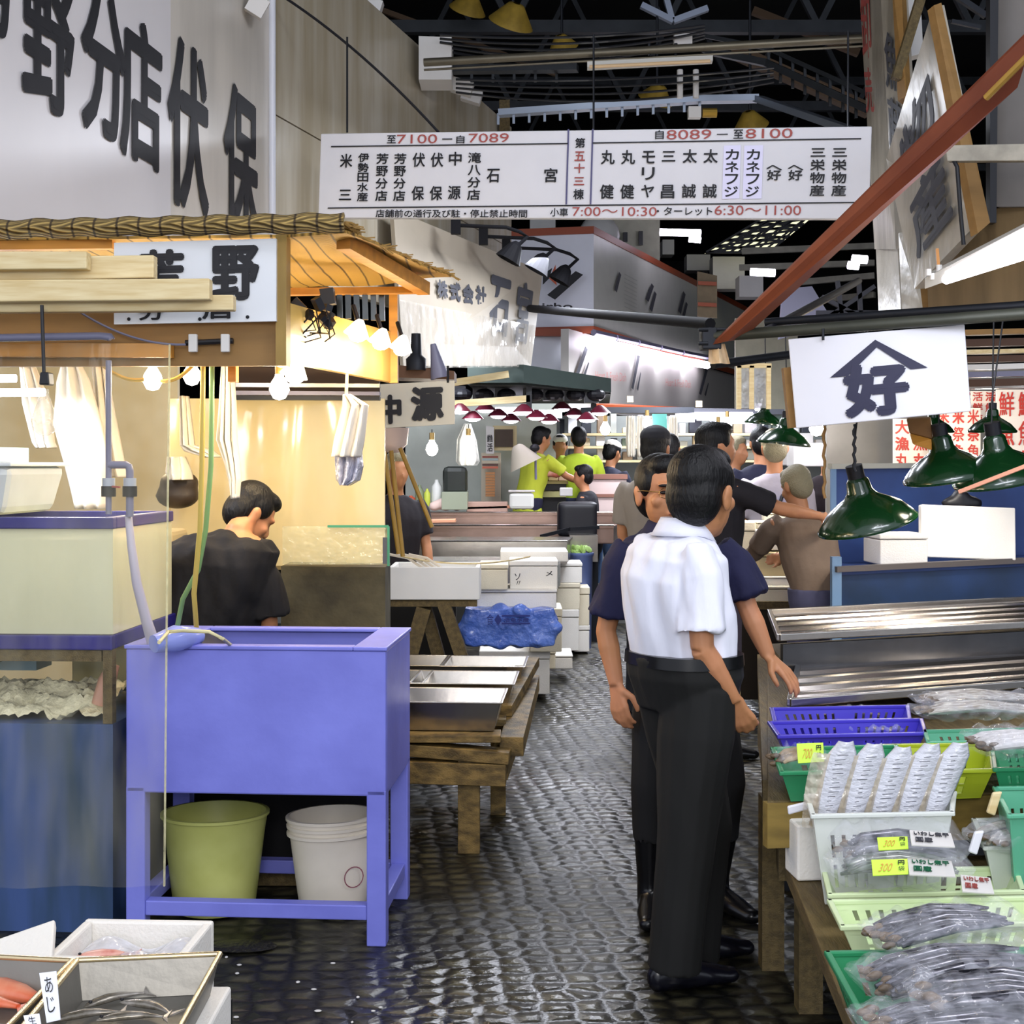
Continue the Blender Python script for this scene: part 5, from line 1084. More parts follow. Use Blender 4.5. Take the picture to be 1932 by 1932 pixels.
# board above with tools
t=thing('tool_shelf','brown shelf board carrying black fittings above the cream name board','shelf',P(800,715,7.1)); MB().slab([P(745,688,7.1),P(857,700,7.1),P(857,716,7.1),P(745,712,7.1)],.3).build('board',M('dk_brown','#5a3a22',.6),t)
b=MB(); b.lathe([(.05,-.03),(.052,.03),(.03,.05),(.024,.16),(0,.16)],P(785,688,7.1),16); b.build('black_flask',mDkMetal,label='black bottle-shaped fitting standing on the tool shelf',cat='fitting',smooth=True)
b=MB(); b.lathe([(.05,-.06),(.02,.09),(.015,.12),(0,.12)],P(826,692,7.1),16,rot=(0,-.2,0)); b.build('grey_cone',mPVC,label='grey cone on the right of the tool shelf',cat='cone',smooth=True)
# bulbs mid
bulb(815,848,8.0,'lit clear bulb hanging under the cream name board',.036,power=14,color=(1,.92,.85),cord=38,group='clear bulbs of the middle stall')
bulb(884,838,8.6,'lit clear bulb with a plastic bag round it right of the other clear bulb',.036,power=12,color=(1,.92,.85),cord=38,group='clear bulbs of the middle stall')
cloth('hanging_bag','thin white plastic bag hanging around the right clear bulb',[(800,876,888),(830,862,898),(870,860,904),(878,866,900)],8.75,FILM('white_bag','#f2f4f0',.55,.3,amp=.2),cat='bag')
# ---------- 石宮 banner
mBan=M('canvas_banner','#b5aa98',.5,var=.12,vs=2,bump=.12,bs=4)
ql=9.6;qr=12.4
q4=[P(742,395,ql),P(1024,512,qr),P(1002,690,qr),P(762,690,ql)]
t=thing('banner','beige tarpaulin banner with faded brush characters over the middle stalls','banner',P(880,690,11))
MB().slab(q4,.03).build('sheet',mBan,t)
def b4(x,y): # inverse of bilinear for px
    u=(x-742)/(1024-742)*(1.0); u=(ql*u)/(qr*(1-u)+ql*u) if False else u
    return u
b=MB()
def q4tex(c,x0,x1,y0,y1,bold=.04):
    # place on plane of banner with perspective-correct mapping
    def uvof(x,y):
        # depth interpolation: X = x' * d, line between left and right edges
        tl=(x-752)/(1013-752); tl=tl*ql/(qr*(1-tl)+ql*tl)*1.0 if False else (tl*ql)/((1-tl)*qr+tl*ql)
        d=ql+(qr-ql)*tl; top=395+(512-395)*((x-742)/282); bot=690
        return tl,(y-top)/(bot-top)
    u0,v0=uvof(x0,y0); u1,v1=uvof(x1,y1); b.tex(c,q4,(u0,v0,u1,v1),.006,bold)
for i,c in enumerate('株式会社'): q4tex(c,824+24*i,844+24*i,527+3*i,566+5*i)
q4tex('石',922,960,515,636,.05); q4tex('宮',972,1000,525,650,.05)
b.build('lettering',mInkG,t)
b=MB(); 
def pf(u,v): 
    a=q4[3].lerp(q4[2],u); c=q4[0].lerp(q4[1],u); top=a.lerp(c,.42); bo=a.lerp(c,-.02); p=top.lerp(bo,v); return p+V((0,-.03-.05*v-.03*math.sin(u*40)*v,0))
b.grid(pf,90,10); b.build('clear_sheet',FILM('clear_skirt','#e8e2d6',.30,.08,vs=14,amp=.2,bump=.7,bs=9,gl=1,stretch=(1,1,.3)),t,smooth=True)
# grey wall segment left above
b=MB(); b.slab([P(700,395,10.2),P(905,395,10.4),P(900,470,10.4),P(745,560,10.2)],.04)
for k,(x,y,dd) in enumerate(((860,425,10.1),(912,446,10.7),(955,467,11.4))):
    t=thing('spotlight','black arm spotlight on top of the beige banner','spotlight',P(x,y,dd),'black arm spotlights over the banner'); s=1+.0*k
    b=MB(); b.tube([P(x,y,dd),P(x+95,y+4,dd),P(x+120,y+12,dd),P(x+135,y+22,dd),P(x+110,y+45,dd-.1)],.014,8); b.build('arm',mPipeB,t)
    MB().box(P(x,y,dd),(.07,.06,.13)).build('mount',mPipeB,t)
    b=MB(); b.lathe([(.02,.08),(.05,.05),(.10,-.07),(.09,-.07),(.02,.05)],P(x+107,y+50,dd-.1),16,rot=(0,.5,0)); b.build('head',mPipeB,t)
# long black pipe
b=MB(); b.tube([P(1000,582,11.5),P(1340,611,7.5)],.032,10); b.build('black_pipe',mPipeB,label='long black pipe running from the beige banner to the red beam bracket',cat='pipe',smooth=True)
# ---------- white angular building (fish shop upper storey)
mBld=M('building_white','#e3e4ee',.45,var=.03); mBld2=M('building_cream','#cdcdc4',.4,var=.05); mBrick=M('brick_red','#9c4a2c',.5)
t=thing('corner_building','white upper storey with brick-red trims turning a corner beyond the middle stalls','building',ZX(1120,17,2.3))
def line2(px,x0=1120,d0=17.0,a=.39): # depth on the right face
    X0=(x0-CX)/F*d0-a*d0; return X0/((px-CX)/F-a)
zt_,zb_=4.53,3.30
dA=17.2
def RF(px,z): return ZX(px,line2(px),z)
def LF(px,z): return ZX(px,dA-(px-985)*.0015,z)
MB().slab([LF(900,zt_),RF(1120,zt_),RF(1120,zb_),LF(900,zb_)],.1).build('left_face',mBld,t)
MB().slab([RF(1120,zt_),RF(1445,zt_),RF(1445,zb_-.05),RF(1120,zb_)],.1).build('right_face',mBld2,t)
def stripe(z,th_,nm='trim_band'):
    b=MB(); b.slab([LF(900,z)-V((0,.03,0)),RF(1120,z)-V((0,.03,0)),RF(1120,z-th_)-V((0,.03,0)),LF(900,z-th_)-V((0,.03,0))],.02); b.slab([RF(1120,z)-V((0,.03,0)),RF(1445,z)-V((0,.03,0)),RF(1445,z-th_)-V((0,.03,0)),RF(1120,z-th_)-V((0,.03,0))],.02); b.build(nm,mBrick,t)
stripe(4.56,.09); stripe(zb_+.03,.09)
b=MB(); b.slab([P(900,619,17),P(1075,621,17),P(1075,634,17),P(900,633,17)],.1); b.build('trim_band',mBrick,t)
MB().slab([P(900,634,17.15),P(1075,634,17.15),P(1075,740,17.15),P(900,740,17.15)],.1).build('lower_left_face',mBld,t)
MB().slab([ZX(1073,line2(1073)+.4,3.25),ZX(1450,line2(1450)+.4,3.25),ZX(1450,line2(1450)+.4,2.25),ZX(1073,line2(1073)+.4,2.3)],.1).build('lower_right_face',M('lit_panel','#c9c4be',.4),t)
b=MB(); b.slab([P(1125,762,16.6),P(1290,770,17.5),P(1290,773,17.5),P(1118,770,16.6)],.03); b.build('trim_band',mBrick,t)
ql_=[P(1020,440,16.9),P(1120,440,16.9),P(1120,600,16.9),P(1020,600,16.9)]
# logo: slanted bar, triangle pieces and letters
def lp(x,y): return ((x-1020)/100,(y-440)/160)
b=MB(); b.poly([lp(1086,512),lp(1100,519),lp(1047,566),lp(1032,557)],ql_,.03); b.poly([lp(1024,518),lp(1042,506),lp(1036,526),lp(1024,538)],ql_,.03); b.tex('nirho',ql_,(lp(1005,572)[0],lp(0,572)[1],lp(1080,584)[0],lp(0,584)[1]),.03,.03); b.build('logo_black',mInk,t)
b=MB(); b.poly([lp(1048,500),lp(1050,539),lp(1036,526)],ql_,.03); b.build('logo_red',M('logo_orange','#b8502a',.5),t)
b=MB(); b.poly([lp(1050,508),lp(1061,527),lp(1050,527)],ql_,.03); b.build('logo_grey',mPVC,t)
def rfq(x0,x1,y0,y1): # quad on right face from pixel columns and heights measured at the middle
    m_=(line2(x0)+line2(x1))/2; z1=CZ+(HY-y0)/F*m_; z0=CZ+(HY-y1)/F*m_; return [RF(x0,z1),RF(x1,z1),RF(x1,z0),RF(x0,z0)]
b=MB()
for (x0,x1,y0,y1) in ((1155,1168,512,553),(1214,1230,533,571),(1222,1235,548,590),(1276,1290,548,594),(1283,1294,568,605)):
    qq=rfq(x0,x1,y0,y1); b=MB(); b.poly([(.7,0),(1,.1),(.35,1),(0,.9)],qq,.03); b.build('slanted_mark',mInkG,t)
b=MB()
for k in range(9):
    qq=rfq(1174,1198,522+7.5*k,526+7.5*k); b.tex('■■■■■■■■',qq,(0,0,1,1),.03) if False else b.poly([(0,0),(1,.5),(1,.9),(0,.4)],qq,.03)
b.build('small_lettering',M('pale_grey_text','#b5b6ae',.5),t)
for k in range(5):
    x0=1120+42*k; x1=x0+40; 
    if k==4: x1=1335
    d0=line2(x0)-.3; d1_=line2(x1)-.3; y0=641+9.5*k
    b=MB(); b.tube([P(x0,y0+2,d0),P(x1,y0+10,d1_)],.06,8); b.build('hanging_tube_lamp',EM('facade_tube','#f2ecff',6),label='lit tube in the row along the lower trim of the white corner building',cat='fluorescent tube',group='tube row on the white corner building',smooth=True)
    b=MB(); b.tube([P(x0,y0-14,d0),P(x1,y0-5,d1_)],.04,6); b.build('tube_housing',M('violet_grey','#8a86a0',.4),label='housing above a tube on the white corner building',cat='light housing',group='tube housings on the white corner building')
    lamp('AREA',P((x0+x1)/2,y0+12,(d0+d1_)/2-.1),3,COOL,.9,(math.radians(35),0,0),.2)
def lowq(x0,x1,y0,y1,d):
    a_,c_=line2(x0)+.3,line2(x1)+.3; return [P(x0,y0,a_),P(x1,y0+4,c_),P(x1,y1+4,c_),P(x0,y1,a_)]
b=MB(); ql5=lowq(1120,1178,700,716,17.9-.6)
b.tex('Heart & Fresh Dish',lowq(1122,1180,700,716,17.6),(0,0,1,1),.01,.0); b.build('pink_lettering',M('pink_text','#d79a92',.5),t); b=MB(); b.tex('Heart & Fresh Dish',lowq(1255,1302,714,728,20.3),(0,0,1,1),.01,.0)
b.build('pink_lettering',M('pink_text','#d79a92',.5),t)
b=MB(); qn=lowq(1210,1248,692,745,19.2); b.tex('冷',qn,(0,.0,.45,.25),.01,.03); b.tex('凍',qn,(0,.28,.45,.53),.01,.03); b.tex('食品',qn,(0,.58,.45,.98),.01,.03)
for i,c in enumerate('三チロ'): b.tex(c,qn,(.62,.0+.33*i,1,.25+.33*i),.01,.03)
for (x0,x1,y0,y1,d) in ((1085,1110,650,708,17.0),(1190,1208,660,735,18.5),(1318,1336,690,745,21.5)):
    qq=lowq(x0,x1,y0,y1,d); b=MB(); b.poly([(.7,0),(.9,.1),(.2,1),(0,.95)],qq,.01); b.poly([(.95,.5),(1,.55),(.7,1),(.55,.95)],qq,.01); b.build('slanted_mark',mInkG,t)
for (x,y) in ((1189,752),(1319,761)):
    MB().slab([P(x-6,y-5,16.6),P(x+6,y-5,16.6),P(x+6,y+7,16.6),P(x-6,y+7,16.6)],.03).build('notice',M('tan_notice','#b0a080',.5),t)
b=MB(); b.slab([ZX(1130,20.2,5.7),ZX(1245,20.2,5.7),ZX(1245,20.2,4.3),ZX(1130,20.2,4.3)],.4); r_=b.build('rooftop_unit',M('grey_green_unit','#a3a08f',.6,var=.15),label='grey-green plant room standing on top of the white corner building',cat='plant room')
b=MB(); b.slab([P(1176,438,20.1),P(1184,438,20.1),P(1184,456,20.1),P(1176,456,20.1)],.05); b.slab([P(1205,436,20.1),P(1213,436,20.1),P(1213,462,20.1),P(1205,462,20.1)],.05); b.build('slot',mBlack,r_)
b=MB(); b.ell(P(1130,445,18.4),(.28,.2,.28)); b.build('white_dish',mWhite,label='white rounded tank peeping over the trim of the white corner building',cat='tank',smooth=True)
for k,(x0,x1,y0,y1,d) in enumerate(((1000,1048,405,432,19),(1250,1272,452,480,24),(1296,1340,480,510,24),(1345,1405,484,545,23),(1395,1440,520,560,22))):
    MB().slab([P(x0,y0,d),P(x1,y0,d),P(x1,y1,d),P(x0,y1,d)],.4).build('white_carton',mWhite,label=['white carton stored on the corner building just under the board','white carton near the violet tube lamp','row of white cartons stored right of the grey-green plant room','tall white carton stored before the lit skylight','white carton at the far right end of the corner building top'][k],cat='carton')
t=thing('hanging_menu','brown slatted notice with red stripes hanging at the end of the white corner building','notice board',P(1335,600,15))
MB().slab([P(1316,512,15),P(1353,520,15),P(1353,600,15),P(1316,597,15)],.04).build('board',M('brown_notice','#7d6c52',.6,var=.2,vs=12),t)
for y in (535,575): MB().slab([P(1317,y-5,14.95),P(1352,y-3,14.95),P(1352,y+4,14.95),P(1317,y+2,14.95)],.02).build('stripe',mBrick,t)
# violet tube lamp high
for (x0,x1,y,d,lab) in ((1245,1322,438,19,'bright tube lamp hanging alone just under the board'),(1300,1322,451,20,'small round-ended lamp under the lone bright tube'),(1416,1462,513,16,'bright lamp half hidden behind the red beam'),(1608,1636,488,15,'small bright lamp right of the red beam'),(1600,1620,500,15.5,'smaller lamp just left below the other beside the red beam')):
    b=MB(); b.tube([P(x0,y,d),P(x1,y+2,d)],.045 if x1-x0<50 else .05,8); b.build('roof_tube_lamp',EM('tube_v','#efe9ff',12),label=lab,cat='lamp',smooth=True)
MB().slab([P(1388,600,19),P(1505,606,19),P(1505,776,19),P(1388,776,19)],.1).build('wall_panel',M('beige_panel','#b9b49c',.6,var=.15),label='beige stall wall seen between the red beam foot and the emblem board',cat='wall panel')
MB().slab([P(1478,545,18),P(1532,540,18),P(1575,612,18),P(1470,640,18)],.1).build('wall_panel',M('violet_white_panel','#c9c9e2',.5),label='violet-white panel behind the black brace pipe right of the red beam',cat='wall panel')
for k,(x0,y0,x1,y1) in enumerate(((1400,474,1650,464),(1395,505,1650,496),(1470,536,1650,520),(1550,566,1650,556))):
    strut('roof_beam_pale',['pale roof beam under the right end of the direction board, topmost of four','second of the four pale roof beams right of the red beam','third of the four pale roof beams right of the red beam','lowest of the four pale roof beams right of the red beam'][k],'roof beam',M('pale_roof_beam','#6f6d62',.6,var=.3),(P(x0,y0,17),P(x1,y1,16.6),.07))
t=thing('dark_truss','black truss work left of the worn boards above the emblem board','truss',P(1600,600,16.5))
for a_,c_ in (((1545,610),(1650,540)),((1550,560),(1645,610)),((1580,530),(1590,615)),((1620,528),(1625,612)),((1540,590),(1655,590))): MB().beam(P(*a_,16.5),P(*c_,16.5),.05,.05).build('truss_bar',M('truss_grey','#4c4c50',.5,.4),t)
# ---------- green awning
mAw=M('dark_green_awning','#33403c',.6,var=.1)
t=thing('awning','dark green flat awning jutting over the middle stall lights','awning',P(1000,700,12.5))
MB().hexa([P(882,716,12.2),P(985,690,14.8),P(1152,738,13),P(990,770,10.8) if False else P(1150,740,12.9)],[P(882,690,12.2),P(985,685,14.8),P(1152,714,13),P(1150,716,12.9)]) 
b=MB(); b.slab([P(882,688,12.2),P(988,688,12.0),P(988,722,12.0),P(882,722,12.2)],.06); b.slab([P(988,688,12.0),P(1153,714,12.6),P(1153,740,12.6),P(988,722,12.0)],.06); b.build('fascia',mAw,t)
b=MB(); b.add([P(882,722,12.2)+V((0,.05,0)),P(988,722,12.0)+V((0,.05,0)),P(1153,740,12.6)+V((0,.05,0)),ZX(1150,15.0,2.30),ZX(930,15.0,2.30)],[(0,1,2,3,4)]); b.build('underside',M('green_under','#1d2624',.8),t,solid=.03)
for (x,y0,y1,d) in ((998,722,772,12.2),(1120,740,772,12.7)): MB().beam(P(x,y0,d),P(x,y1,d),.05,.05).build('post',mBlack,t)
b=MB(); b.beam(P(856,722,12),P(960,706,12),.05,.06); b.beam(P(856,762,12.2),P(1000,752,12.2),.05,.06); b.build('shelf_timber',mWoodP,label='two pale timbers crossing under the dark green awning',cat='timber')
random.seed(8)
for k in range(7):
    x=868+42*k+random.uniform(-6,6); b=MB(); b.box(P(x,738+random.uniform(-4,8),12.6),(.13,.14,.16)); b.ell(P(x+8,745,12.55),(.09,.09,.06)); b.build('dark_fitting',mBlack,label='black lamp housing in the row beneath the dark green awning',cat='lamp housing',group='black housings beneath the green awning')
for k in range(12):
    x=868+24*k; y=[772,786,770,781,790,773,784,791,768,780,788,775][k]; d=12.0+.25*(k%5)
    t=thing('shade_lamp','small lit red-rimmed lamp in the row under the dark green awning','lamp',P(x,y,d),'lit lamps under the green awning')
    MB().lathe([(.02,.05),(.05,.03),(.10,-.02),(.095,-.02),(.02,.03)],P(x,y,d),16).build('shade',M('maroon_enamel','#5a1a2a',.3),t,smooth=True)
    MB().ell(P(x,y,d)-V((0,0,.02)),(.07,.07,.025)).build('bulb',EM('small_glow','#f7f0ff',12),t)
for (x0,x1,y,d,lab) in ((935,1000,776,13.5,'long tube lamp under the left of the green awning'),(1000,1060,781,13.6,'long tube lamp under the right of the green awning'),(1425,1440,768,15,'short tube lamp by the far green shades'),(1265,1310,790,16,'tube lamp over the far middle of the aisle'),(1315,1350,787,16,'tube lamp over the far aisle, right of the middle one'),(1340,1420,792,15,'long tube lamp above the dark heads at the aisle end'),(1275,1420,784,17,'rear long tube lamp at the aisle end')):
    b=MB(); b.tube([P(x0,y,d),P(x1,y,d)],.04,8); b.build('hanging_tube_lamp',EM('tube_v2','#efe9ff',9),label=lab,cat='fluorescent tube',smooth=True)
# far right facade band and roof beams at aisle end
MB().slab([P(1130,768,15.5),P(1310,768,16.5),P(1310,779,16.5),P(1130,779,15.5)],.3).build('dark_fascia',M('charcoal_fascia','#3d4046',.6),label='charcoal fascia strip over the far stalls left part',cat='fascia')
MB().slab([P(1310,770,17),P(1480,772,17),P(1480,782,17),P(1310,781,17)],.3).build('dark_fascia',mInkG,label='grey fascia strip over the far stalls right part',cat='fascia')
MB().slab([P(1231,781,14),P(1258,781,14),P(1258,812,14),P(1231,812,14)],.05).build('green_cloth',M('teal_cloth','#3f7a70',.7),label='teal cloth square hanging among the far lamps',cat='cloth')
# backdrop of the far stalls: pale boards, boxes, hanging sheets
MB().slab([ZX(1040,18,2.26),ZX(1600,18,2.26),ZX(1600,18,0),ZX(1040,18,0)],.1).build('far_stall_wall',M('far_pale_wall','#aab0ac',.6,var=.35,vs=2),label='pale wall closing the far end of the aisle behind the crowd',cat='wall panel')
random.seed(12)
cols=['#d9dade','#aeb3b0','#5b6270','#2c2f38','#c4b79a','#7a8f88','#8d7a66','#e6e6ea']
shz=[P(0,yy,17.3).z for yy in (818,842,868)]
t=thing('storage_shelf','long shelves crowded with small goods against the pale far wall','shelf',ZX(1300,17.3,0))
for z_ in shz: MB().bp(ZX(1060,17.3,0).x,ZX(1590,17.3,0).x,17.1,17.6,z_-.03,z_).build('shelf_board',mWoodP,t)
for x in (1062,1230,1400,1588): MB().bp(ZX(x,17.3,0).x-.03,ZX(x,17.3,0).x+.03,17.55,17.6,0,2.2).build('upright',mDkMetal,t)
xs=[ZX(1066,17.3,0).x+.3*i for i in range(12)]
for k in range(60):
    sh=k%3; x_=ZX(1068,17.3,0).x+(k//3)*.172; w_=random.uniform(.07,.16); h_=random.uniform(.06,.15 if sh else .3); d=17.3
    b=MB(); b.box((x_+.08,17.28+random.uniform(-.05,.1),shz[sh]+h_/2+.002),(w_,.12,h_)); b.build('stored_item',M('sc'+str(k%8),cols[k%8],.6),label='small item stored or hung among the far stalls',cat='stored item',group='small items of the far stalls',bev=.01)
for k in range(14):
    x=1190+20*k; y=788+random.uniform(0,6)
    if k<5: cloth('hanging_cloth','white cloth hanging in the row at the far stalls left of the teal square',[(785,x-8,x+8),(830,x-9,x+10),(862,x-6,x+8)],15.2,mFab).__setitem__('group','white cloths at the far stalls')
for k,(x,y,d) in enumerate(((1142,811,13),(1355,813,13),(1372,801,14),(1221,799,14),(1540,809,9.5),(1585,803,12),(1577,815,11),(1636,803,12),(1475,833,11),(1662,836,12))):
    bulb(x,y,d,'lit white bulb hanging over the crowd','.045' and .05,em=mBulbW,power=10,color=(.95,.93,1),cord=14,group='white bulbs over the crowd') if d>8 else 0
MB().box(P(1495,848,12),(.3,.3,.28)).build('white_carton',mWhite,label='white carton under the far bulbs right of the shoulder-bag man',cat='carton',bev=.01)
MB().box(P(1530,858,11.6),(.35,.3,.2)).build('white_carton',mWhite,label='low white carton right of the other carton above the grey-haired person',cat='carton',bev=.01)
# right of aisle stack of yellow foam boxes
for k,(x0,x1,yt,yb,d,mm) in enumerate(((1382,1425,985,1075,8.9,mFoamY),(1430,1490,1000,1038,8.8,mFoam),(1430,1492,985,1002,8.9,mFoamY),(1432,1495,1042,1090,8.75,M('cardboard_pale','#cbb98c',.6)),(1425,1495,1088,1108,8.7,mFoam),(1425,1498,1106,1138,8.65,mFoamY),(1455,1488,968,985,9.0,mFoamY),(1470,1505,918,958,9.6,M('box_greyish','#c9c9c0',.6)),(1385,1400,1130,1190,8.6,mFoam))):
    fb(x0,x1,yt,yb,d,.35,['tall yellowed foam box right behind the navy polo shoulder','white foam box tilted on top of the cardboard one','flat yellowed foam box on the tilted white one','cardboard box in the middle of the stack','thin white foam box below the cardboard one','lowest foam box of the stack right of the aisle','topmost small foam box of the stack right of the aisle','greyish box beside the shoulder-bag man','foam box low behind the navy polo man'][k],mat=mm)
t=thing('low_stand','dark wooden stand under the yellowed foam boxes right of the aisle','stand',ZX(1445,8.7,0)); MB().slab([P(1385,1140,8.6),P(1500,1140,8.6),P(1500,1320,8.6),P(1385,1320,8.6)],.5).build('dark_body',M('dark_stand','#241c12',.7),t); MB().beam(P(1385,1142,8.58),P(1500,1142,8.58),.03,.05).build('edge',mWoodD,t)
MB().beam(P(1388,1190,8.3),P(1388,1420,8.3),.05,.05).build('leg',mWoodP,t)
b=MB(); b.box(P(1468,962,9.4),(.16,.12,.07)); b.build('blue_bag',M('blue_film2','#5a83d8',.3,bump=.6),label='small bright blue bag beside the greyish box',cat='bag',bev=.02)
# ---------- RIGHT STALL
# overhead pipes with 好 board
mOlive=M('olive_pipe','#3d3f36',.5,.3,var=.2)
b=MB(); b.tube([P(1325,636,6.35),P(1960,590,5.7)],.026,12); b.build('steel_pipe',mOlive,label='thick olive-grey pipe carrying the white board with the roof emblem',cat='pipe',smooth=True)
b=MB(); b.tube([P(1445,608,6.6),P(1960,574,5.9)],.020,10); b.build('steel_pipe',mDkMetal,label='darker pipe running just above the thick olive-grey one at right',cat='pipe',smooth=True)
b=MB(); b.tube([P(1345,688,6.6),P(1500,668,6.9)],.022,10); b.build('steel_pipe',mDkMetal,label='short dark pipe below the bracket at the foot of the red beam',cat='pipe',smooth=True)
b=MB(); b.tube([P(1440,628,6.4),P(1620,530,8.5)],.022,8); b.build('brace_pipe',mBlack,label='black brace pipe rising right from the foot of the red beam',cat='pipe',smooth=True)
t=thing('bracket_joint','dark steel joint plate with bolts at the foot of the red beam','bracket',P(1335,650,6.3))
MB().box(P(1340,640,6.35),(.09,.10,.10)).build('plate',mDkMetal,t,bev=.006)
for (x,y) in ((1318,622),(1318,648),(1352,622)): MB().tube([P(x,y,6.3),P(x+18,y,6.3)],.009,8).build('bolt',mDkMetal,t)
# red beam
mRedB=M('red_brown_beam','#8a4a30',.45,var=.3,vs=2,hex2='#6c3522',stretch=(1,1,1),bump=.1,bs=8)
A_=P(1350,655,6.3); B_=P(1960,78,4.7)
t=thing('red_beam','long red-brown painted steel beam slanting up to the right across the stall front','beam',A_)
q5=[P(1345,650,6.3),P(1940,62,4.7),P(1940,150,4.7),P(1408,636,6.2)]
def lerpq(u,v): return q5[0].lerp(q5[1],u).lerp(q5[3].lerp(q5[2],u),v)
MB().slab([lerpq(0,0),lerpq(1,0),lerpq(1,.45),lerpq(0,.45)],.02).build('web',mRedB,t)
b=MB(); b.hexa([lerpq(0,.45),lerpq(1,.45),lerpq(1,.45)+V((0,.15,.02)),lerpq(0,.45)+V((0,.15,.02))],[lerpq(0,.0),lerpq(1,.0),lerpq(1,0)+V((0,.15,.02)),lerpq(0,0)+V((0,.15,.02))])
MB().slab([lerpq(0,.42),lerpq(1,.42),lerpq(1,1)+V((0,.10,0)),lerpq(0,1)+V((0,.10,0))],.015).build('flange',mRedB,t)
b=MB(); b.tube([P(1860,185,4.75),P(1945,100,4.6)],.012,8); b.build('bamboo_pole',M('bamboo','#b08a3c',.5,var=.2),label='thin bamboo pole tip beside the red beam at the right edge',cat='pole')
# torn translucent film at foot
b=MB(); b.slab([P(1352,640,6.28),P(1400,600,6.2),P(1445,610,6.15),P(1385,650,6.2)],.004) if False else None
b=MB(); b.grid(lambda u,v:P(1338+30*u-2*v+12*v*u,648+38*v,6.32)+V((0,.02*math.sin(u*9),0)),10,8); b.build('cream_film',FILM('cream_film','#e7c9a0',.8,.3,amp=.15),label='torn cream film hanging under the foot of the red beam',cat='film',smooth=True)
# 好 board
q6=[P(1487,640,6.05),P(1820,612,5.9),P(1832,776,5.9),P(1502,808,6.05)]
t=thing('name_board','white board with a dark blue-black roof emblem and one brush character hung at right','sign',P(1660,800,6))
pn=MB().slab(q6,.05).build('panel',M('board_white3','#c9c9cf',.55,var=.02),t,bev=.004)
MB().slab([P(1478,694,6.12),P(1494,692,6.12),P(1508,806,6.12),P(1490,808,6.12)],.05).build('wooden_edge',mPlank,t)
def w6(x,y): # approx inverse affine of q6
    u=(x-1487-(y-640)*.075)/333; return u,(y-640+28*u)/166
b=MB(); b.poly([w6(1652,641),w6(1750,694),w6(1718,697),w6(1655,655),w6(1600,709),w6(1566,712)],q6,.006)
b.tex('好',q6,(w6(1592,760)[0],w6(1650,684)[1],w6(1718,760)[0],w6(1655,785)[1]),.006,.05); b.build('lettering',M('ink_navy','#191936',.6),pn)
for x in (1553,1755): MB().tube([P(x,642 if x<1600 else 625,6.0),P(x,620 if x<1600 else 600,6.0)],.006,6).build('hanger',mDkMetal,t)
# signboards with faded black characters
mCr=M('worn_cream_board','#b9b1a2',.3,var=.25,vs=3,hex2='#8f887a',stretch=(2,2,.6),bump=.25,bs=8)
mCr2=M('worn_board2','#c3bcae',.3,var=.2,vs=3,hex2='#9a9384',bump=.3,bs=9)
def board(lab,q,chars,edge,eb=.05,inkm=None,nm='signboard',mt=None):
    t=thing(nm,lab,'signboard',q[3]); pn=MB().slab(q,.05).build('panel',mt or mCr,t)
    b=MB()
    for c,uv,bo in chars: b.tex(c,q,uv,.008,bo)
    if chars: b.build('lettering',inkm or mInkG,pn)
    if edge: MB().slab(edge,.05).build('wooden_edge',mPlank,t)
    return t
board('narrow tall worn board with faded red and black characters just right of the direction board',[P(1620,-40,9.0),P(1668,-40,8.3),P(1690,470,8.1),P(1650,470,8.9)],[('卸',(.05,.05,.45,.30),.02),('売',(.05,.33,.45,.5),.02)],None,inkm=mRed)
board('worn cream board with blurred dark characters between the narrow one and the large one',[P(1660,-40,8.2),P(1695,-40,7.9),P(1718,330,7.6),P(1678,290,7.9)],[('魚',(.1,.3,.8,.62),.03),('藤',(.1,.66,.9,.95),.03)],[P(1682,-40,7.85),P(1700,-40,7.8),P(1710,180,7.5),P(1694,190,7.6)])
board('lower worn board strip under the red beam, with a torn film',[P(1650,410,8.9),P(1690,400,8.2),P(1700,590,8.2),P(1658,600,8.8)],[],None,mt=mCr2)
board('large leaning cream board with peeling film and grey brush strokes at upper right',[P(1672,300,7.4),P(1762,10,6.6),P(1845,420,6.4),P(1725,545,7.0)],[('物',(.2,.12,.8,.42),.018),('産',(.15,.5,.75,.88),.018)],[P(1762,10,6.58),P(1776,5,6.6),P(1868,420,6.4),P(1845,440,6.38)])
board('lower cream board hanging below the red beam at right',[P(1695,440,7.6),P(1722,430,7.5),P(1742,590,7.3),P(1702,590,7.6)],[],[P(1722,430,7.48),P(1732,430,7.45),P(1760,590,7.3),P(1742,590,7.3)],mt=mCr2)
# wood panels behind and white post
MB().slab([P(1745,410,7.2),P(1990,380,6.6),P(1990,590,6.6),P(1752,600,7.2)],.05).build('plywood_panel',M('brown_ply','#8d7552',.6,var=.3,vs=3,stretch=(3,3,.4)),label='brown stained plywood panel behind the bright fluorescent lamp',cat='panel')
MB().slab([P(1880,-30,6.8),P(1990,-30,6.6),P(1990,390,6.6),P(1880,390,6.8)],.05).build('wall_board',M('grey_right_panel','#8b8580',.5,var=.2,vs=2),label='grey panel at the top right corner behind the red beam',cat='panel')
MB().slab([P(1868,-30,6.7),P(1884,-30,6.7),P(1880,420,6.7),P(1868,420,6.7)],.06).build('dark_post',mBlack,label='dark post beside the grey panel at upper right',cat='post')
MB().slab([P(1700,-40,8.6),P(1735,-40,8.6),P(1742,100,8.4),P(1705,110,8.4)],.05).build('painted_board',mWhite,label='white panel between two worn boards at the top edge',cat='panel')
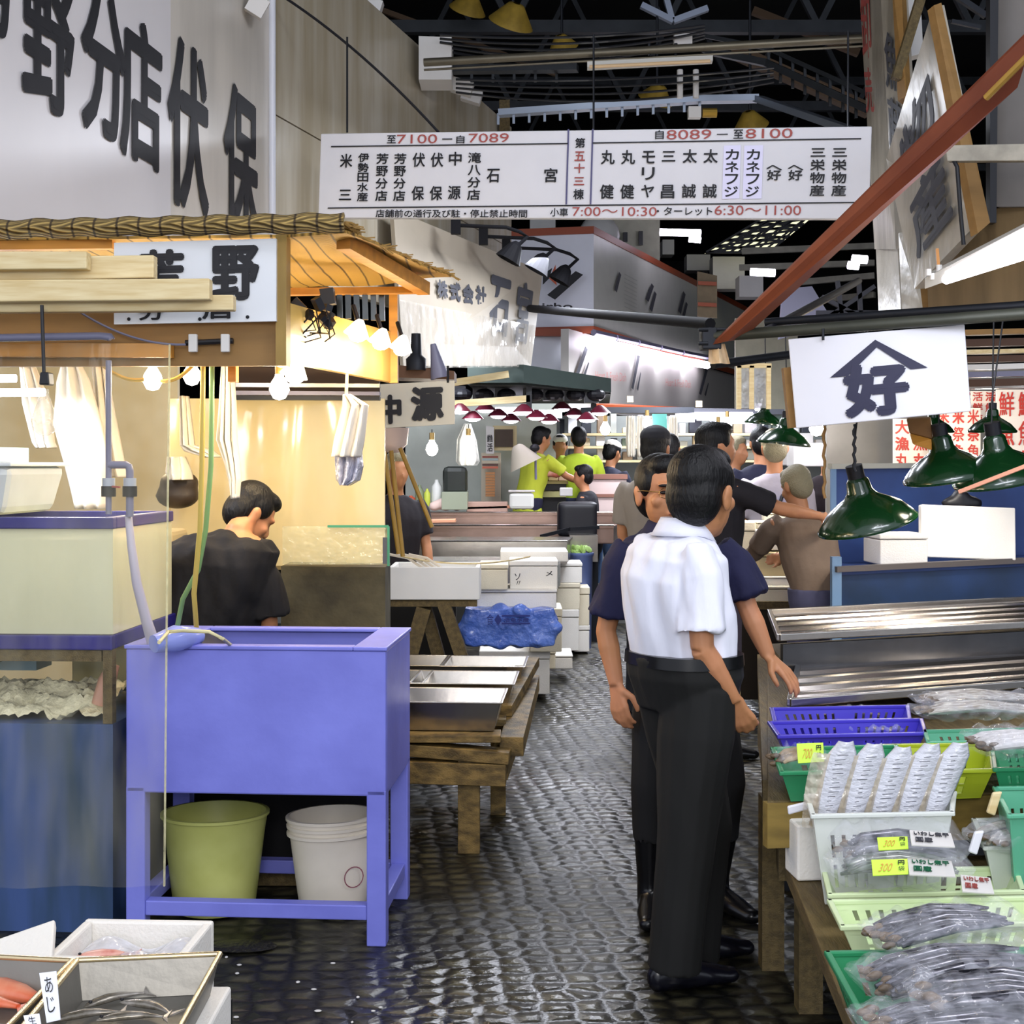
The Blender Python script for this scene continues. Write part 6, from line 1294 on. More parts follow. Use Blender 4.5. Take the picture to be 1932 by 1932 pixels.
b=MB(); b.beam(P(1742,-20,7.6),P(1690,150,7.6),.05,.05); b.build('roof_beam',mWoodD,label='brown slanting roof beam at the upper right',cat='beam')
b=MB(); b.beam(P(1800,-10,7.4),P(1860,30,7.4),.03,.03); b.beam(P(1795,40,7.4),P(1850,52,7.4),.02,.02); b.build('steel_brace',mDkMetal,label='dark steel brace at the top edge left of the grey panel',cat='brace')
MB().slab([P(1783,274,6.2),P(1990,270,6.0),P(1990,303,6.0),P(1787,304,6.2)],.06).build('white_batten',M('chipped_white_wood','#b9b2a2',.6,var=.3,vs=12),label='chipped white wooden batten sticking out right of the red beam',cat='batten',bev=.004)
b=MB(); b.tube([P(1800,304,6.2),P(1806,315,6.18),P(1812,400,6.2),P(1818,462,6.2)],.010,8); b.build('electric_cable',mBlack,label='black cable hanging from the white batten over the large worn board',cat='cord',smooth=True)
# fluorescent fixture right
t=thing('fluorescent_fixture','bright twin-tube fluorescent fixture slanting at the right edge','light fixture',P(1850,500,5.6))
b=MB(); b.hexa([P(1745,545,5.75),P(1990,458,5.0),P(1990,448,5.1),P(1752,535,5.9)],[P(1745,525,5.75),P(1990,398,5.0),P(1990,392,5.1),P(1752,515,5.9)]); b.build('housing',M('cream_housing','#c9c6bd',.5),t)
for k,(a,c) in enumerate(((P(1772,523,5.7),P(1985,438,4.95)),(P(1785,527,5.62),P(1990,462,4.9)))):
    MB().tube([a,c],.020,12).build('tube',EM('bright_tube','#f3eeff',12),t,smooth=True)
for (x,y) in ((1752,508),(1760,516),(1772,500)): MB().tube([P(x,y,5.7),P(x,y+12,5.7)],.012,8).build('lamp_socket',mWhite,t)
lamp('AREA',P(1870,500,5.2),9,COOL,1.0,(math.radians(15),math.radians(-10),0),.15)
MB().beam(P(1768,470,5.8),P(1772,520,5.75),.012,.012).build('bolt_rod',M('orange_rod','#c98a4a',.5),label='small orange rod standing over the left end of the bright twin-tube fixture',cat='rod')
# slats/dark shelves right of 好
t=thing('pipe_rack','rack of brown and pale slats and pipes to the right of the roof emblem board','rack',P(1890,700,6.9))
for k,(y,h_,mm) in enumerate(((622,10,mPlank),(640,14,M('dkr','#4a3020',.6)),(660,8,mWoodP),(672,12,MATS['dkr']),(688,10,mWhite),(702,10,mPVC),(716,14,MATS['dkr']),(730,4,mSteel))):
    MB().slab([P(1820,y,6.9),P(1990,y-4,6.7),P(1990,y+h_-4,6.7),P(1820,y+h_,6.9)],.06).build('slat',mm,t)
# red-lettered paper banners
random.seed(21)
mPaper=EM('paper_dummy','#ffffff',0) if False else M('paper','#efe6da',.7)
for k,(x0,x1,y0,y1,d,txts,lab) in enumerate(((1685,1752,790,884,9.4,('大','漁','丸'),'warm-lit paper with vertical red characters left of the wooden block'),(1765,1850,770,868,9.2,('米','祭','魚'),'paper with big red characters behind the dark lamp'),(1832,1880,738,800,9.3,('活','鮮','海'),'paper crowded with red characters above the green shades'),(1880,1990,735,900,9.1,('鮮','魚','旬'),'rightmost paper with fine red characters at the edge'),(1780,1860,738,775,9.5,('特','売','品'),'paper strip with red characters just below the emblem board'))):
    q=[P(x0,y0,d),P(x1,y0,d),P(x1,y1,d),P(x0,y1,d)]
    t=thing('hanging_notice',lab,'notice',P((x0+x1)/2,y1,d),'red-lettered papers'); pn=MB().slab(q,.01).build('sheet',mPaper,t); b=MB()
    cc=2 if x1-x0<70 else 3; n=0
    for i in range(cc):
        for j,c in enumerate(txts):
            b.tex(c,q,((i+.1)/cc,(j+.08)/3,(i+.9)/cc,(j+.92)/3),.006,.03 if (i+j)%2 else .015)
    b.build('lettering',M('bright_red_ink','#c2392c',.5),pn)
lamp('POINT',P(1750,820,8.6),9,WARM,.06); lamp('POINT',P(1860,790,8.5),8,(1,.9,.8),.06); lamp('POINT',P(1650,800,8.8),7,(1,.95,.95),.06)
MB().slab([ZX(1560,9.8,2.3),ZX(2000,9.8,2.3),ZX(2000,9.8,0),ZX(1560,9.8,0)],.05).build('stall_back_wall',M('dim_wall','#8a867c',.6,var=.3,vs=2),label='dim grey wall behind the red-lettered papers at right',cat='wall panel')
t=thing('wooden_block_lamp','brown faceted wooden box hanging below the emblem board','box',P(1730,810,6.4))
MB().hexa([P(1716,818,6.4),P(1760,830,6.35),P(1762,828,6.6),P(1722,816,6.6)],[P(1710,790,6.4),P(1756,788,6.35),P(1756,786,6.6),P(1712,788,6.6)]).build('box_body',M('dark_orange_wood','#7a5528',.5,var=.2),t,bev=.006)
MB().hexa([P(1722,838,6.3),P(1758,850,6.3),P(1758,848,6.5),P(1722,836,6.5)],[P(1716,818,6.38),P(1758,829,6.33),P(1760,827,6.55),P(1720,816,6.55)]).build('box_lower',mOrange,t,bev=.006)
# green enamel lamps
def greenlamp(px,py,d,R_,lab,tilt,em=False,cord=True):
    c=P(px,py,d); t=thing('enamel_lamp',lab,'lamp',c,'green enamel shades')
    pr=[(R_,0),(R_*1.0,.006),(R_*.93,R_*.14),(R_*.75,R_*.34),(R_*.5,R_*.5),(R_*.33,R_*.6),(R_*.25,R_*.72),(R_*.22,R_*.92),(R_*.17,R_*.98),(0,R_*.98)]
    MB().lathe(pr,c,40,rot=tilt).build('shade',mGreen,t,smooth=True,solid=.003)
    Rm=Euler(tilt).to_matrix()
    MB().lathe([(R_*.985,-.003),(R_*1.015,.0),(R_*1.015,.008),(R_*.985,.008)],c,40,rot=tilt).build('rim',mGreen,t,smooth=True)
    MB().tube([c+Rm@V((0,0,R_*.95)),c+Rm@V((0,0,R_*1.25))],R_*.17,12).build('socket',mBlack,t,smooth=True)
    MB().lathe([(R_*.05,R_*.5),(R_*.15,R_*.35),(R_*.24,R_*.15),(R_*.2,.02),(0,-.01)],c,16,rot=tilt).build('bulb',EM('shade_bulb','#fff1d6',18),t,smooth=True)
    tp=c+Rm@V((0,0,R_*1.22))
    if cord: MB().tube([tp,tp+V((0,0,.1)),P(px+3,600,d+.0)],.004,6).build('cord',mBlack,t)
    sp=bpy.data.lights.new('lamp_spot','SPOT'); sp.energy=16; sp.color=(1,.92,.82); sp.spot_size=2.4; sp.spot_blend=.7; sp.shadow_soft_size=.05
    so=bpy.data.objects.new('lamp_spot',sp); col.objects.link(so); so.location=c+Rm@V((0,0,-.02)); so.rotation_euler=tilt
greenlamp(1637,990,6.5,.233,'nearest green enamel shade hanging lowest over the steel trays',(.12,-.26,0))
greenlamp(1788,900,6.35,.20,'dark green enamel shade in the middle, behind the right one',(.1,-.2,0))
greenlamp(1890,905,6.25,.213,'green enamel shade at the right edge with a white reflection',(.12,-.22,0))
greenlamp(1872,815,6.6,.112,'small green enamel shade before the red-lettered papers',(.05,0,0))
greenlamp(1760,815,7.4,.11,'small dark green shade just under the emblem board',(.05,0,0))
greenlamp(1478,838,8.8,.17,'green enamel shade partly hidden under the left corner of the emblem board',(.05,.1,0))
greenlamp(1440,800,9.6,.13,'far green enamel shade left of the emblem board',(.05,.1,0))
b=MB(); b.beam(P(1810,928,5.9),P(1990,858,5.6),.016,.016); b.build('pink_rod',M('salmon_rod','#d99a80',.4),label='thin salmon coloured rod slanting under the right green shade',cat='rod')
# blurred vertical cords
for (x,y0,y1,d,mm,lab) in ((1555,800,940,6.4,mPlank,'brown twisted cord hanging left of the blue partition'),(1612,800,890,6.2,mDkMetal,'dark chain hanging over the top of the blue partition')):
    b=MB(); b.tube([P(x+2*math.sin(i*1.9),y0+(y1-y0)*i/14,d) for i in range(15)],.007,6); b.build('twisted_rope',mm,label=lab,cat='rope',smooth=True)
# plastic covered items by aisle
MB().slab([P(1394,690,9.5),P(1450,690,9.5),P(1445,770,9.5),P(1398,770,9.5)],.1).build('film_bag',FILM('dusty_film','#b9bcc0',.7,.15,amp=.25,bump=.8,bs=14,gl=1),label='plastic-covered frame hanging above the far green shades',cat='cover')
b=MB(); 
for x in (1394,1418,1450): b.beam(P(x,690,9.45),P(x,772,9.45),.03,.03)
b.beam(P(1390,690,9.45),P(1455,690,9.45),.03,.03); b.build('frame_timber',mWoodP,label='pale timber frame around the plastic cover left of the emblem board',cat='frame')
# ---------- blue partition and bench
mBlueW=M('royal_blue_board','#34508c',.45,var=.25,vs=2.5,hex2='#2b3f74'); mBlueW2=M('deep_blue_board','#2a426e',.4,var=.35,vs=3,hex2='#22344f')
t=thing('blue_partition','royal blue back partition behind the white foam boxes at right','partition',ZX(1750,7.9,0))
MB().slab([ZX(1572,8.0,1.585),ZX(2000,8.4,1.60),ZX(2000,8.4,0),ZX(1572,8.0,0)],.03).build('board',mBlueW,t)
MB().beam(ZX(1566,7.98,1.6),ZX(2000,8.38,1.615),.05,.03).build('top_rail',M('pale_rail','#b5b3a6',.4),t)
MB().beam(ZX(1572,7.98,1.0),ZX(1572,7.98,1.6),.03,.03).build('edge_strip',M('pale_blue_edge','#6f8fb2',.4),t)
t=thing('blue_bench','deep blue box bench with a shelf rail carrying the foam boxes','bench',ZX(1750,7.3,0))
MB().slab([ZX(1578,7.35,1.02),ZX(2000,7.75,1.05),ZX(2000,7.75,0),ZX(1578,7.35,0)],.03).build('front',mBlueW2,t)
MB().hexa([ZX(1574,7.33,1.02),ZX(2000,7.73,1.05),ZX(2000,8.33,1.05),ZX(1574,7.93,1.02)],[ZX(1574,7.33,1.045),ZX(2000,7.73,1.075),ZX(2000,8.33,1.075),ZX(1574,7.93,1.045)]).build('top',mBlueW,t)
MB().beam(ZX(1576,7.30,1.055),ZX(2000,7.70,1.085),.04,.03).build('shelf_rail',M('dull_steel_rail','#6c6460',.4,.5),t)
MB().beam(ZX(1577,7.33,.5),ZX(1577,7.33,1.12),.05,.05).build('corner_post',M('pale_blue_edge','#6f8fb2',.4),t)
c,w_,h_=px_box(1660,1752,1003,1062,7.5); foam('small white foam box on the blue bench with a blue stripe on the lid',V((c.x,7.68,1.062)),w_,.3,h_-.0,.05,lid=True)
t,m_=foam('large white foam lid leaning upright on the blue bench at right',V((P(1842,1060,7.45).x,7.6,1.09)),.53,.05,.29,.05,lid=False,rot=(-.12,.04,.05))
b=MB(); b.ell(P(1815,950,7.8),(.12,.05,.05)); b.ell(P(1812,938,7.8),(.05,.05,.05)); remesh(b,.015,1).build('dark_sack',mBlack,smooth=True,label='dark crumpled sack behind the upright foam lid',cat='sack')
# plastic wrapped dark column left of bench
b=MB(); b.grid(lambda u,v:ZX(1500+68*u,7.9,1.02*(1-v))+V((0,-.10*math.sin(PI*u)+.012*math.sin(v*40+u*8),0)),20,40); b.build('wrapped_cover',FILM('violet_film','#8f8ba0',.55,.2,vs=6,amp=.35,bump=.8,bs=14,gl=1),label='crinkled grey-violet plastic hanging over the dark post left of the blue bench',cat='cover',smooth=True)
MB().slab([ZX(1540,8.05,1.05),ZX(1576,8.05,1.05),ZX(1576,8.05,0),ZX(1540,8.05,0)],.2).build('dark_post',M('dark_navy_post','#131420',.6),label='dark navy post between the wrapped plastic and the blue bench',cat='post')
# ---------- steel display trays
def bigtray(lab,A,B,C,D_,z,ribs,mat):
    """near-left, near-right, far-right, far-left corners at z; shallow corrugated"""
    t=thing('display_tray',lab,'display tray',A.lerp(C,.5)); 
    b=MB(); 
    def fn(u,v):
        p=A.lerp(B,u).lerp(D_.lerp(C,u),v); return p+V((0,0,.013*max(-1,min(1,2.2*math.cos(v*(ribs+1)*2*PI)))*(1 if .04<v<.96 else 0)))
    b.grid(fn,6,(ribs+1)*10); b.build('corrugated_bed',mat,t,solid=.004)
    for nm,(p,q) in (('rim',(A,B)),('rim',(D_,C)),('rim',(A,D_)),('rim',(B,C))):
        MB().beam(p+V((0,0,.012)),q+V((0,0,.012)),.022,.03).build(nm,mSteel,t,bev=.004)
    return t
mSt2=M('bright_steel','#cfc5bd',.27,1,var=.1,vs=3,bump=.04,bs=5)
z1=.75; A1=G(1490,1332,z1);B1=G(2010,1290,z1);C1=G(2010,1222,z1);D1=G(1508,1256,z1)
bigtray('lower long corrugated steel display tray under the hand of the navy polo man',A1,B1,C1,D1,z1,4,mSt2)
z2=.885; A2=G(1470,1208,z2);B2=G(2010,1180,z2);C2=G(2010,1131,z2);D2=G(1452,1160,z2)
bigtray('upper long corrugated steel display tray before the blue bench',A2,B2,C2,D2,z2,4,mSt2)
MB().slab([A2+V((.02,.02,-.02)),B2+V((0,.02,-.02)),V((B2.x,B2.y+.02,.735)),V((A2.x+.02,A2.y+.02,.735))],.02).build('steel_riser',M('dark_steel_face','#5c5d60',.3,.85,var=.25,vs=4,bump=.1,bs=8),label='dull dark steel riser between the two long display trays',cat='panel')
t=thing('display_table','rough wooden display table under the right stall goods with stepped boards','table',ZX(1500,4.5,0))
def tb_(nm,pts,h_,mt_=mWoodD):
    MB().hexa([p-V((0,0,h_)) for p in pts],pts).build(nm,mt_,t,bev=.004)
zt2=.655
tb_('upper_board',[G(1448,1512,zt2),G(2010,1490,zt2),ZX(2010,7.2,zt2),ZX(1448,6.9,zt2)],.03)
MB().slab([G(1448,1514,zt2)-V((0,.0,.005)),G(2010,1492,zt2)-V((0,.0,.005)),G(2010,1492,zt2)-V((0,0,.13)),G(1448,1514,zt2)-V((0,0,.13))],.04).build('apron_board',M('ochre_board','#8a7338',.6,var=.35,vs=6,stretch=(1,5,5)),t)
MB().hexa([G(1500,1330,.60)+V((0,.1,.09)),G(2010,1290,.60)+V((0,.1,.09)),C2-V((0,0,.16)),D2-V((0,0,.16))],[G(1500,1330,.60)+V((0,.1,.13)),G(2010,1290,.60)+V((0,.1,.13)),C2-V((0,0,.14)),D2-V((0,0,.14))]).build('tray_support',mWoodD,t)
zl=.45
tb_('lower_board',[G(1590,1955,zl)+V((0,-.35,0)),G(2030,1955,zl)+V((0.0,-.35,0)),ZX(2010,4.1,zl),G(1480,1622,zl)],.05)
for p in (G(1510,1622,zl)-V((0,0,.05)),G(1600,1930,zl)-V((0,0,.05))): MB().beam(V((p.x+.03,p.y+.03,p.z)),V((p.x+.03,p.y+.03,0)),.07,.07).build('leg',mWoodD,t)
MB().beam(G(1455,1500,.55),G(1455,1500,.55)-V((0,0,.55)),.07,.07).build('leg',mWoodD,t)
MB().beam(ZX(1440,7.0,.60),G(1458,1500,.60),.06,.09).build('side_beam',mWoodD,t)
MB().beam(G(1485,1625,.40),G(1440,1380,.40),.05,.12).build('side_beam',mWoodD,t)
MB().beam(G(1432,1290,.0),G(1432,1290,.0)+V((0,0,.66)),.05,.05).build('leg',mWoodP,t)
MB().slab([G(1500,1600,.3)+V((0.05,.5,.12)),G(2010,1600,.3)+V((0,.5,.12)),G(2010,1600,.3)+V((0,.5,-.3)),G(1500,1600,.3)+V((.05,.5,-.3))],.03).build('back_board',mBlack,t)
# ---------- baskets
def basket(lab,A,B,C,D_,h,mat,taper=.03,slots=14,rimw=.014,group=None,hole=None,z=None):
    """A near-left B near-right C far-right D far-left rim corners (rim height = their z), h depth"""
    t=thing('plastic_basket',lab,'basket',(A+C)/2-V((0,0,h)),group)
    cen=(A+B+C+D_)/4
    rim=[A,B,C,D_]; bot=[p+(cen-p).normalized()*taper*1.4-V((0,0,h)) for p in rim]
    b=MB(); n=4
    for i in range(4):
        p,q=rim[i],rim[(i+1)%4]; b.beam(p+(p-q).normalized()*rimw*.5,q+(q-p).normalized()*rimw*.5,rimw,.012)
    b.build('rim',mat,t,bev=.003)
    b=MB(); b.slab([x+V((0,0,.004)) for x in (bot[0],bot[3],bot[2],bot[1])],.005); b.build('base',mat,t)
    for i in range(4):
        p,q,r_,s_=rim[i],rim[(i+1)%4],bot[(i+1)%4],bot[i]; b=MB()
        L=(q-p).length; N=max(4,int(slots*L/.4))
        def at(u,v): return p.lerp(q,u).lerp(s_.lerp(r_,u),v)
        o=V((0,0,0))
        b.slab([at(0,0),at(1,0),at(1,.22),at(0,.22)],.004); b.slab([at(0,.82),at(1,.82),at(1,1),at(0,1)],.004); b.slab([at(0,.48),at(1,.48),at(1,.56),at(0,.56)],.004)
        for k in range(N+1):
            u=k/N; w2=.32/N if k not in (0,N,N//2) else .9/N
            b.slab([at(max(0,u-w2),.2),at(min(1,u+w2),.2),at(min(1,u+w2),.84),at(max(0,u-w2),.84)],.004)
        b.build('slotted_wall',mat,t)
    return t
mPB=M('violet_blue_plastic','#4a40c0',.3); mGB=M('green_plastic','#2f8a5c',.3); mGB2=M('mint_green_plastic','#5fae8c',.3); mYB=M('yellow_green_plastic','#a6b428',.3); mLG=M('pale_lime_plastic','#d2e3b4',.35); mWB=M('white_plastic','#d6dad4',.35)
def RB(x0,x1,x2,x3,yn,yf,z): return G(x0,yn,z),G(x1,yn-.02*(x1-x0),z),G(x2,yf-.02*(x2-x3),z),G(x3,yf,z)
basket('rear violet-blue slotted basket touching the lower steel tray',*RB(1462,1716,1712,1456,1363,1338,.745),.085,mPB)
basket('front violet-blue slotted basket, nearer than the other blue one',*RB(1470,1746,1738,1452,1390,1364,.745),.085,mPB)
basket('green basket with knobbly bag and lime price card at the left end',*RB(1475,1700,1690,1458,1459,1413,.74),.085,mGB,slots=8)
basket('yellow-green basket right behind the standing silver bags',*RB(1660,1874,1868,1650,1458,1408,.74),.085,mYB,slots=8)
basket('sea-green basket behind, right of the violet-blue ones',*RB(1752,1960,1955,1745,1402,1380,.745),.08,mGB2)
basket('green basket with dark slots right of the yellow-green one',*RB(1878,2040,2035,1872,1452,1410,.745),.09,mGB,slots=16)
basket('mint green basket with a pale clip at the right edge',*RB(1905,2060,2040,1878,1540,1488,.70),.245,mGB2,slots=16)
basket('white perforated basket holding the five upright silver bags',*RB(1534,1796,1800,1522,1540,1502,.69),.235,mWB,slots=13)
basket('white plastic basket at right with a hanging clip',*RB(1860,2060,2050,1838,1600,1548,.60),.12,mWB,slots=6)
basket('pale lime basket with silver packs and two lime price cards',*RB(1566,1930,1915,1555,1690,1645,.535),.085,mLG,slots=10)
basket('pale lime basket in front, holding the dark fish bags from behind',*RB(1590,1990,1950,1566,1750,1702,.545),.09,mLG,slots=12)
basket('large green basket at the bottom right corner full of bagged dark fish',*RB(1650,2150,2080,1562,1960,1800,.56),.10,mGB,slots=10)
c=G(1532,1668,.45); foam('small white foam block with pegs left of the white perforated basket',c+V((.0,.08,.002)),.085,.12,.155,.1,lid=False)
# clips
for k,(x,y,dd,lab) in enumerate(((1500,1524,3.75,'white clip tag sticking out left of the white perforated basket'),(1872,1516,3.6,'cream clip tag hanging at the corner of the mint green basket'),(1838,1590,3.5,'white clip tag hanging left of the white basket at the right'))):
    b=MB(); q=[(0,0),(18,-8),(26,4),(4,26)] if k else [(-14,-2),(28,-12),(30,2),(-12,14)]
    if k: q=[(2,-20),(20,-22),(6,24),(-10,18)]
    b.slab([P(x+i,y+j,dd) for i,j in q],.012); b.build('clip_tag',M('clip_white','#e6e6ee',.35) if k!=1 else mWoodP,label=lab,cat='clip',bev=.004)
# ---------- bags
mClear=FILM('clear_bag','#eef0fa',.12,.04,vs=16,amp=.16,bump=1.0,bs=22,gl=1)
mFish=M('silver_dried_fish','#77767f',.22,.5,var=.6,vs=22,hex2='#212229',stretch=(1,6,6))
mFish2=M('pale_dried_fish','#c9c4bb',.35,.15,var=.4,vs=22,hex2='#8a8074',stretch=(1,6,6))
mHeadF=M('brown_fish_head','#75614a',.4,var=.5,vs=20)
def fishbag(lab,c,L,W_,H_,rz,fm,n=9,tilt=0,heads=True,cat='bag of fish',clear=None,roll=0):
    m=Mx.Translation(c)@Mx.Rotation(rz,4,'Z')@Mx.Rotation(tilt,4,'Y')@Mx.Rotation(roll,4,'X'); t=thing('fish_bag',lab,cat,c)
    rn=random.Random(hash(lab)%1000 if False else int(abs(c.x*977+c.y*331))); 
    b=MB(m)
    for i in range(n):
        y=(i/(n-1)-.5)*W_*.75; z=H_*.25+rn.uniform(0,.4)*H_; dx=rn.uniform(-.04,.04)*L; cu=rn.uniform(-.1,.1)*W_
        pts=[(-.42*L+dx,y+cu,z*.8),(-.3*L+dx,y+cu*.5,z+.004),(0+dx,y,z+.012),(.3*L+dx,y-cu,z),(.44*L+dx,y-cu*1.5,z*.7)]; r=W_*.07
        b.tube(pts,[(r*.5,r*.6),(r*1.1,r*1.0),(r*1.2,r),(r*.8,r*.7),(r*.25,r*.3)],7)
    b.build('dried_fish',fm,t,smooth=True)
    if heads:
        b=MB(m)
        for i in range(n): b.ell((-.43*L+rn.uniform(-.02,.02),(i/(n-1)-.5)*W_*.75,H_*.35+rn.uniform(-.1,.2)*H_),(.016,.008,.008),None,8,6)
        b.build('fish_heads',mHeadF,t,smooth=True)
    b=MB(m); s1=rn.uniform(0,6)
    def fn(u,v):
        x=(u-.5)*L*1.12; a=2*PI*v; e=(1-abs(2*u-1)**5)**.5 if abs(2*u-1)<1 else 0; e=max(e,.12)
        w2=W_*.55*(.72+.28*e); h2=H_*.62*e
        return (x,w2*math.cos(a)+.006*math.sin(u*23+s1),H_*.5+h2*math.sin(a)*(1+.12*math.sin(u*31+v*19+s1))+.005*math.sin(u*47+v*8))
    b.grid(fn,44,24); b.build('clear_film',clear or mClear,t,smooth=True)
    return t
fishbag('uppermost bag of dark dried fish draped over the pale lime basket',G(1780,1765,.60),.30,.15,.055,.10,mFish,10,tilt=-.12)
fishbag('middle bag of dark dried fish with brown heads in the large green basket',G(1800,1850,.585),.36,.17,.06,.18,mFish,11,tilt=-.10)
fishbag('right bag of dark dried fish overlapping the middle one',G(1900,1905,.60),.32,.15,.055,-.1,mFish,10,tilt=-.05)
fishbag('lowest bag of dark dried fish at the bottom right corner',G(1830,1955,.57),.38,.15,.055,.05,mFish,10)
fishbag('bag of pale dried fish lying over the violet-blue and sea-green baskets',G(1850,1352,.79),.42,.12,.05,.08,mFish2,9)
fishbag('bag of pale fish strips behind, beside the lower steel tray',G(1850,1325,.80),.44,.10,.035,.12,mFish2,8)
fishbag('tapering bag of pale fish with red tie right of the silver bags',G(1935,1420,.79),.30,.17,.07,.05,M('whitish_fish','#d7d3d2',.3,var=.3,vs=30,stretch=(1,6,6)),9)
fishbag('knobbly bag of pale shellfish in the green basket under the lime card',G(1510,1448,.72),.14,.12,.06,0,M('tan_shellfish','#b59a72',.45,var=.5,vs=30),6,heads=True)
for k,(x,y,lab) in enumerate(((1600,1352,'flat packet of pale fish in the rear violet-blue basket'),(1620,1382,'flat packet of pinkish fish in the front violet-blue basket'))):
    fishbag(lab,G(x,y,.70),.26,.08,.035,0,M('pinkish_fish','#cdb4aa',.35,var=.4,vs=24),6,heads=False)
fishbag('pack of grey fish with a printed label in the white basket at right',G(1920,1590,.60),.26,.14,.06,.5,mFish2,8)
fishbag('rear silver pack of small fish in the pale lime basket',G(1690,1625,.57),.32,.16,.10,.05,mFish,9,heads=True)
fishbag('front silver pack of small fish in the pale lime basket under the cards',G(1695,1665,.55),.32,.12,.09,.0,M('silver_sardine','#a7a8a6',.25,.4,var=.5,vs=30,hex2='#5c6a5a'),9,heads=False)
# white packs labels
for k,(x0,x1,y0,y1,dd,lab) in enumerate(((1716,1794,1566,1594,3.42,'white printed label on the rear silver pack'),(1712,1795,1618,1650,3.36,'white printed label on the front silver pack'),(1812,1868,1650,1682,3.38,'white label with red and green print in the pale lime basket'))):
    q=[P(x0,y0,dd),P(x1,y0+6,dd),P(x1+8,y1+4,dd-.08),P(x0+4,y1,dd-.08)]; b=MB(); b.slab(q,.003); o=b.build('product_label',mWhite,label=lab,cat='label'); b=MB(); b.tex('いわし煮干',q,(.08,.15,.92,.42),.003,.02); b.tex('国産',q,(.1,.55,.5,.85),.003,.02); b.build('lettering',[mInkG,M('dk_green_ink','#1f6b4a',.5),mRed][k],o)
mLime=M('lime_card','#c9f04a',.6)
for k,(x0,x1,y0,y1,dd,r_,lab) in enumerate(((1503,1553,1403,1440,3.93,-.02,'lime price card standing in the green basket at left'),(1655,1712,1580,1604,3.40,0,'upper lime price card on the rear silver pack'),(1644,1712,1622,1652,3.33,-.05,'lower lime price card on the front silver pack'))):
    q=[P(x0,y0,dd),P(x1,y0-2,dd),P(x1+2,y1-3,dd-.03),P(x0+3,y1,dd-.03)]; b=MB(); b.slab(q,.003); o=b.build('price_card',mLime,label=lab,cat='price card')
    b=MB(); b.tex(['700','300','300'][k],q,(.2,.3,.55,.8),.003,.0,shear=.1); b.build('numerals',M('orange_ink','#c98a2c',.5),o); b=MB(); b.tex('円',q,(.72,.15,.90,.42),.003,.02); b.tex('袋',q,(.72,.5,.90,.8),.003,.0); b.build('lettering',mInk,o)
# upright silver bags in white basket
mSil=M('matt_silver_bag','#d4d5dd',.3,.1,var=.08,vs=12,bump=.3,bs=45,stretch=(1,1,2.5)); mFb=FILM('bag_front','#cfc4b0',.6,.1,vs=18,amp=.3,bump=.8,bs=26,gl=1)
for k in range(5):
    xb=1556+50*k; xt=1596+54*k; yt=[1398,1402,1408,1402,1400][k]; yb=1562; dd=3.70
    t=thing('upright_bag',['leftmost','second','third','fourth','rightmost'][k]+' of the five silver-backed bags of dried fish standing in the white basket','bag of fish',P(xb,yb,dd))
    def fn(u,v,off=0):
        x=xb+(xt-xb)*v**1.2; y=yb+(yt-yb)*v; w_=(30+24*math.sin(PI*min(1,v*.62)))*(1 if v<.85 else 1-(v-.85)*3.2)
        return P(x+(u-.5)*w_+off,y,dd+.03*math.sin(PI*u)*0)+V((0,.02*k*0-.018*math.sin(PI*u)+.0006*math.sin(v*70+k),0))
    b=MB(); b.grid(lambda u,v:fn(u,v),10,40); b.build('silver_back',mSil,t,smooth=True,solid=.002)
    b=MB(); b.grid(lambda u,v:fn(u,v*.86,-26)+V((0,.012,0)),10,30); b.build('clear_front',mFb,t,smooth=True)
    b=MB(); rn=random.Random(k)
    for j in range(3):
        x=xb-26+j*6; b.tube([P(x,yb-4,dd+.02),P(x+12,yb-50,dd+.02),P(x+26+rn.uniform(-4,4),yt+50,dd+.02)],[.006,.010,.004],6)
    b.build('dried_fish',M('golden_dried_fish','#b8985c',.35,.2,var=.5,vs=30,hex2='#7a7168'),t,smooth=True)
    b=MB()
    for j in range(16):
        v_=(j+.8)/19; x=xb+(xt-xb)*v_**1.2+rn.uniform(-2,3); y=yb+(yt-yb)*v_; wd=rn.choice((4,7,10)); b.beam(P(x-wd,y,dd-.0225),P(x+wd,y-1,dd-.0225),.0012,.0012)
    b.build('print_lines',mInkG,t)
# ---------- foreground trays bottom left
zt_=.62
def ftray(lab,A,B,C,D_,dep,wall,mat):
    t=thing('steel_tray',lab,'tray',(A+C)/2-V((0,0,dep)),'foreground fish trays'); cen=(A+B+C+D_)/4
    rim=[A,B,C,D_]; bot=[p+V(((cen-p).x,(cen-p).y,0)).normalized()*wall-V((0,0,dep)) for p in rim]
    b=MB(); 
    for i in range(4):
        j=(i+1)%4; b.slab([rim[i],rim[j],bot[j],bot[i]],.003)
    b.build('tray_walls',mat,t)
    MB().slab([bot[0],bot[3],bot[2],bot[1]],.003).build('tray_bottom',mat,t)
    for i in range(4): MB().tube([rim[i],rim[(i+1)%4]],.006,8).build('rolled_rim',M('rim_gold_steel','#d6c39a',.25,.8),t,smooth=True)
    return t,bot
mAl=M('aluminium','#85827b',.42,.55,var=.12,vs=4,bump=.05)
A=G(-60,2010,zt_);B=G(300,2010,zt_);C=G(415,1800,zt_);D_=G(146,1812,zt_)
t1,bt1=ftray('right foreground aluminium tray with small silvery fish at the bottom left corner',A.lerp(B,.12),B,C,D_,.07,.03,mAl)
A=G(-420,2010,zt_);B=G(-62,2015,zt_);C=G(136,1813,zt_);D_=G(-160,1798,zt_)
t2,bt2=ftray('left foreground aluminium tray holding orange fish at the bottom left corner',A,B,C,D_,.07,.03,mAl)
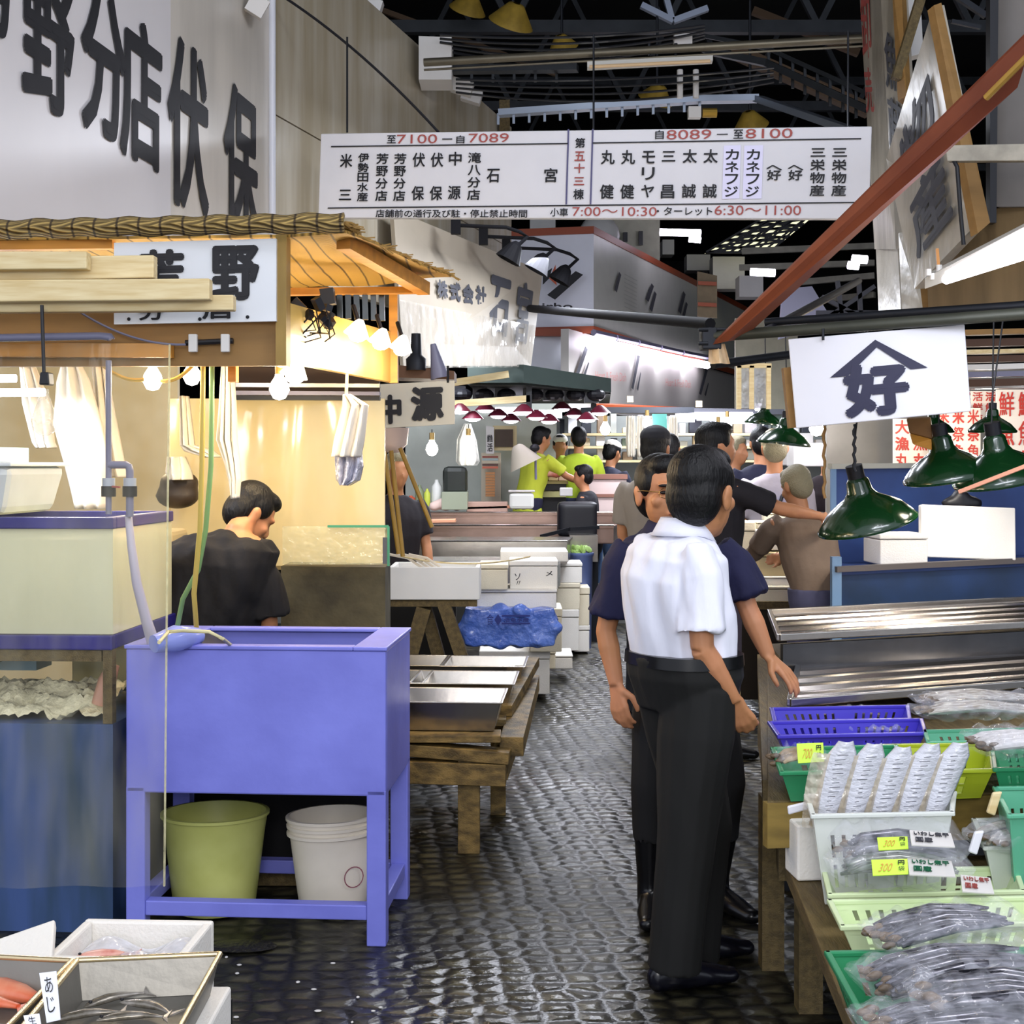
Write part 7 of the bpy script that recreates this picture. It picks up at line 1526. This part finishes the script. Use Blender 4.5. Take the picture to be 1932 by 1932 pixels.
def fish(lab,c,L,rz,mat,cat='fish',tail=True,curve=.02,group=None,fat=1):
    m=Mx.Translation(c)@Mx.Rotation(rz,4,'Z'); t=thing('fish',lab,cat,c,group); b=MB(m)
    pts=[(L*(u-.5),curve*math.sin(PI*u),.012) for u in (0,.08,.2,.4,.6,.8,.92)]; r=[.15,.6,.95,1.1,.85,.4,.25]
    b.tube(pts,[(x*L*.055*fat,x*L*.09*fat) for x in r],10,flat=(0,0,1)); b.build('fish_body',mat,t,smooth=True)
    MB(m).slab([(L*.40,curve*.3,.012),(L*.52,.03*fat+curve*.2,.014),(L*.48,curve*.2,.012),(L*.52,-.03*fat+curve*.2,.014)],.003).build('tail_fin',mat,t)
    MB(m).ell((-L*.42,-.006,.022),(.004,.004,.003),None,8,6).build('eye',mBlack,t)
    return t
mOr=M('orange_red_fish','#d8603a',.3,var=.3,vs=12,hex2='#e9a080'); mSlv=M('silvery_fish','#b9b3ac',.2,.4,var=.4,vs=20,hex2='#5f584a')
zb=zt_-.062
fish('orange-red fish lying in the left foreground tray',G(5,1890,zb),.26,-.4,mOr,fat=1.4); fish('second orange-red fish at the very corner of the left foreground tray',G(-60,1905,zb+.02),.24,-.2,mOr,fat=1.3)
for k,(x,y,rz,lab) in enumerate(((222,1898,.6,'silvery fish pointing up right in the right foreground tray'),(275,1915,-.5,'silvery fish with a yellow tail in the right foreground tray'),(170,1930,.3,'silvery fish nearest the left wall of the right foreground tray'),(250,1935,.1,'silvery fish at the bottom picture edge in the right foreground tray'))): fish(lab,G(x,y,zb+.003*k),.13,rz,mSlv,fat=1.0)
for (x0,y0,x1,y1,dd,txt,lab) in ((74,1832,114,1924,2.36,'あじ','white paper price slip standing between the two foreground trays'),(44,1912,82,1960,2.2,'生','lower white paper slip cut by the bottom edge')):
    q=[P(x0,y0+4,dd),P(x1-8,y0,dd),P(x1,y1,dd-.03),P(x0+14,y1+6,dd-.03)]; b=MB(); b.slab(q,.002); o=b.build('paper_slip',M('slip_white','#e7e9f2',.4),label=lab,cat='price slip'); b=MB()
    for i,c_ in enumerate(txt): b.tex(c_,q,(.25,.1+.4*i,.75,.42+.4*i),.003,.0)
    b.build('lettering',mInk,o)
c,w_,h_=px_box(-300,352,1860,1925,2.72)
b=G(415,1800,zt_); t,_m=foam('stack of white foam under the foreground trays',V((-1.12,2.62,0)),1.1,.36,.545,0,lid=False)
# foam box with red fish, and leaning lid
d0=3.12; cz=P(0,1830,d0).z
t,mm=foam('open white foam box with red fish behind the foreground trays',V((P(238,1800,d0).x,d0+.05,.325)),.31,.27,.19,-.05,lid=False,openf=True,th=.022)
b=MB(mm); b.grid(lambda u,v:(-.13+.26*u,-.10+.2*v,.145+.02*math.sin(u*9)*math.cos(v*7)),24,16); b.build('film_cover',FILM('ice_film','#f0f0fa',.5,.1,amp=.3,bump=.8,bs=20,gl=1),label='clear film over the fish in the open foam box',cat='film',smooth=True)
fish('red fish under film in the open foam box',mm@V((-.06,.0,.135)),.14,.1,M('bright_red_fish','#b8322a',.3,var=.4,vs=20,hex2='#e5b0a0'),fat=1.2); fish('dark blue-backed fish under film in the open foam box',mm@V((.06,.0,.135)),.14,2.9,M('dark_blue_fish','#3a3a58',.25,.4,var=.5,vs=20,hex2='#c9b5b5'),fat=1.1)
MB().bp(mm.translation.x-.2,mm.translation.x+.2,mm.translation.y-.15,mm.translation.y+.15,0,.32).build('black_crate',M('black_crate','#15161a',.6),label='dark crate under the open foam box',cat='crate')
b=MB(); b.slab([P(-90,1800,3.05),P(104,1733,3.15),P(98,1815,3.0),P(-90,1880,2.95)],.03); b.build('foam_sheet',mFoam,label='white foam lid leaning at the left edge behind the foreground trays',cat='foam lid',bev=.006)
c=G(372,1905,.0); b=MB(); b.slab([P(352,1945,2.75),P(385,1900,2.8),P(384,1990,2.8),P(352,1990,2.75)],.02); b.build('foam_corner',mFoam,label='white foam corner peeping out right below the foreground tray',cat='foam piece')
# floor bits
random.seed(31)
for k in range(16):
    p=G(random.uniform(380,720),random.uniform(1790,1930),.004); b=MB(); b.ell(p,(random.uniform(.004,.012),random.uniform(.003,.008),.003),None,6,4); b.build('floor_scrap',mWhite,label='tiny white scrap on the wet floor beside the foreground tray',cat='scrap',group='white scraps on the floor')
b=MB(); b.ell(G(455,1785,.01),(.12,.06,.012),None,20,6); b.build('drain_cover',M('wet_iron','#2e2c24',.3,.5,bump=.5,bs=60),label='dark oval drain cover on the floor in front of the blue tank',cat='drain cover',smooth=True)
# ---------- area lights: aisle row and added, unseen fill

for (x,y,z,p) in ((.6,9.2,3.9,50),(.7,10.5,3.2,70),(1.2,13.2,3.0,90),(2.0,16,3.0,110),(-.9,12.0,2.9,50)):
    lamp('AREA',V((x,y,z)),p,COOL,1.2,(0,0,0),.3)
lamp('AREA',V((-.2,-1.2,2.5)),62,(1,.97,.94),1.6,(math.radians(68),0,0),1.0)  # fill light added behind the camera, stands for no fixture
lamp('AREA',V((1.6,2.6,3.2)),26,(.95,.95,1),1.0,(0,0,0),.6)
q_=(V((-1.9,6.4,3.9))-V((1.3,3.6,4.4))).to_track_quat('-Z','Y').to_euler()
lamp('AREA',V((1.3,3.6,4.4)),34,(.93,.94,1),1.0,q_,.5)  # added unseen light, aimed left to brighten the big signboard
sc.cycles.max_bounces=7; sc.cycles.diffuse_bounces=3; sc.cycles.glossy_bounces=3; sc.cycles.transmission_bounces=4; sc.cycles.transparent_max_bounces=14; sc.cycles.use_adaptive_sampling=True; sc.cycles.adaptive_threshold=.03
w.node_tree.nodes['Background'].inputs[1].default_value=1.0
sc.view_settings.exposure=.42
